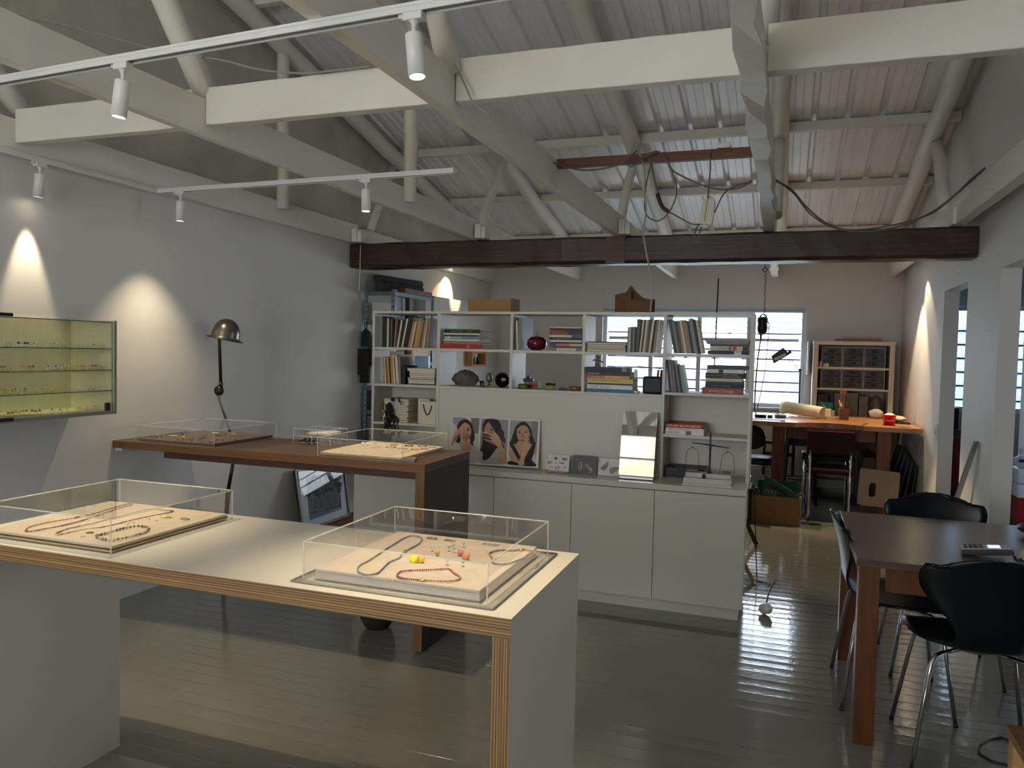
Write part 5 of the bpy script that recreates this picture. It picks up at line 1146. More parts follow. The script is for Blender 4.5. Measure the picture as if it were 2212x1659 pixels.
# small plywood table in the corner
zc = .45
sm = thing('plywood_table', 'corner of a small low plywood table, bottom right', 'small table', (.95, 2.35, 0))
MB().box(.66, 1.18, 2.02, 2.60, zc-.03, zc, mats={'-x': 1, '-y': 1, '+y': 1, '+x': 1}).obj('tabletop', [grain('brown_ply_face', srgb(104, 70, 44), srgb(126, 88, 58), 'x', .4), M_plyz], sm, bevel=.001)
for x in (.665, 1.135):
    for y in (2.03, 2.545): MB().box(x, x+.04, y, y+.045, 0, zc-.0305, mats={'-x': 1, '-y': 1}).obj('leg', [M_tl, M_oak], sm)
tag(MB().tube([(.87, 3.30, .004), (.80, 3.31, .004), (.765, 3.36, .004), (.78, 3.43, .004), (.83, 3.50, .004), (.88, 3.54, .004), (.93, 3.51, .004), (.98, 3.44, .004), (1.05, 3.36, .004)], .0035, 6).obj('black_cable', M_black), 'black cable looped on the floor beside the low plywood table', 'cable')
# ================================================================ back window
M_frame = plain(208, 216, 224, .4)
M_glass = clear('window_glass', tint=(.97, .99, 1), ior=1.5)
M_bar = plain(40, 48, 110, .4)
M_louv = bpy.data.materials.new('frosted_louvre'); t_, n_n, l_l = nt(M_louv); n_n.clear()
_o = n_n.new('ShaderNodeOutputMaterial'); _t = n_n.new('ShaderNodeBsdfTranslucent'); _t.inputs[0].default_value = (.44, .54, .6, 1); _d = n_n.new('ShaderNodeBsdfDiffuse'); _d.inputs[0].default_value = (.6, .72, .8, 1)
_nz = n_n.new('ShaderNodeTexNoise'); _nz.inputs['Scale'].default_value = 5; _m = n_n.new('ShaderNodeMixShader'); _ma = n_n.new('ShaderNodeMath'); _ma.operation = 'MULTIPLY'; _ma.inputs[1].default_value = .25
l_l.new(_nz.outputs['Fac'], _ma.inputs[0]); l_l.new(_ma.outputs[0], _m.inputs[0]); l_l.new(_t.outputs[0], _m.inputs[1]); l_l.new(_d.outputs[0], _m.inputs[2]); l_l.new(_m.outputs[0], _o.inputs[0])
def window(name, x0, x1, z0, z1, mull, trans, bars, y=YB):
    r = MB(); w = .045; yy = y+.07
    r.box(x0, x1, yy, yy+.05, z0, z0+w).box(x0, x1, yy, yy+.05, z1-w, z1).box(x0, x0+w, yy, yy+.05, z0+w, z1-w).box(x1-w, x1, yy, yy+.05, z0+w, z1-w)
    fr = r.obj(name, M_frame); fr['kind'] = 'structure'
    for m_ in mull: MB().box(m_-.025, m_+.025, yy+.002, yy+.048, z0+w, z1-w).obj('mullion', M_frame, fr)
    for t_ in trans:
        xs_ = [x0+w]+sorted(mull)+[x1-w]
        for a, b in zip(xs_, xs_[1:]): MB().box(a+.026, b-.026, yy+.006, yy+.044, t_-.018, t_+.018).obj('transom', M_frame, fr)
    MB().face([(x0+w, yy+.03, z0+w), (x1-w, yy+.03, z0+w), (x1-w, yy+.03, z1-w), (x0+w, yy+.03, z1-w)]).obj('pane', M_glass, fr)
    for b in bars: MB().tube([(x0+w, yy+.075, b), (x1-w, yy+.075, b)], .011, 6).obj('security_bar', M_bar, fr)
    return fr
wn1 = window('window_1', WX0, WX1, WZ0, WZ1, [-1.551, -.976, -.4], [1.715], [1.79, 1.598, 1.491, 1.352, 1.219, 1.111])
MB().box(WX0+.005, WX1-.005, YB-.03, YB+.115, WZ0-.028, WZ0-.0005).obj('window_sill', M_frame, wn1, bevel=.002)
MB().tube([(WX0+.02, YB+.035, WZ1-.04), (WX1-.02, YB+.035, WZ1-.04)], .02, 12).obj('rolled_blind', plain(186, 200, 206, .6), wn1)
for i in range(3): MB().box(WX0+.05, WX1-.05, YB+.14, YB+.146, 1.84+i*.06, 1.885+i*.06).obj('louvre_blade', M_louv, wn1)
wn2 = window('window_2', SX0, SX1, SZ0, SZ1, [2.05], [], [1.1, 1.25, 1.4, 1.55, 1.7, 1.85])
for i in range(7): MB().box(SX0+.05, SX1-.05, YB+.14, YB+.146, 1.04+i*.145, 1.177+i*.145).obj('louvre_blade', M_louv, wn2)
# outside: a pale boundary wall and a neighbour's roof
M_out = mat('bleached_boundary_boards', srgb(214, 226, 234), .7, vary=.08, scale=3, stretch=(.3, 1, 14))
o = MB().box(-6, 6, 12.2, 12.3, 0, 1.28).obj('garden_wall', M_out); tag(o, 'pale bleached boundary wall outside the back window', 'wall')
o = MB().prism([(-4.6, 1.28), (-1.9, 1.28), (-1.9, 1.5), (-3.2, 2.25), (-4.6, 2.25)], Matrix(((1, 0, 0, 0), (0, 0, 1, 13.2), (0, 1, 0, 0), (0, 0, 0, 1))), .8).obj('neighbour_roof', plain(150, 160, 168, .7)); tag(o, 'grey gable roof of a neighbouring house outside the back window', 'roof')
struct('ground_outside', MB().box(-8, 8, YB+.46, 20, -.12, -.01), plain(190, 190, 184, .8))
# ================================================================ workbench
M_bench = grain('warm_bench_wood', srgb(150, 96, 56), srgb(196, 138, 88), 'x', .38, bump=.1, dens=12)
M_bleg = grain('red_brown_bench_leg', srgb(92, 44, 26), srgb(124, 66, 40), 'z', .45, dens=12)
bz = .9
wb = thing('workbench', 'wide wooden jeweller workbench with a scooped front edge', 'workbench', (.45, 8.3, 0))
bx0, bx1, by0, by1 = -.42, 1.2, 7.74, 8.96
P = [(bx0, by0+.04), (.12, by0+.02)]+[(.12+.6*k/12, by0+.02+.15*math.sin(PI*k/12)**.7) for k in range(1, 12)]+[(.72, by0+.02), (bx1, by0), (bx1, by1), (bx0, by1)]
MB().prism(P, T(0, 0, bz-.045), .045).obj('bench_top', M_bench, wb, bevel=.002)
for x in (-.08, .84):
    for y in (by0+.07, by1-.2): MB().box(x, x+.115, y, y+.08, 0, bz-.0455).obj('leg', M_bleg, wb, bevel=.003)
MB().box(.04, .83, by0+.12, by0+.15, bz-.16, bz-.0455).obj('front_rail', M_bleg, wb)
MB().box(.74, .838, by0+.1, by1-.15, .10, bz-.3).obj('side_panel', plain(52, 26, 20, .5), wb)
MB().grid(lambda u, v: Vector((.16+.52*u, by0+.06+.13*v, bz-.05-.10*math.sin(PI*u)*(.55+.45*math.sin(PI*v)))), 16, 8).obj('leather_apron', mat('dark_leather_skin', (.02, .013, .01), .55), wb, solid=.003)
def bx(name, label, cat, x0, x1, y0, y1, z0, z1, m, bevel=.0, group=None):
    return tag(MB().box(x0, x1, y0, y1, z0, z1).obj(name, m, bevel=bevel), label, cat, group)
# on the bench
def curl(u, v):
    # sheet of tracing paper half rolled, axis running to the right and towards the viewer
    a = -1.2+5.0*v; r = .075; ax = Vector((.02, 8.72, bz+.079)).lerp(Vector((.40, 8.36, bz+.062)), u); d = Vector((.38, -.36, 0)).normalized(); n = Vector((-d.y, d.x, 0))
    return ax+n*(r*math.cos(a)*(1-.1*u))+Vector((0, 0, r*math.sin(a)*(1-.2*u)))
tag(MB().grid(curl, 12, 30).obj('paper_roll', mat('translucent_cream_paper', srgb(236, 226, 190), .7, vary=.04), solid=.001), 'big loosely rolled cream paper sheet lying on the workbench', 'paper roll')
ph_ = thing('pencil_box', 'dark wooden pencil box holding pencils and brushes on the bench', 'pencil holder', (.58, 8.2, bz))
p = at(1827, 903, Z=bz); px_, py_ = p.x-.04, 8.42
MB().box(px_-.045, px_+.045, py_-.04, py_+.04, bz+.0005, bz+.115).obj('box_body', plain(98, 50, 40, .5), ph_, bevel=.002)
rr = random.Random(4)
for k in range(9):
    a, b_ = rr.uniform(-.035, .035), rr.uniform(-.03, .03)
    tag(MB().tube([(px_+a, py_+b_, bz+.1), (px_+a*1.3+rr.uniform(-.01, .01), py_+b_, bz+.15+rr.uniform(0, .05))], .004, 6).obj('pencil', plain(*rr.choice([(210, 180, 120), (200, 150, 60), (60, 60, 60), (230, 225, 210)]), .5)), 'pencil or brush standing in the dark pencil box', 'pencil', 'pencils in the box')
cr_ = Vector((px_-.005, py_+.12, bz))
mb = MB(); mb.box(cr_.x-.022, cr_.x-.012, cr_.y-.01, cr_.y+.01, bz+.001, bz+.30); mb.box(cr_.x+.012, cr_.x+.022, cr_.y-.01, cr_.y+.01, bz+.001, bz+.30); mb.box(cr_.x-.03, cr_.x+.03, cr_.y-.012, cr_.y+.012, bz+.25, bz+.30)
tag(mb.obj('wooden_fork', plain(120, 58, 40, .5)), 'tall forked reddish wooden tool standing behind the pencil box', 'tool')
q = at(1800, 902, Z=bz)
bx('wooden_drawer_box', 'pale little wooden box with two tiers left of the pencil box', 'box', .42, .50, 8.37, 8.45, bz+.0005, bz+.03, plain(196, 160, 130, .6), .002)
bx('cream_box', 'small cream box stacked on the pale wooden box', 'box', .41, .465, 8.38, 8.44, bz+.031, bz+.105, plain(226, 214, 180, .6), .002)
bx('grey_box', 'small grey label box stacked beside the cream box', 'box', .468, .50, 8.385, 8.44, bz+.031, bz+.09, plain(150, 144, 138, .6), .002)
tag(MB().tube([(.42, 8.44, bz+.106), (.36, 8.46, bz+.19)], .002, 5).obj('wire_pick', M_silver), 'thin metal pick poking up from the cream box', 'tool')
rd = thing('red_tub', 'red plastic tub full of pale cloth on the bench', 'tub', (.95, 8.05, bz))
MB().lathe([(.046, 0), (.056, .09), (.062, .091), (.062, .1), (.055, .1), (.054, .092), (.044, .004), (0, .003)], T(.955, 8.0, bz+.0005), 24).obj('tub', plain(196, 26, 36, .3), rd)
lettering('Castelli', T(.955, 7.945, bz+.05) @ RX(PI/2-.1), .022, plain(236, 200, 190, .4), rd, depth=.0005)
MB().grid(lambda u, v: Vector((.955+.05*math.cos(2*PI*u)*v, 8.0+.05*math.sin(2*PI*u)*v, bz+.112-.02*v*v+.006*math.sin(14*u))), 20, 6).obj('cloth', plain(232, 226, 210, .8), rd)
ru = MB().box(-.018, .018, -.16, .16, 0, .0012, M=T(.735, 7.93, bz+.001) @ RZ(-.18)).obj('steel_ruler', M_alu); tag(ru, 'short steel ruler lying over the bench front edge', 'ruler')
blob('cloth_bundle', 'crumpled cream cloth bundle at the right of the bench', 'cloth', (1.07, 8.35, bz+.012), (.07, .06, .03), plain(228, 218, 192, .8), 6, .14)
bx('black_tray', 'flat black tray with papers under the cream cloth', 'tray', .99, 1.17, 8.22, 8.40, bz+.0005, bz+.011, plain(30, 30, 30, .5), .002)
blob('grey_cloth', 'rolled grey-white cloth at the foot of the storage cabinet', 'cloth', (.93, 8.84, bz), (.07, .05, .05), plain(176, 170, 160, .85), 8, .12)
mb = MB(); 
for a, b_ in (((.98, 7.86), (1.03, 7.80)), ((1.03, 7.80), (1.09, 7.82)), ((1.04, 7.9), (1.12, 7.86))): mb.beam((*a, bz+.003), (*b_, bz+.003), .014, .004)
tag(mb.obj('metal_clips', M_alu), 'small loose grey metal pieces near the bench right corner', 'clips')
bx('tool_tray', 'small pale box of pliers and drill bits left of the paper roll', 'tool box', -.07, .04, 8.28, 8.36, bz+.0005, bz+.03, plain(150, 150, 148, .5), .003)
clump('drill_bits', 'loose drill bits on the small pale box', 'drill bits', (-.015, 8.32, bz+.031), (.05, .03, .012), M_iron, 14, 7, .003)
bx('black_power_strip', 'black power adapters lying near the left end of the bench', 'adapter', -.26, -.15, 8.2, 8.26, bz+.0005, bz+.03, M_black, .004)
bx('grey_adapter', 'small grey adapter beside the black one on the bench', 'adapter', -.14, -.09, 8.22, 8.26, bz+.0005, bz+.028, plain(120, 120, 118, .5), .003)
bx('white_paper', 'white paper sheet on the left part of the bench', 'paper', -.30, .02, 7.86, 8.08, bz+.0004, bz+.0014, plain(222, 226, 230, .7))
tag(MB().box(-.02, .02, -.006, .006, 0, .008, M=T(.01, 7.83, bz+.0015) @ RZ(.5)).obj('dark_eraser', plain(50, 40, 36, .6)), 'small dark stub on the bench in front of the roll', 'eraser')
tag(MB().box(-.03, .03, -.012, .012, 0, .003, M=T(.42, 7.90, bz+.0005)).obj('wooden_bench_pin', plain(220, 178, 132, .6)), 'pale wooden bench pin at the scooped front edge', 'bench pin')
# desk lamp
dl = thing('desk_lamp', 'black articulated desk lamp behind the paper roll with angular head', 'lamp', (.17, 8.75, bz))
mb = MB().lathe([(.02, 0), (.02, .03), (.008, .034)], T(.17, 8.8, bz+.0005), 12); mb.tube([(.17, 8.8, bz+.03), (.165, 8.8, 1.385)], .0085, 8); mb.obj('base_post', M_iron, dl)
mb = MB(); 
for dx in (-.012, .012): mb.tube([(.165+dx, 8.8, 1.38), (.055+dx, 8.75, 1.50)], .004, 6)
mb.ball((.165, 8.8, 1.385), .016, 0, 10, 6); mb.obj('upper_arm', M_iron, dl)
HM = T(-.03, 8.72, 1.55) @ RY(-.5)
v8 = [(-.115, -.05, -.055), (.075, -.045, -.04), (.075, .045, -.04), (-.115, .05, -.055), (-.10, -.035, .03), (.05, -.03, .055), (.05, .03, .055), (-.10, .035, .03)]
MB().add([HM @ Vector(v) for v in v8], [(0, 3, 2, 1), (4, 5, 6, 7), (0, 1, 5, 4), (2, 3, 7, 6), (1, 2, 6, 5), (3, 0, 4, 7)]).obj('head', plain(60, 64, 66, .35), dl, bevel=.008)
MB().box(-.09, .04, -.052, -.047, -.035, -.005, M=HM).obj('reflector', plain(196, 196, 192, .3), dl)
MB().ball(HM @ Vector((.085, 0, -.02)), .02, 0, 10, 6).obj('head_knuckle', M_iron, dl)
# flexible-shaft motor on a chain of hooks
hm = thing('hanging_motor', 'black flexible-shaft motor hanging from a chain of s-hooks', 'motor', (-.19, 7.3, 1.72))
mb = MB(); mb.tube([(-.19, 7.3, 2.41), (-.19, 7.3, 2.32)], .004, 6); mb.tube([(-.19+.018*math.cos(a), 7.3, 2.30+.018*math.sin(a)) for a in [2*PI*i/12 for i in range(12)]], .004, 6, closed=True)
z = 2.28
while z > 1.93:
    mb.tube([(-.19+.012*math.sin(k*PI/4)*(1 if k < 5 else -1), 7.3, z-.0085*k) for k in range(9)], .0035, 6); z -= .068
mb.tube([(-.19+.026*math.cos(a), 7.3, 1.872+.03*math.sin(a)) for a in [PI*i/10 for i in range(11)]], .006, 8)
mb.obj('hook_chain', M_iron, hm)
MB().lathe([(0, 0), (.028, .004), (.042, .02), (.044, .05), (.04, .1), (.045, .11), (.044, .14), (.03, .15), (0, .15)], T(-.195, 7.3, 1.725), 18).obj('motor_body', M_black, hm)
MB().lathe([(0, -.03), (.007, -.03), (.010, 0), (.02, .012)], T(-.205, 7.3, 1.71), 12).obj('shaft_neck', M_black, hm)
MB().tube([(-.205, 7.3, 1.69), (-.225, 7.32, 1.5), (-.24, 7.4, 1.25), (-.25, 7.7, 1.0), (-.25, 8.2, .94)], .006, 8).obj('flexible_shaft', M_black, hm)
MB().tube([(-.15, 7.3, 1.84), (-.138, 7.3, 1.80), (-.145, 7.32, 1.6), (-.16, 7.38, 1.4), (-.19, 7.5, 1.2), (-.235, 7.8, .98), (-.26, 8.1, .93)], .004, 6).obj('power_cord', M_black, hm)
# ================================================================ storage cabinet and drawers
sx0, sx1, sy0, sy1, szt = .30, 1.105, 9.02, 9.41, 1.705
sc = thing('storage_shelf', 'white storage shelf with plastic drawer units behind the workbench', 'shelf unit', ((sx0+sx1)/2, 9.2, 0))
for x in (sx0, sx1-.05): MB().box(x, x+.05, sy0, sy1, 0, szt-.041).obj('side_panel', M_cab, sc)
MB().box(sx0, sx1, sy0, sy1, szt-.04, szt).obj('top_panel', M_cab, sc)
for z in (1.424, 1.195, .66, .25): MB().box(sx0+.0505, sx1-.0505, sy0, sy1, z-.02, z).obj('shelf', M_cab, sc)
M_drw = mat('smoked_drawer_plastic', srgb(62, 62, 62), .25, vary=.5, scale=14, spec=.5)
M_drf = plain(150, 150, 146, .45)
k = 0
for rowi, z0 in enumerate((1.4245, 1.1955)):
    for ci in range(3):
        x0 = sx0+.085+ci*.213; x1 = x0+.207; zz0 = z0+.0005; zz1 = z0+(.215 if rowi == 0 else .205); k += 1
        du = thing('drawer_unit', 'smoky plastic three-drawer unit, %s row, %s' % (('upper', 'lower')[rowi], ('left one', 'middle one', 'right one')[ci]), 'drawer unit', ((x0+x1)/2, sy0+.15, zz0), 0, 'plastic drawer units')
        mb = MB().box(x0, x1, sy0+.012, sy0+.30, zz0, zz0+.007).box(x0, x1, sy0+.012, sy0+.30, zz1-.007, zz1).box(x0, x0+.007, sy0+.012, sy0+.30, zz0+.007, zz1-.007).box(x1-.007, x1, sy0+.012, sy0+.30, zz0+.007, zz1-.007)
        mb.obj('frame', M_drf, du)
        for j in range(3):
            h = (zz1-zz0-.016)/3; a = zz0+.008+h*j
            d_ = MB().box(x0+.009, x1-.009, sy0+.016, sy0+.28, a, a+h-.003).obj('drawer', M_drw, du, bevel=.002)
            MB().lathe([(.024, 0), (.026, .004), (.012, .007), (0, .007)], T((x0+x1)/2, sy0+.0155, a+h*.5) @ RX(PI/2) @ Matrix.Diagonal((1, .55, 1, 1)), 18).obj('handle', plain(36, 36, 38, .3), d_)
rr = random.Random(12)
for x, w, h, c, lab, y in ((.36, .016, .07, (190, 40, 50), 'red tube standing at the left of the upper shelf', 9.03), (.38, .022, .062, (220, 214, 204), 'small white bottle at the left of the upper shelf', 9.035)):
    tag(MB().lathe([(w*.5, 0), (w*.5, h*.8), (w*.25, h*.85), (w*.25, h), (0, h)], T(x, y-.002, 1.4245), 10).obj('bottle', plain(*c, .4)), lab, 'bottle')
tag(MB().lathe([(.028, 0), (.028, .04), (.012, .04), (.012, 0)], T(.43, 8.99, 1.4245), 20).obj('tape_roll', plain(206, 200, 176, .5)), 'roll of cream tape in front of the drawer units', 'tape roll')
bx('teal_box', 'teal plastic box on the shelf under the drawer units', 'box', .36, .52, 9.04, 9.3, .6605, .98+.06, plain(40, 130, 130, .4), .006)
bx('black_box', 'black box standing on the teal box', 'box', .36, .47, 9.05, 9.3, 1.042, 1.13, plain(30, 30, 32, .5), .003)
for x0, x1, z1, lab in ((.53, .64, 1.14, 'left of three'), (.65, .77, 1.15, 'middle of three'), (.78, .87, 1.12, 'right of three')):
    bx('clear_drawer_box', 'grey translucent storage box, %s on the third shelf' % lab, 'storage box', x0, x1, 9.08, 9.3, .6605, z1, mat('grey_translucent_plastic', srgb(100, 100, 96), .3, vary=.3, scale=20), .004, 'translucent storage boxes')
blob('plastic_bag', 'crumpled grey plastic bag at the right of the third shelf', 'plastic bag', (.95, 9.18, .6605), (.08, .09, .23), mat('grey_bag_plastic', srgb(120, 120, 116), .25, vary=.2, scale=12), 13, .15)
bx('low_shelf_box', 'brown carton under the workbench behind the burgundy chair', 'box', .74, .80, 8.98, 9.015, .6605, .80, M_card) if False else None
tb_ = thing('wooden_tray_stack', 'flat reddish wooden box lying on top of the storage shelf', 'box', (.75, 9.2, szt))
MB().box(.52, .965, 9.08, 9.34, szt+.0005, szt+.032).obj('box_body', plain(150, 96, 66, .5), tb_, bevel=.002)
nb = thing('spiral_notebook', 'spiral-bound pad on the flat wooden box', 'notebook', (.8, 9.2, szt+.033))
MB().box(.60, .965, 9.1, 9.3, szt+.033, szt+.043).obj('pages', plain(200, 196, 184, .7), nb)
mb = MB()
for i in range(18): mb.tube([(.61+i*.0205, 9.1+.008*math.cos(a), szt+.044+.010*math.sin(a)) for a in [2*PI*j/8 for j in range(8)]], .0014, 4, closed=True)
sp = mb.obj('spiral', M_iron, nb)
bx('hanging_paper', 'curled white papers pinned beside the storage shelf', 'papers', .245, .262, 9.2, 9.42, 1.33, 1.70, plain(214, 218, 224, .7))
# things under the bench
bx('low_white_shelf', 'low white shelf board under the workbench', 'shelf', .20, 1.0, 9.46-.5, 9.0, .10, .15, M_cab) if False else None
bx('kick_shelf', 'long cream low board at floor level behind the burgundy chair', 'board', -.2, .80, 9.0-.02, 9.015, .11, .20, plain(206, 196, 170, .6))
bx('carton', 'brown carton on the white shelf seen right of the burgundy chair', 'box', .66, .735, 8.99-.09, 8.99, .532, .70, M_card)
bx('white_bracket_shelf', 'short white shelf under the bench carrying a carton', 'shelf', .60, .80, 8.88, 9.01, .49, .53, M_cab)
# burgundy chair
M_burg = mat('burgundy_vinyl', srgb(50, 8, 18), .45, vary=.05, spec=.2); M_blkv = mat('black_vinyl', (.014, .014, .018), .35)
bc_ = thing('burgundy_chair', 'steel-legged chair with a burgundy vinyl back at the workbench', 'chair', (.435, 7.88, 0))
MB().box(.228, .642, 7.655, 7.685, .625, .845).obj('backrest', M_burg, bc_, bevel=.025)
MB().box(.23, .64, 7.70, 8.12, .435, .485).obj('seat', M_burg, bc_, bevel=.02)
for x in (.262, .61):
    MB().tube([(x, 7.625, .02), (x, 7.66, .4), (x, 7.675, .5), (x, 7.665, .66)], .0115, 10).obj('rear_leg', M_chrome, bc_)
    MB().tube([(x, 7.68, .425), (x, 8.08, .425), (x, 8.11, .40), (x, 8.14, .02)], .0115, 10).obj('front_leg', M_chrome, bc_)
    for y in (7.625, 8.14): MB().lathe([(.015, 0), (.015, .03), (0, .03)], T(x, y, 0), 10).obj('foot_cap', M_black, bc_)
sc2 = thing('black_chair', 'dark steel-legged chair pushed under the bench beyond the burgundy one', 'chair', (.45, 8.4, 0))
MB().box(.20, .68, 8.22, 8.62, .50, .55).obj('seat', M_blkv, sc2, bevel=.02)
for x in (.24, .64):
    for y in (8.26, 8.56): MB().tube([(x, y, .5), (x+(.02 if x > .4 else -.02), y+.02, .0)], .012, 8).obj('leg', M_chrome, sc2)
# blue metal stool
M_blu = mat('dark_blue_painted_steel', srgb(26, 44, 62), .3, metal=.3)
st = thing('metal_stool', 'dark blue metal stool with splayed legs under the bench', 'stool', (.12, 8.72, 0))
MB().box(.05, .33, 8.5, 8.74, .715, .745).obj('seat', M_blu, st, bevel=.012)
for sx in (-1, 1):
    for sy in (-1, 1): MB().beam((.19+sx*.12, 8.62+sy*.1, .71), (.19+sx*.165, 8.62+sy*.14, 0), .045, .02).obj('leg', M_blu, st)
MB().box(.06, .32, 8.505, 8.52, .60, .715).obj('skirt', M_blu, st); MB().tube([(.19+.14*math.cos(a), 8.62+.12*math.sin(a), .25) for a in [2*PI*i/20 for i in range(20)]], .008, 6, closed=True).obj('foot_ring', M_blu, st)
rs = thing('round_stool', 'round black padded stool with a chrome rim at the left of the bench', 'stool', (-.18, 8.2, 0))
MB().lathe([(0, .44), (.19, .44), (.2, .46), (.195, .49), (.15, .505), (0, .51)], T(-.2, 8.2, 0), 32).obj('seat_pad', M_blkv, rs)
MB().lathe([(.17, .425), (.196, .425), (.199, .44), (.17, .44)], T(-.2, 8.2, 0), 32).obj('chrome_rim', M_chrome, rs)
for k in range(4):
    a = PI/4+k*PI/2; MB().tube([(-.2+.13*math.cos(a), 8.2+.13*math.sin(a), .43), (-.2+.2*math.cos(a), 8.2+.2*math.sin(a), .30), (-.2+.2*math.cos(a), 8.2+.2*math.sin(a), .0)], .012, 8).obj('leg', M_chrome, rs)
oc = thing('wooden_stool', 'orange-brown wooden stool frame near the back wall', 'stool', (-.05, 9.1, 0))
MB().box(-.2, .16, 9.0, 9.3, .55, .585).obj('seat', M_tl, oc); MB().box(-.19, .15, 9.01, 9.03, .42, .46).obj('rail', M_tl, oc)
for x in (-.19, .12):
    for y in (9.01, 9.26): MB().box(x, x+.03, y, y+.03, 0, .55).obj('leg', M_tl, oc)
hb = blob('hanging_bag', 'dark soft bag hanging under the left end of the bench', 'bag', (-.26, 7.95, .60), (.12, .08, .12), mat('black_bag_cloth', (.02, .018, .02), .8), 21, .05)
# carton with green mats
cx0, cx1, cy0, cy1 = -.235, .185, 7.33, 7.62
cbx = open_box('cardboard_box', 'brown cardboard box on the floor holding green mats and cables', cx0, cx1, cy0, cy1, .001, .25, mat('warm_cardboard', srgb(146, 108, 70), .85, vary=.06, scale=5), tops=(0, 0, .01, .0))
M_green = plain(20, 82, 68, .5)
def tilted(name, label, cat, P, y, th, m, tilt=.25, g=None):
    M = T(0, y, 0) @ RX(PI/2); mb = MB().prism(P, M, -th); return tag(mb.obj(name, m, base=(sum(p[0] for p in P)/len(P), y, min(p[1] for p in P))), label, cat, g)
gm = thing('cutting_mat', 'green plastic case with a long slot leaning in the cardboard box', 'case', (0, 7.42, .1))
MB().prism([(-.15, .10), (.15, .10), (.16, .26), (.10, .31), (-.06, .40), (-.13, .44), (-.15, .28)], T(0, 7.42, 0) @ RX(PI/2), .03).obj('case_body', M_green, gm, bevel=.004)
MB().prism([(-.08, .365), (.06, .29), (.075, .315), (-.065, .39)][::-1] if False else [(-.09, .33), (.07, .255), (.08, .285), (-.08, .365)], T(0, 7.389, 0) @ RX(PI/2), .002).obj('slot', M_black, gm)
mb = MB()
for i in range(4):
    for j in range(3): mb.box(-.13+i*.028+j*.006, -.115+i*.028+j*.006, 7.388, 7.3895, .262+j*.018-i*.003, .269+j*.018-i*.003)
mb.obj('printed_dots', plain(190, 190, 160, .5), gm)
tilted('green_mat', 'dark green gridded cutting mat behind the slotted green case', 'cutting mat', [(-.17, .09), (.155, .09), (.155, .385), (-.19, .375)], 7.47, .006, plain(14, 70, 56, .6))
clump('tangled_cables', 'tangle of black cables at the left of the cardboard box', 'cables', (-.195, 7.45, .20), (.03, .07, .10), M_black, 26, 31, .008)
tag(MB().tube([(.16, 7.5, .25), (.2, 7.46, .27), (.225, 7.44, .2), (.235, 7.43, .12), (.215, 7.42, .07), (.205, 7.42, .09)], .008, 7).obj('hanging_cable', M_black), 'black cable hanging over the right side of the cardboard box', 'cable')
bx('dark_board', 'dark panel standing left of the cardboard box behind the cupboard end', 'panel', -.262, -.242, 7.25, 7.65, 0.001, .32, plain(24, 22, 22, .6))
# board with hand hole
bd = thing('handle_board', 'beige board with an oval hand hole leaning against the bench leg', 'board', (.81, 7.52, .02))
out = []
for (cx_, cy_, a0) in ((.31, .31, 0), (.02, .31, PI/2), (.02, .02, PI), (.31, .02, 3*PI/2)):
    for k in range(5): a = a0+k*PI/8; out.append((cx_-.02+.02+.018*math.cos(a), cy_+.018*math.sin(a)))
BM = T(.66, 7.50, .215) @ RY(.06) @ RX(PI/2-.12)
def ring_with_hole(outer, hole, M, th):
    import mathutils
    o3 = [Vector((*p, 0)) for p in outer]; h3 = [Vector((*p, 0)) for p in hole]; tri = mathutils.geometry.tessellate_polygon([o3, h3]); V = o3+h3; n = len(V)
    vs = [M @ v for v in V]+[M @ (v+Vector((0, 0, th))) for v in V]; fs = [tuple(t) for t in tri]+[tuple(i+n for i in t)[::-1] for t in tri]
    for base, m_ in ((0, len(o3)), (len(o3), len(h3))):
        for i in range(m_): j = (i+1) % m_; fs.append((base+i, base+j, base+j+n, base+i+n))
    return MB().add(vs, fs)
hole = [(.115+.028*math.cos(a), .145+.03*math.sin(a)+(.035 if math.sin(a) > 0 else -.035)) for a in [2*PI*i/20 for i in range(20)]]
ring_with_hole(out, hole, BM, .012).obj('board_panel', plain(142, 118, 92, .6), bd)
MB().box(.70, .82, 7.53, 7.62, .001, .20).obj('dark_support', plain(20, 20, 22, .6), bd)
# black framed panels leaning on the right wall
for k in range(5):
    y = 8.35-k*.12; s = .05+k*.03; lo, hi = Vector((.93+k*.045, y, .0+.003)), Vector((1.13+.012*k if k < 4 else 1.19, y+.05, .66-.03*k))
    if k == 4: hi.x = 1.185
    d = (hi-lo); n_k = Vector((d.z, 0, -d.x)).normalized(); th = .018; W = .37
    a, b_, c_, e_ = lo, hi, hi+Vector((0, W, 0)), lo+Vector((0, W, 0))
    fr = slab('frame_panel', M_black, [a, b_, c_, e_], th, None) if False else None
    P4 = [a, b_, c_, e_]; n2 = (P4[1]-P4[0]).cross(P4[3]-P4[0]).normalized(); bb = [q-n2*th for q in P4]
    o = MB().add(P4+bb, [(0, 1, 2, 3), (7, 6, 5, 4), (0, 4, 5, 1), (1, 5, 6, 2), (2, 6, 7, 3), (3, 7, 4, 0)]).obj('framed_board', plain(16, 14, 14, .35)); tag(o, 'black framed panel leaning to the right wall, %s from the back' % ORD[k], 'picture frame', 'leaning black frames')
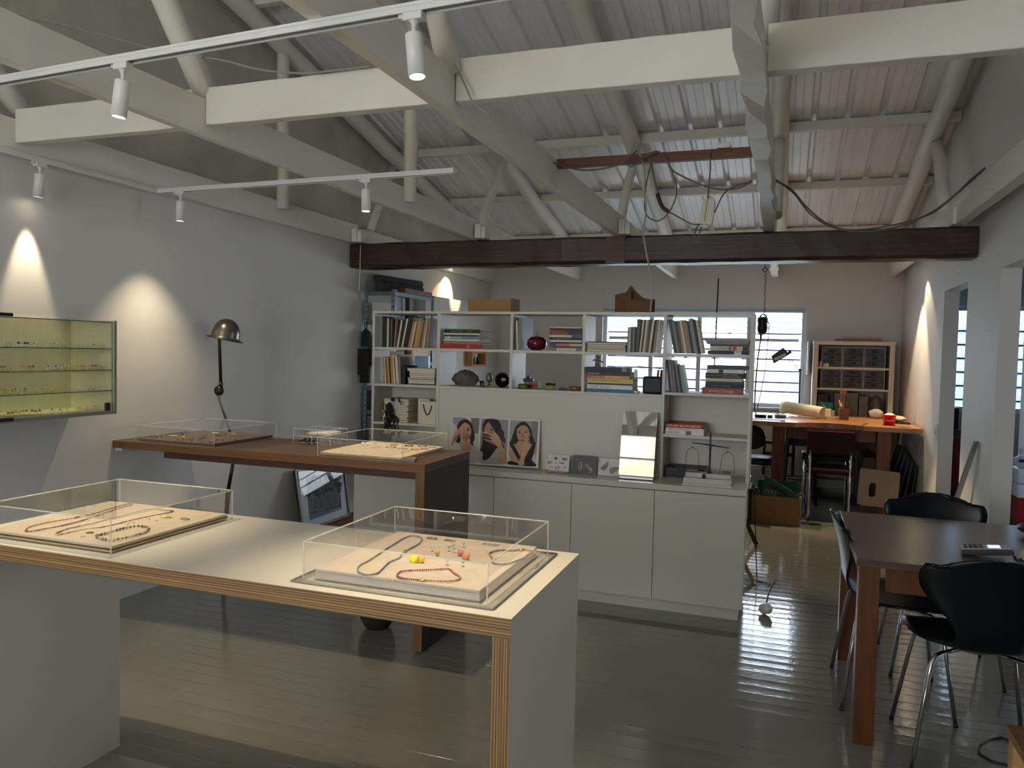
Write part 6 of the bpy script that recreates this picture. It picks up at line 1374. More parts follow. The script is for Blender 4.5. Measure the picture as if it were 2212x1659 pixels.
# pole by the doorway, switch
tag(MB().beam((1.06, 6.17, .015), (1.195, 5.70, 1.0), .032, .016).obj('aluminium_pole', M_alu, bevel=.003), 'flat aluminium bar leaning on the right wall between the doorways', 'bar')
swp = thing('light_switch', 'white light switch on the right wall above the workbench corner', 'switch', (1.2, 7.25, .8))
ys = at(2021, 932, X=1.2)
MB().box(1.198, 1.2099, ys.y-.045, ys.y+.045, ys.z-.07, ys.z+.07).obj('plate', plain(220, 220, 216, .4), swp, bevel=.003); MB().box(1.194, 1.1978, ys.y-.015, ys.y+.015, ys.z-.03, ys.z+.03).obj('rocker', plain(190, 190, 188, .4), swp)
# ================================================================ side room contents
rc = thing('red_chair', 'tall rounded burgundy chair back seen through the narrow doorway', 'chair', (1.5, 7.75, 0))
MB().prism([(0, 0), (.30, 0), (.30, .36), (.26, .46), (.18, .505), (.10, .50), (.03, .45), (0, .36)], T(1.39, 7.75, .36) @ RX(PI/2), .05).obj('backrest', mat('wine_upholstery', srgb(112, 20, 36), .6), rc, bevel=.012)
MB().box(1.39, 1.72, 7.76, 8.1, .34, .42).obj('seat', mat('wine_upholstery', srgb(112, 20, 36), .6), rc, bevel=.015)
for x in (1.41, 1.68):
    for y in (7.78, 8.06): MB().tube([(x, y, .34), (x, y, 0)], .014, 8).obj('leg', M_chrome, rc)
cs = thing('side_cabinet', 'brown wooden cabinet with white doors beyond the narrow doorway', 'cabinet', (1.8, 9.2, 0))
MB().box(1.56, 1.84, 9.1, 9.35, 0, .80).obj('cabinet_body', plain(92, 60, 44, .5), cs, bevel=.002)
for x in (1.655, 1.735): MB().box(x, x+.045, 9.094, 9.0995, .25, .74).obj('white_door', plain(210, 208, 204, .5), cs)
bx('black_machine', 'black coffee machine standing on the brown cabinet', 'machine', 1.60, 1.745, 9.12, 9.32, .8005, 1.03, M_black, .008)
tag(MB().tube([(1.64, 9.2, 1.04), (1.66, 9.2, 1.09), (1.71, 9.2, 1.09), (1.73, 9.2, 1.05)], .004, 6).obj('wire_handle', M_iron), 'thin wire loop on the black machine', 'handle') if False else None
zs = .0
bxs = thing('side_shelf', 'dark shelf with a red box front seen through the wide opening', 'shelf', (1.6, 5.9, 0))
MB().box(1.445, 2.0, 5.72, 6.03, .44, .475).obj('shelf_board', plain(30, 32, 40, .5), bxs); MB().box(1.445, 1.465, 5.72, 6.03, 0, .44).obj('support', plain(30, 32, 40, .5), bxs); MB().box(1.98, 2.0, 5.72, 6.03, 0, .44).obj('support', plain(30, 32, 40, .5), bxs)
bx('red_box', 'deep red box on the dark shelf in the side room', 'box', 1.455, 1.54, 5.74, 5.98, .4755, .645, plain(150, 16, 34, .5), .003)
bx('red_file_box', 'white file box beside the red box in the side room', 'box', 1.545, 1.66, 5.74, 5.98, .4755, .645, plain(214, 214, 212, .6), .003)
M_bagw = mat('white_plastic_wrap', srgb(206, 214, 222), .3, vary=.12, scale=18, bump=.8, bscale=24)
for k, (x0, z0, w, h) in enumerate(((1.452, .646, .075, .09), (1.53, .646, .10, .09), (1.45, .737, .09, .095), (1.545, .737, .10, .10))):
    bx('wrapped_white_box', 'white wrapped packet in the side room stack, %s' % ('lower left', 'lower right', 'upper left', 'upper right')[k], 'packet', x0, x0+w-.004, 5.74, 5.94, z0, z0+h-.002, M_bagw, .006, 'white wrapped packets')
M_film = clear('plastic_film', tint=(.93, .95, .97), gloss=.15)
M_bagc = mat('clear_bag', srgb(190, 204, 220), .18, vary=.25, scale=16, bump=1., bscale=20)
for k, (x, z, r) in enumerate(((1.49, .833, .05), (1.565, .842, .055), (1.525, .90, .05))):
    blob('plastic_bag', 'glossy clear plastic bag heaped on the white packets, %s' % ('left one', 'right one', 'top one')[k], 'plastic bag', (x, 5.83, z), (r, .06, .04), M_bagc, 40+k, .2, group='clear plastic bags')
tag(MB().box(-.022, .022, -.002, .002, -.015, .015, M=T(1.487, 5.765, .925) @ RY(.3)).obj('bag_label', plain(200, 206, 212, .4)), 'small printed label on the heap of plastic bags', 'label')
bx('violet_pack', 'small dark violet packet among the plastic bags', 'packet', 1.455, 1.50, 5.755, 5.77, .875, .895, plain(50, 30, 90, .4), .003)
# ================================================================ wall showcase
XC, Y1c, Y0c, Zb, Zt = -3.333, 3.142, 1.55, 1.140, 1.632
wc = thing('wall_showcase', 'glass-fronted jewellery showcase on the left wall', 'showcase', (-3.5, 2.4, Zb))
M_side2 = plain(128, 126, 120, .5)
M_cream = mat('pale_green_white_lining', srgb(226, 220, 184), .6, vary=.02)
M_edge = clear('showcase_front_glass', tint=(.98, .985, .955), ior=1.5)
MB().box(XL+.001, XC, Y1c-.016, Y1c, Zb, Zt, mats={'-y': 1}).obj('end_panel', [M_side2, M_cream], wc)
MB().box(XL+.001, XC, Y0c, Y0c+.016, Zb, Zt, mats={'+y': 1}).obj('end_panel', [M_side2, M_cream], wc)
MB().box(XL+.001, XC, Y0c+.0165, Y1c-.0165, Zb, Zb+.018, mats={'+z': 1}).obj('bottom_panel', [M_side2, M_cream], wc)
MB().box(XL+.001, XL+.013, Y0c+.0165, Y1c-.0165, Zb+.0185, Zt).obj('back_lining', M_cream, wc)
M_gedge = mat('green_glass_edge', srgb(70, 130, 110), .1, vary=.05)
shz = [Zb+.125, Zb+.233, Zb+.345, Zt-.008]
for z in shz:
    s_o = MB().box(XL+.014, XC-.012, Y0c+.017, Y1c-.017, z-.001, z+.0).obj('glass_shelf', clear('shelf_glass', tint=(.97, .99, .96)) if 'shelf_glass' not in MATS else MATS['shelf_glass'], wc)
    MB().box(XC-.012, XC-.0105, Y0c+.017, Y1c-.017, z-.004, z+.001).obj('polished_edge', M_gedge, s_o)
fg = MB().face([(XC-.003, Y0c+.4, Zb+.02), (XC-.003, Y1c-.028, Zb+.02), (XC-.003, Y1c-.028, Zt-.004), (XC-.003, Y0c+.4, Zt-.004)]).obj('front_glass', M_edge, wc)
MB().box(XC-.005, XC-.001, Y1c-.028, Y1c-.026, Zb+.02, Zt-.004).obj('glass_edge', M_gedge, fg)
MB().box(XC-.008, XC+.006, Y1c-.075, Y1c-.042, Zb+.019, Zb+.062).obj('lock', M_black, wc, bevel=.006)
for z in (Zb+.012, Zt+.0): MB().box(XC-.012, XC+.006, 2.46, 2.56, z-.006, z+.010).obj('hinge', M_black, wc, bevel=.003)
# jewellery on the shelves: (px x list along the crop, kind)
def c4(x, y): return (x/6.143, 660+y/6.143)
ringk = {'silver': M_silver, 'gold': M_gold, 'pearl': plain(236, 230, 214, .25), 'rose': plain(170, 110, 90, .35), 'black': M_blackm, 'green': plain(90, 120, 90, .4)}
rows = [(2, 'top glass shelf', [(70, 'silver'), (110, 'pearl'), (150, 'silver'), (245, 'black'), (300, 'silver'), (330, 'black'), (370, 'rose'), (440, 'silver'), (495, 'pearl'), (545, 'silver'), (650, 'silver'), (715, 'gold'), (760, 'silver'), (825, 'silver'), (885, 'pearl'), (1030, 'silver'), (1160, 'silver'), (1245, 'black'), (1330, 'silver'), (1370, 'silver')]),
        (1, 'middle glass shelf', [(20, 'rose'), (55, 'rose'), (110, 'pearl'), (270, 'gold'), (320, 'gold'), (390, 'rose'), (440, 'rose'), (590, 'pearl'), (640, 'green'), (700, 'silver'), (735, 'rose'), (780, 'pearl'), (830, 'silver'), (870, 'pearl'), (920, 'pearl'), (970, 'gold'), (1020, 'gold'), (1075, 'gold'), (1115, 'gold'), (1190, 'silver'), (1225, 'rose'), (1265, 'rose')]),
        (0, 'lowest glass shelf', [(15, 'gold'), (60, 'gold'), (110, 'gold'), (150, 'gold'), (200, 'green'), (250, 'pearl'), (335, 'rose'), (480, 'pearl'), (530, 'pearl'), (585, 'pearl'), (625, 'silver'), (675, 'gold'), (725, 'gold'), (770, 'gold'), (860, 'gold'), (1055, 'silver'), (1110, 'silver'), (1180, 'silver'), (1240, 'silver')]),
        (-1, 'showcase floor', [(110, 'rose'), (160, 'rose'), (205, 'gold'), (250, 'silver'), (295, 'gold'), (350, 'rose'), (425, 'rose'), (470, 'rose'), (525, 'rose'), (690, 'black'), (800, 'black'), (895, 'silver'), (1050, 'gold'), (1150, 'silver'), (1250, 'silver')])]
rr = random.Random(77)
for si, nm, L in rows:
    z = shz[si]+.0012 if si >= 0 else Zb+.0192; yb = {2: 570, 1: 838, 0: 1120, -1: 1475}[si]; L = sorted(L)
    for k, (x, kind) in enumerate(L):
        # front edge zone of the shelf: step back from the glass a little
        X = XC-.05-rr.uniform(0, .05); p = at(*c4(x, yb), X=X); y = min(max(p.y, Y0c+.05), Y1c-.04); c = Vector((X, y, z)); mb = MB(); r = .0095
        big = si != 2 and kind in ('pearl', 'rose', 'gold') or (si == 2 and x < 560)
        mb.tube([c+Vector((0, r*math.cos(a), r+r*math.sin(a))) for a in [2*PI*i/12 for i in range(12)]], .0013, 5, closed=True)
        mb.ball(c+Vector((0, 0, 2*r+.001)), .0065 if big else .004, 1, 8, 5, (1, 1, .8))
        o = mb.obj('ring', [M_silver if kind in ('silver', 'black', 'green') else M_gold, ringk[kind]], base=c)
        tag(o, 'little %s ring, %s from the left on the %s' % ({'pearl': 'white-stoned', 'rose': 'rose-brown'}.get(kind, kind), ORD[k], nm), 'ring', 'rings on the '+nm)
# ================================================================ standing lamp with dome shade
M_gun = mat('gunmetal', (.20, .185, .16), .3, metal=.9, vary=.15, scale=12)
M_dark = mat('dark_lamp_steel', (.045, .042, .04), .38, metal=.8)
XA = -3.35
def lp(x, y, X=XA): return at(380+x/3.608, 660+y/3.606, Y=4.12)
fl = thing('floor_lamp', 'tall jointed floor lamp with a gunmetal dome shade by the left wall', 'lamp', (lp(400, 1440).x, 4.12, 0))
hd = lp(376, 235); th_ = .05
HM = T(hd.x+.01, 4.12, hd.z-.006) @ RY(.16) @ RX(-.1)
R0 = .089
mb = MB().lathe([(R0*.0, .118), (R0*.3, .114), (R0*.62, .098), (R0*.86, .066), (R0*.98, .03), (R0, 0), (R0*1.02, -.006), (R0*1.24, -.016), (R0*1.25, -.019), (R0*1.0, -.010), (R0*.97, 0), (R0*.84, .062), (R0*.6, .094), (0, .112)], HM, 36)
sh = mb.obj('dome_shade', M_gun, fl)
mb = MB().tube([HM @ Vector((R0*1.25*math.cos(a), R0*1.25*math.sin(a), -.018)) for a in [2*PI*i/36 for i in range(36)]], .0035, 8, closed=True); mb.obj('rim', M_dark, sh)
MB().lathe([(0, .02), (R0*.9, .02)], HM, 24).obj('white_liner', plain(220, 216, 206, .5), sh)
a1, a2 = lp(338, 258), lp(350, 620); MB().tube([a1+Vector((0, 0, .03)), a1, a2], .0105, 12).obj('upper_rod', M_dark, fl)
j = lp(336, 662); mb = MB().ball(j, .034, 0, 18, 10, (1, .8, 1)); mb.lathe([(.013, 0), (.013, .03)], T(*(a2-Vector((0, 0, .012)))), 12); mb.obj('ball_joint', M_dark, fl)
b1, b2 = lp(322, 680), lp(462, 1110); MB().tube([b1, b1.lerp(b2, .05), b2], [.014, .008, .008], 12).obj('middle_rod', M_gun, fl)
j2 = lp(463, 1150); MB().ball(j2, .026, 0, 14, 8).obj('lower_joint', M_dark, fl)
c1, c2_ = lp(455, 1180), lp(408, 1430); MB().tube([c1, c2_], [.0105, .0125], 12).obj('lower_rod', M_dark, fl)
mb = MB().tube([c2_, c2_+Vector((-.0, 0, -.03))], .018, 10); mb.tube([c2_+Vector((0, 0, -.02)), (c2_.x-.045, 4.12, .02)], [.016, .010], 10); mb.obj('foot_rod', M_dark, fl)
MB().lathe([(.14, 0), (.14, .012), (.04, .022), (.02, .05), (0, .05)], T(c2_.x-.05, 4.12, 0), 28).obj('base', M_dark, fl)
# ================================================================ framed etching
ft = thing('framed_etching', 'framed black-and-white print of tall trees leaning on the left wall', 'picture', (-3.55, 5.45, .07))
p0 = Vector((-3.48, 5.4, .07)); pn = Vector((.965, 0, .26)).normalized()
pe = Plate(p0, pn, lambda x, y: (620+x/11.06, 1000+y/11.06))
O = pe.pts([(180, 175), (1350, 105), (1475, 1240), (370, 1640)])
bk_ = [q-pn*.02 for q in O]
I = pe.pts([(247, 205), (1315, 130), (1455, 1225), (400, 1590)], .001)
mb = MB().add(O+bk_, [(0, 1, 2, 3), (7, 6, 5, 4), (0, 4, 5, 1), (1, 5, 6, 2), (2, 6, 7, 3), (3, 7, 4, 0)]); mb.obj('backing', plain(52, 36, 28, .6), ft)
mb = MB()
for i in range(4):
    a, b_ = O[i], O[(i+1) % 4]; mb.beam(a+pn*.004, b_+pn*.004, .02, .014, up=pn)
mb.obj('wooden_frame', grain('dark_walnut_frame', srgb(60, 40, 28), srgb(84, 56, 38), 'x', .4), ft)
MB().add(I, [(0, 1, 2, 3)]).obj('mount_card', plain(168, 176, 184, .5), ft)
groups = []; ms = [plain(128, 132, 134, .8), plain(44, 46, 46, .8), plain(74, 78, 82, .8), plain(96, 112, 128, .8)]
groups.append((pe.pts([(440, 350), (1180, 190), (1300, 1095), (545, 1370)], .0022), 0))
rr = random.Random(5)
groups.append((pe.pts([(530, 1180), (930, 1080), (1290, 1000), (1305, 1100), (545, 1370)], .0026), 3))
for k in range(26):
    u = k/25; x = 470+760*u; top = 440-140*u+rr.uniform(-60, 90); bot = 1180-170*u+rr.uniform(-40, 40); w = rr.uniform(4, 9); dx = (bot-top)*.085
    groups.append((pe.pts([(x-w*.6, top), (x+w*.6, top), (x+dx+w, bot), (x+dx-w, bot)], .003+.00004*k), 1))
    for j in range(5):
        cx_, cy_ = x+rr.uniform(-26, 26)+j*8, top+rr.uniform(-20, 330); a, b_ = rr.uniform(22, 42), rr.uniform(34, 70)
        P = [(cx_+a*math.cos(t)*(1+rr.uniform(-.3, .3)), cy_+b_*math.sin(t)*(1+rr.uniform(-.3, .3))) for t in [2*PI*i/9 for i in range(9)]]
        groups.append((pe.pts(P, .0035+.00003*(k*5+j)), 1 if rr.random() < .55 else 2))
for k in range(14):
    x = 560+k*52; y = 1230-k*14; groups.append((pe.pts([(x, y-30), (x+20, y-rr.uniform(30, 80)), (x+44, y-20), (x+30, y+10)], .0034), 1 if k > 7 else 2))
tri_fill(groups).obj('tree_print', ms, ft)
MB().add([q+pn*.009 for q in I], [(0, 1, 2, 3)]).obj('glass', clear('picture_glass', ior=1.3, k=.25), ft)
bx('wooden_plank', 'brown wooden plank on the floor by the leaning picture', 'plank', -3.55, -3.28, 5.05, 5.9, .001, .066, grain('plank_brown', srgb(110, 66, 36), srgb(136, 86, 50), 'y', .5), .003)
# woven pot under the tables
wp = MB(); q = at(803, 1362, Z=0)
prof = [(.058, 0), (.075, .02), (.094, .06), (.102, .11), (.1, .16), (.088, .2), (.08, .2), (.09, .155), (.09, .1), (.06, .02), (0, .012)]
o = wp.lathe(prof, T(q.x, q.y+.06, 0), 28).obj('woven_basket', mat('dark_woven_fibre', srgb(48, 38, 32), .8, vary=.4, scale=60, stretch=(1, 1, 5), bump=1., bscale=120)); tag(o, 'dark woven round basket on the floor between the two display tables', 'basket')
# ================================================================ slotted steel shelving
M_post = mat('grey_blue_slotted_steel', srgb(104, 116, 122), .4, metal=.3, vary=.1)
ux0, ux1, uy0, uy1 = -3.62, -3.31, 6.17, 7.0
un = thing('steel_shelving', 'grey-blue slotted steel shelving in the left corner behind the bookcase', 'shelving', ((ux0+ux1)/2, (uy0+uy1)/2, 0))
for x in (ux0, ux1):
    for y in (uy0, uy1):
        sx, sy = (1 if x == ux0 else -1), (1 if y == uy0 else -1); mb = MB()
        mb.box(*sorted((x, x+sx*.035)), *sorted((y, y+sy*.003)), 0, 2.05); mb.box(*sorted((x, x+sx*.003)), *sorted((y+sy*.003, y+sy*.035)), 0, 2.05)
        po_ = mb.obj('post', M_post, un); mb = MB()
        for k in range(39):
            z = .06+k*.05; mb.box(*sorted((x+sx*.013, x+sx*.022)), *sorted((y-sy*.0012, y)), z, z+.012)
        mb.obj('slot_holes', plain(196, 200, 200, .5), po_)
lv = [2.03, 1.765, 1.39, 1.17, .95, .3]
for z in lv:
    mb = MB().box(ux0+.004, ux1-.004, uy0+.004, uy1-.004, z-.003, z); mb.box(ux0+.004, ux1-.004, uy0+.004, uy0+.007, z-.035, z-.003); mb.box(ux1-.007, ux1-.004, uy0+.008, uy1-.004, z-.035, z-.003); mb.obj('shelf', M_post, un)
M_roll = mat('dark_grey_canvas', srgb(58, 58, 58), .85, vary=.2, scale=10, bump=.5, bscale=40)
def roll(label, a, b, r):
    a, b = Vector(a), Vector(b); d = (b-a).normalized(); rt = thing('canvas_roll', label, 'roll', a.lerp(b, .5)-Vector((0, 0, r)), 0, 'dark canvas rolls')
    MB().tube([a, a.lerp(b, .3), a.lerp(b, .6), b], [r, r*1.03, r*.97, r], 18).obj('roll_body', M_roll, rt)
    mb = MB(); u = d.cross(Vector((0, 0, 1))).normalized(); w = u.cross(d)
    mb.tube([a-d*.002+(u*math.cos(t)+w*math.sin(t))*r*(.25+.7*t/12.5) for t in [i*.5 for i in range(25)]], .0025, 5); mb.obj('rolled_end', plain(96, 96, 94, .8), rt)
roll('lower dark canvas roll lying on the steel shelving', (-3.50, 6.2, 2.03+.052), (-3.40, 6.85, 2.03+.052), .05)
roll('upper dark canvas roll resting on the lower one', (-3.545, 6.24, 2.03+.122), (-3.44, 6.93, 2.03+.125), .04)
roll('third dark canvas roll behind on the steel shelving', (-3.56, 6.3, 2.03+.045), (-3.53, 6.95, 2.03+.045), .042) if False else None
wt = thing('wooden_tray', 'reddish wooden tray on the steel shelving beside the rolls', 'tray', (-3.35, 6.5, 2.03))
MB().box(-3.385, -3.30, 6.35, 6.92, 2.031, 2.036).obj('base', plain(120, 70, 46, .5), wt); MB().box(-3.305, -3.30, 6.35, 6.92, 2.0365, 2.075).obj('side', plain(120, 70, 46, .5), wt); MB().box(-3.385, -3.306, 6.35, 6.355, 2.0365, 2.075).obj('front', plain(104, 58, 40, .5), wt); MB().box(-3.385, -3.306, 6.5, 6.9, 2.0365, 2.06).obj('papers', plain(176, 170, 160, .6), wt)
bx('white_box', 'plain cream storage box on the second steel shelf', 'box', -3.575, -3.42, 6.22, 6.42, 1.7655, 1.94, plain(206, 202, 186, .6), .01)
clump('black_straps', 'black straps and tools on the second steel shelf', 'tools', (-3.36, 6.6, 1.766), (.05, .2, .06), M_black, 26, 61, .012)
bx('black_drill_case', 'black angular tool case tilted on the second steel shelf', 'tool case', -3.40, -3.33, 6.45, 6.75, 1.83, 1.87, M_black, .004)
bx('white_carton', 'white carton on the third steel shelf', 'carton', -3.575, -3.36, 6.25, 6.5, 1.391, 1.44, plain(200, 202, 204, .6), .003)
bx('grey_file_pile', 'pile of grey files above the white carton', 'files', -3.57, -3.37, 6.26, 6.5, 1.441, 1.64, mat('grey_files', srgb(120, 124, 124), .7, vary=.3, scale=16, stretch=(.5, .5, 8)), .003)
bx('orange_bag', 'orange and dark packets seen through the left bookcase bay', 'packets', -3.31-.08, -3.325, 6.55, 6.9, 1.391, 1.53, mat('orange_packets', srgb(196, 104, 20), .4, vary=.6, scale=30), .01)
for k, y in enumerate((6.25, 6.33)): tag(MB().tube([(-3.57, y, 1.171+.022), (-3.38, y+.02, 1.171+.022)], .021, 10).obj('wooden_roller', plain(104, 84, 52, .6)), ('front' if k == 0 else 'rear')+' wooden roller lying on the fourth steel shelf', 'roller', 'wooden rollers')
bx('dark_crate', 'dark grey plastic crate on the fifth steel shelf', 'crate', -3.585, -3.35, 6.20, 6.5, .9505, 1.12, plain(44, 46, 48, .5), .008)
bx('grey_box', 'large plain grey box on the lowest steel shelf', 'box', -3.60, -3.33, 6.19, 6.6, .301, .90, plain(104, 110, 114, .6), .006)
tp_ = thing('teal_dustpan', 'dark teal dustpan hanging from the steel post', 'dustpan', (-3.60, 6.15, 1.55))
MB().prism([(-.045, 0), (.06, .0), (.055, .12), (.02, .145), (0, .16), (-.02, .145), (-.04, .13)], T(-3.585, 6.15, 1.535) @ RX(PI/2), .02).obj('pan', plain(14, 40, 46, .4), tp_, bevel=.004)
MB().tube([(-3.585, 6.145, 1.69), (-3.58, 6.15, 1.72), (-3.59, 6.16, 1.76)], .003, 6).obj('hook', M_iron, tp_)
bx('black_pad', 'dark brown-black pad hanging from the steel shelving post', 'pad', -3.642, -3.53, 6.10, 6.145, 1.27, 1.51, plain(22, 17, 15, .7), .006)
bx('black_pad', 'smaller black pad hanging below the larger one', 'pad', -3.63, -3.535, 6.12, 6.15, 1.20, 1.268, plain(16, 14, 14, .7), .004)
# niche with a wooden frame in the left back wall
wf = thing('wooden_wall_cabinet', 'small open wooden wall cabinet lit warmly on the left back wall', 'wall cabinet', (-3.47, 8.6, 1.34))
M_pine = grain('pine_frame', srgb(176, 112, 56), srgb(206, 146, 86), 'z', .5)
wy0, wy1, wz0, wz1 = 8.33, 8.78, 1.33, 1.66; xw = XL+.12
for y in (wy0, wy1-.03): MB().box(xw+.0005, xw+.09, y, y+.03, wz0, wz1).obj('side', M_pine, wf)
for z in (wz0, (wz0+wz1)/2-.01, wz1-.02): MB().box(xw+.0005, xw+.09, wy0+.0305, wy1-.0305, z, z+.02).obj('shelf', M_pine, wf)
MB().box(xw+.0005, xw+.012, wy0+.0305, wy1-.0305, wz0+.0205, wz1-.0205).obj('dark_back', plain(40, 30, 24, .6), wf) if False else None
for k, (y, z) in enumerate(((8.42, wz0+.0205), (8.5, wz0+.0205), (8.6, wz0+.0205), (8.45, (wz0+wz1)/2+.0105), (8.56, (wz0+wz1)/2+.0105))):
    tag(MB().lathe([(.02, 0), (.02, .07), (.009, .085), (.009, .1), (0, .1)], T(xw+.05, y, z), 10).obj('small_bottle', plain(*((70, 50, 34), (180, 170, 150), (40, 36, 34))[k % 3], .3)), 'little bottle in the wooden wall cabinet, %s' % ('lower left', 'lower middle', 'lower right', 'upper left', 'upper right')[k], 'bottle', 'bottles in the wall cabinet')
tag(MB().tube([(-.46, 5.35, .0), (-.435, 5.35, 2.04)], .0045, 8).obj('tall_rod', M_iron), 'thin dark rod standing upright behind the bookcase', 'rod')
# black folding prop and plug by the cupboard end
# ================================================================ cords
def cord(name, label, pts, r, m, cat='cable', group=None):
    P = [Vector(p) for p in pts]; Q = []
    n = len(P)
    for i in range(n-1):
        a, b, c, d = P[max(i-1, 0)], P[i], P[i+1], P[min(i+2, n-1)]
        for s in range(5):
            u = s/5; Q.append(.5*((2*b)+(c-a)*u+(2*a-5*b+4*c-d)*u*u+(3*b-a-3*c+d)*u**3))
    Q.append(P[-1]); return tag(MB().tube(Q, r, 6).obj(name, m), label, cat, group)
M_cord = plain(150, 146, 136, .5); M_cordd = plain(96, 90, 82, .5)
def cy(L, Y): return [at(x, y, Y=Y) for x, y in L]
c8 = lambda L, ox=1060, oy=0, s=3.456: [(ox+x/s, oy+y/s) for x, y in L]
G = 'ceiling cables'
cord('cable', 'long grey cable sagging from the middle tie beam to the brown batten', cy(c8([(0, 840), (60, 900), (110, 1010), (240, 1080), (380, 1170), (520, 1235), (700, 1270), (860, 1255), (980, 1215), (1050, 1160), (1090, 1125)]), 4.12), .005, M_cordd, group=G)
cord('cable', 'grey cable looped round the batten and hanging down to the bookcase top', cy(c8([(1090, 1125), (1130, 1190), (1150, 1300), (1150, 1450), (1160, 1560), (1150, 1659)])+[(1389, 500), (1396, 545), (1403, 580), (1409, 620), (1407, 650), (1405, 672)], 4.14), .005, M_cord, group=G)
cord('cable', 'wide cable loop below the brown batten', cy(c8([(1200, 1210), (1170, 1330), (1150, 1480), (1160, 1600), (1240, 1650), (1320, 1600), (1380, 1480), (1385, 1380), (1345, 1260), (1330, 1210)]), 4.15), .004, M_cordd, group=G)
cord('cable', 'double cable swinging from the batten to the chipped tie beam', cy(c8([(1180, 1150), (1240, 1130), (1300, 1170), (1350, 1260), (1400, 1300), (1600, 1390), (1740, 1415), (1860, 1400), (1950, 1350)]), 4.15), .005, M_cordd, group=G)
cord('cable', 'thin cable curling around the batten', cy(c8([(1130, 1170), (1060, 1240), (1020, 1230), (1020, 1210), (1080, 1230), (1160, 1170), (1230, 1140)]), 4.13), .004, M_cordd, group=G)
cord('cable', 'dark cable hanging behind the loop', cy(c8([(1195, 1200), (1215, 1300), (1245, 1440), (1260, 1500), (1300, 1560), (1400, 1620), (1470, 1659)])+[(1500, 485), (1520, 484)], 4.2), .0045, M_cordd, group=G)
cord('taped_cable_joint', 'black taped joint on the hanging cable', cy(c8([(1245, 1445), (1265, 1510), (1290, 1555), (1330, 1580)]), 4.19), .011, M_black, 'cable joint')
cord('cable', 'thin cable dropping to the white junction box', cy(c8([(1636, 1130), (1640, 1250), (1630, 1360), (1622, 1480)]), 4.16), .004, M_cordd, group=G)
cord('cable', 'cable rising from the junction box to the tie beam', cy(c8([(1670, 1590), (1710, 1500), (1740, 1450), (1800, 1400), (1950, 1355)]), 4.2), .004, M_cordd, group=G)
cord('cable', 'long double cable sagging from the chipped tie beam to the right wall', cy([(1675, 390), (1710, 410), (1745, 450), (1790, 485), (1850, 500), (1930, 492), (2000, 465), (2050, 432), (2100, 385), (2128, 362)], 5.0), .006, M_cordd, group=G)
cord('cable', 'second of the sagging cables right of the chipped beam', cy([(1676, 388), (1715, 418), (1750, 462), (1800, 492), (1860, 496), (1940, 484), (2010, 462), (2060, 425), (2128, 364)], 5.02), .005, M_cordd, group=G)
cord('cable', 'white cable along the plank near the long track', cy([(0, 20), (60, 38), (130, 52), (230, 78), (380, 118), (470, 128), (560, 150), (640, 158), (700, 155), (800, 143)], 2.74), .0045, M_cord, group=G)
cord('cable', 'pale cable down the side of the middle tie beam', cy([(975, 128), (1000, 165), (1012, 205), (1040, 235), (1075, 260)], 2.6) if False else cy([(983, 140), (1003, 180), (1020, 218), (1045, 240), (1060, 250)], 2.72), .004, M_cord, group=G)
# white cord beside the left wall
cord('white_cable', 'white cord hanging from the dark beam to the steel shelving', cy([(779, 530), (778, 560), (777, 600), (776, 628)], 5.93), .0035, plain(220, 218, 212, .5), 'cord')
# junction box
b0 = at(1515, 482, Y=4.2); b1 = at(1543, 428, Y=4.2); bm_ = (b0+b1)/2
jb = thing('junction_box', 'small white plastic junction box dangling below the brown batten', 'junction box', (bm_.x, 4.2, b0.z))
MB().prism([(-.032, -.075), (.028, -.075), (.034, -.06), (.034, .05), (.006, .078), (-.03, .055)], T(bm_.x, 4.215, bm_.z) @ RY(.1) @ RX(PI/2), .035).obj('box_body', plain(206, 200, 178, .5), jb, bevel=.004)
MB().box(-.004, .0, -.036, -.0355, -.06, .06, M=T(bm_.x-.005, 4.215, bm_.z) @ RY(.1)).obj('seam', plain(120, 112, 96, .6), jb)
cord('wire_ends', 'small knot of loose wire ends below the junction box', cy(c8([(820, 960), (800, 990), (798, 1030), (806, 1045), (815, 1010), (825, 975)], 1100, 0, 1.989), 4.2), .004, M_cordd, 'wire')
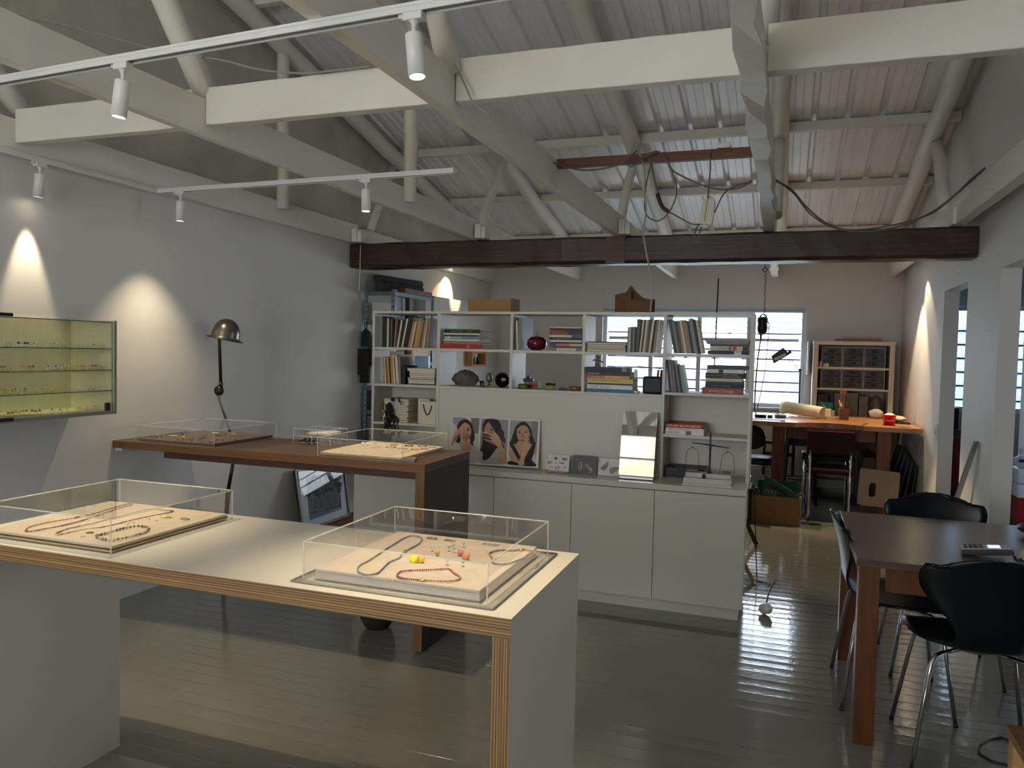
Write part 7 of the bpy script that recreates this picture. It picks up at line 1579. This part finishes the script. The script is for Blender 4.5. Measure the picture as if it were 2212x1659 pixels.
# floor cord with plug
cp = [at(1633, 1030, Y=4.9), at(1636, 1090, Y=4.95), at(1640, 1150, Y=5.0)]
pl_ = [Vector((-.145, 5.12, .62)), Vector((-.135, 5.16, .40)), Vector((-.125, 5.22, .20)), Vector((-.12, 5.32, .06)), Vector((-.122, 5.40, .008)), at(1655, 1260, Z=.006), at(1664, 1263, Z=.006), at(1673, 1255, Z=.006), at(1662, 1275, Z=.006), at(1655, 1300, Z=.02)]
cord('floor_cable', 'thin black cord trailing down beside the cupboard end to a plug', pl_, .0035, M_black)
q = at(1652, 1333, Z=0)
pg = thing('white_plug', 'white round power plug lying on the glossy floor by the cupboard', 'plug', (q.x, q.y+.03, 0))
MQ = T(q.x+.005, q.y+.04, .038) @ RZ(.7) @ RX(1.2)
MB().lathe([(.0, -.035), (.026, -.034), (.031, -.025), (.031, .018), (.024, .03), (.012, .036), (.008, .05), (0, .05)], MQ, 22).obj('plug_body', plain(214, 210, 198, .4), pg)
for a, b_ in ((-.012, 0), (.012, 0), (0, .012)): MB().tube([MQ @ Vector((a, b_, -.034)), MQ @ Vector((a, b_, -.058))], .0035, 8).obj('pin', M_iron, pg)
pr_ = thing('folding_prop', 'black and wooden prop foot sticking out behind the cupboard end', 'stand', (-.18, 5.9, 0))
MB().beam((-.26, 6.52, .20), (-.155, 6.42, .01), .018, .03).obj('black_leg', M_black, pr_)
MB().beam((-.24, 5.45, .16), (-.14, 5.36, .008), .012, .03).obj('wooden_leg', M_oak, pr_)
# ================================================================ daylight
def portal(loc, sx, sy, rot):
    a = bpy.data.lights.new('window_portal', 'AREA'); a.shape = 'RECTANGLE'; a.size = sx; a.size_y = sy; a.cycles.is_portal = True
    o = bpy.data.objects.new('window_portal', a); COL.objects.link(o); o.location = loc; o.rotation_euler = rot
portal(((WX0+WX1)/2, YB+.2, (WZ0+WZ1)/2), WX1-WX0, WZ1-WZ0, (-PI/2, 0, 0))
portal(((SX0+SX1)/2, YB+.2, 1.55), SX1-SX0, 1.13, (-PI/2, 0, 0))
portal((-1.8, YN-.2, 1.7), 2.2, 1.2, (PI/2, 0, 0))
portal((4.7, 4.7, 1.6), .8, 1.0, (0, PI/2, 0))
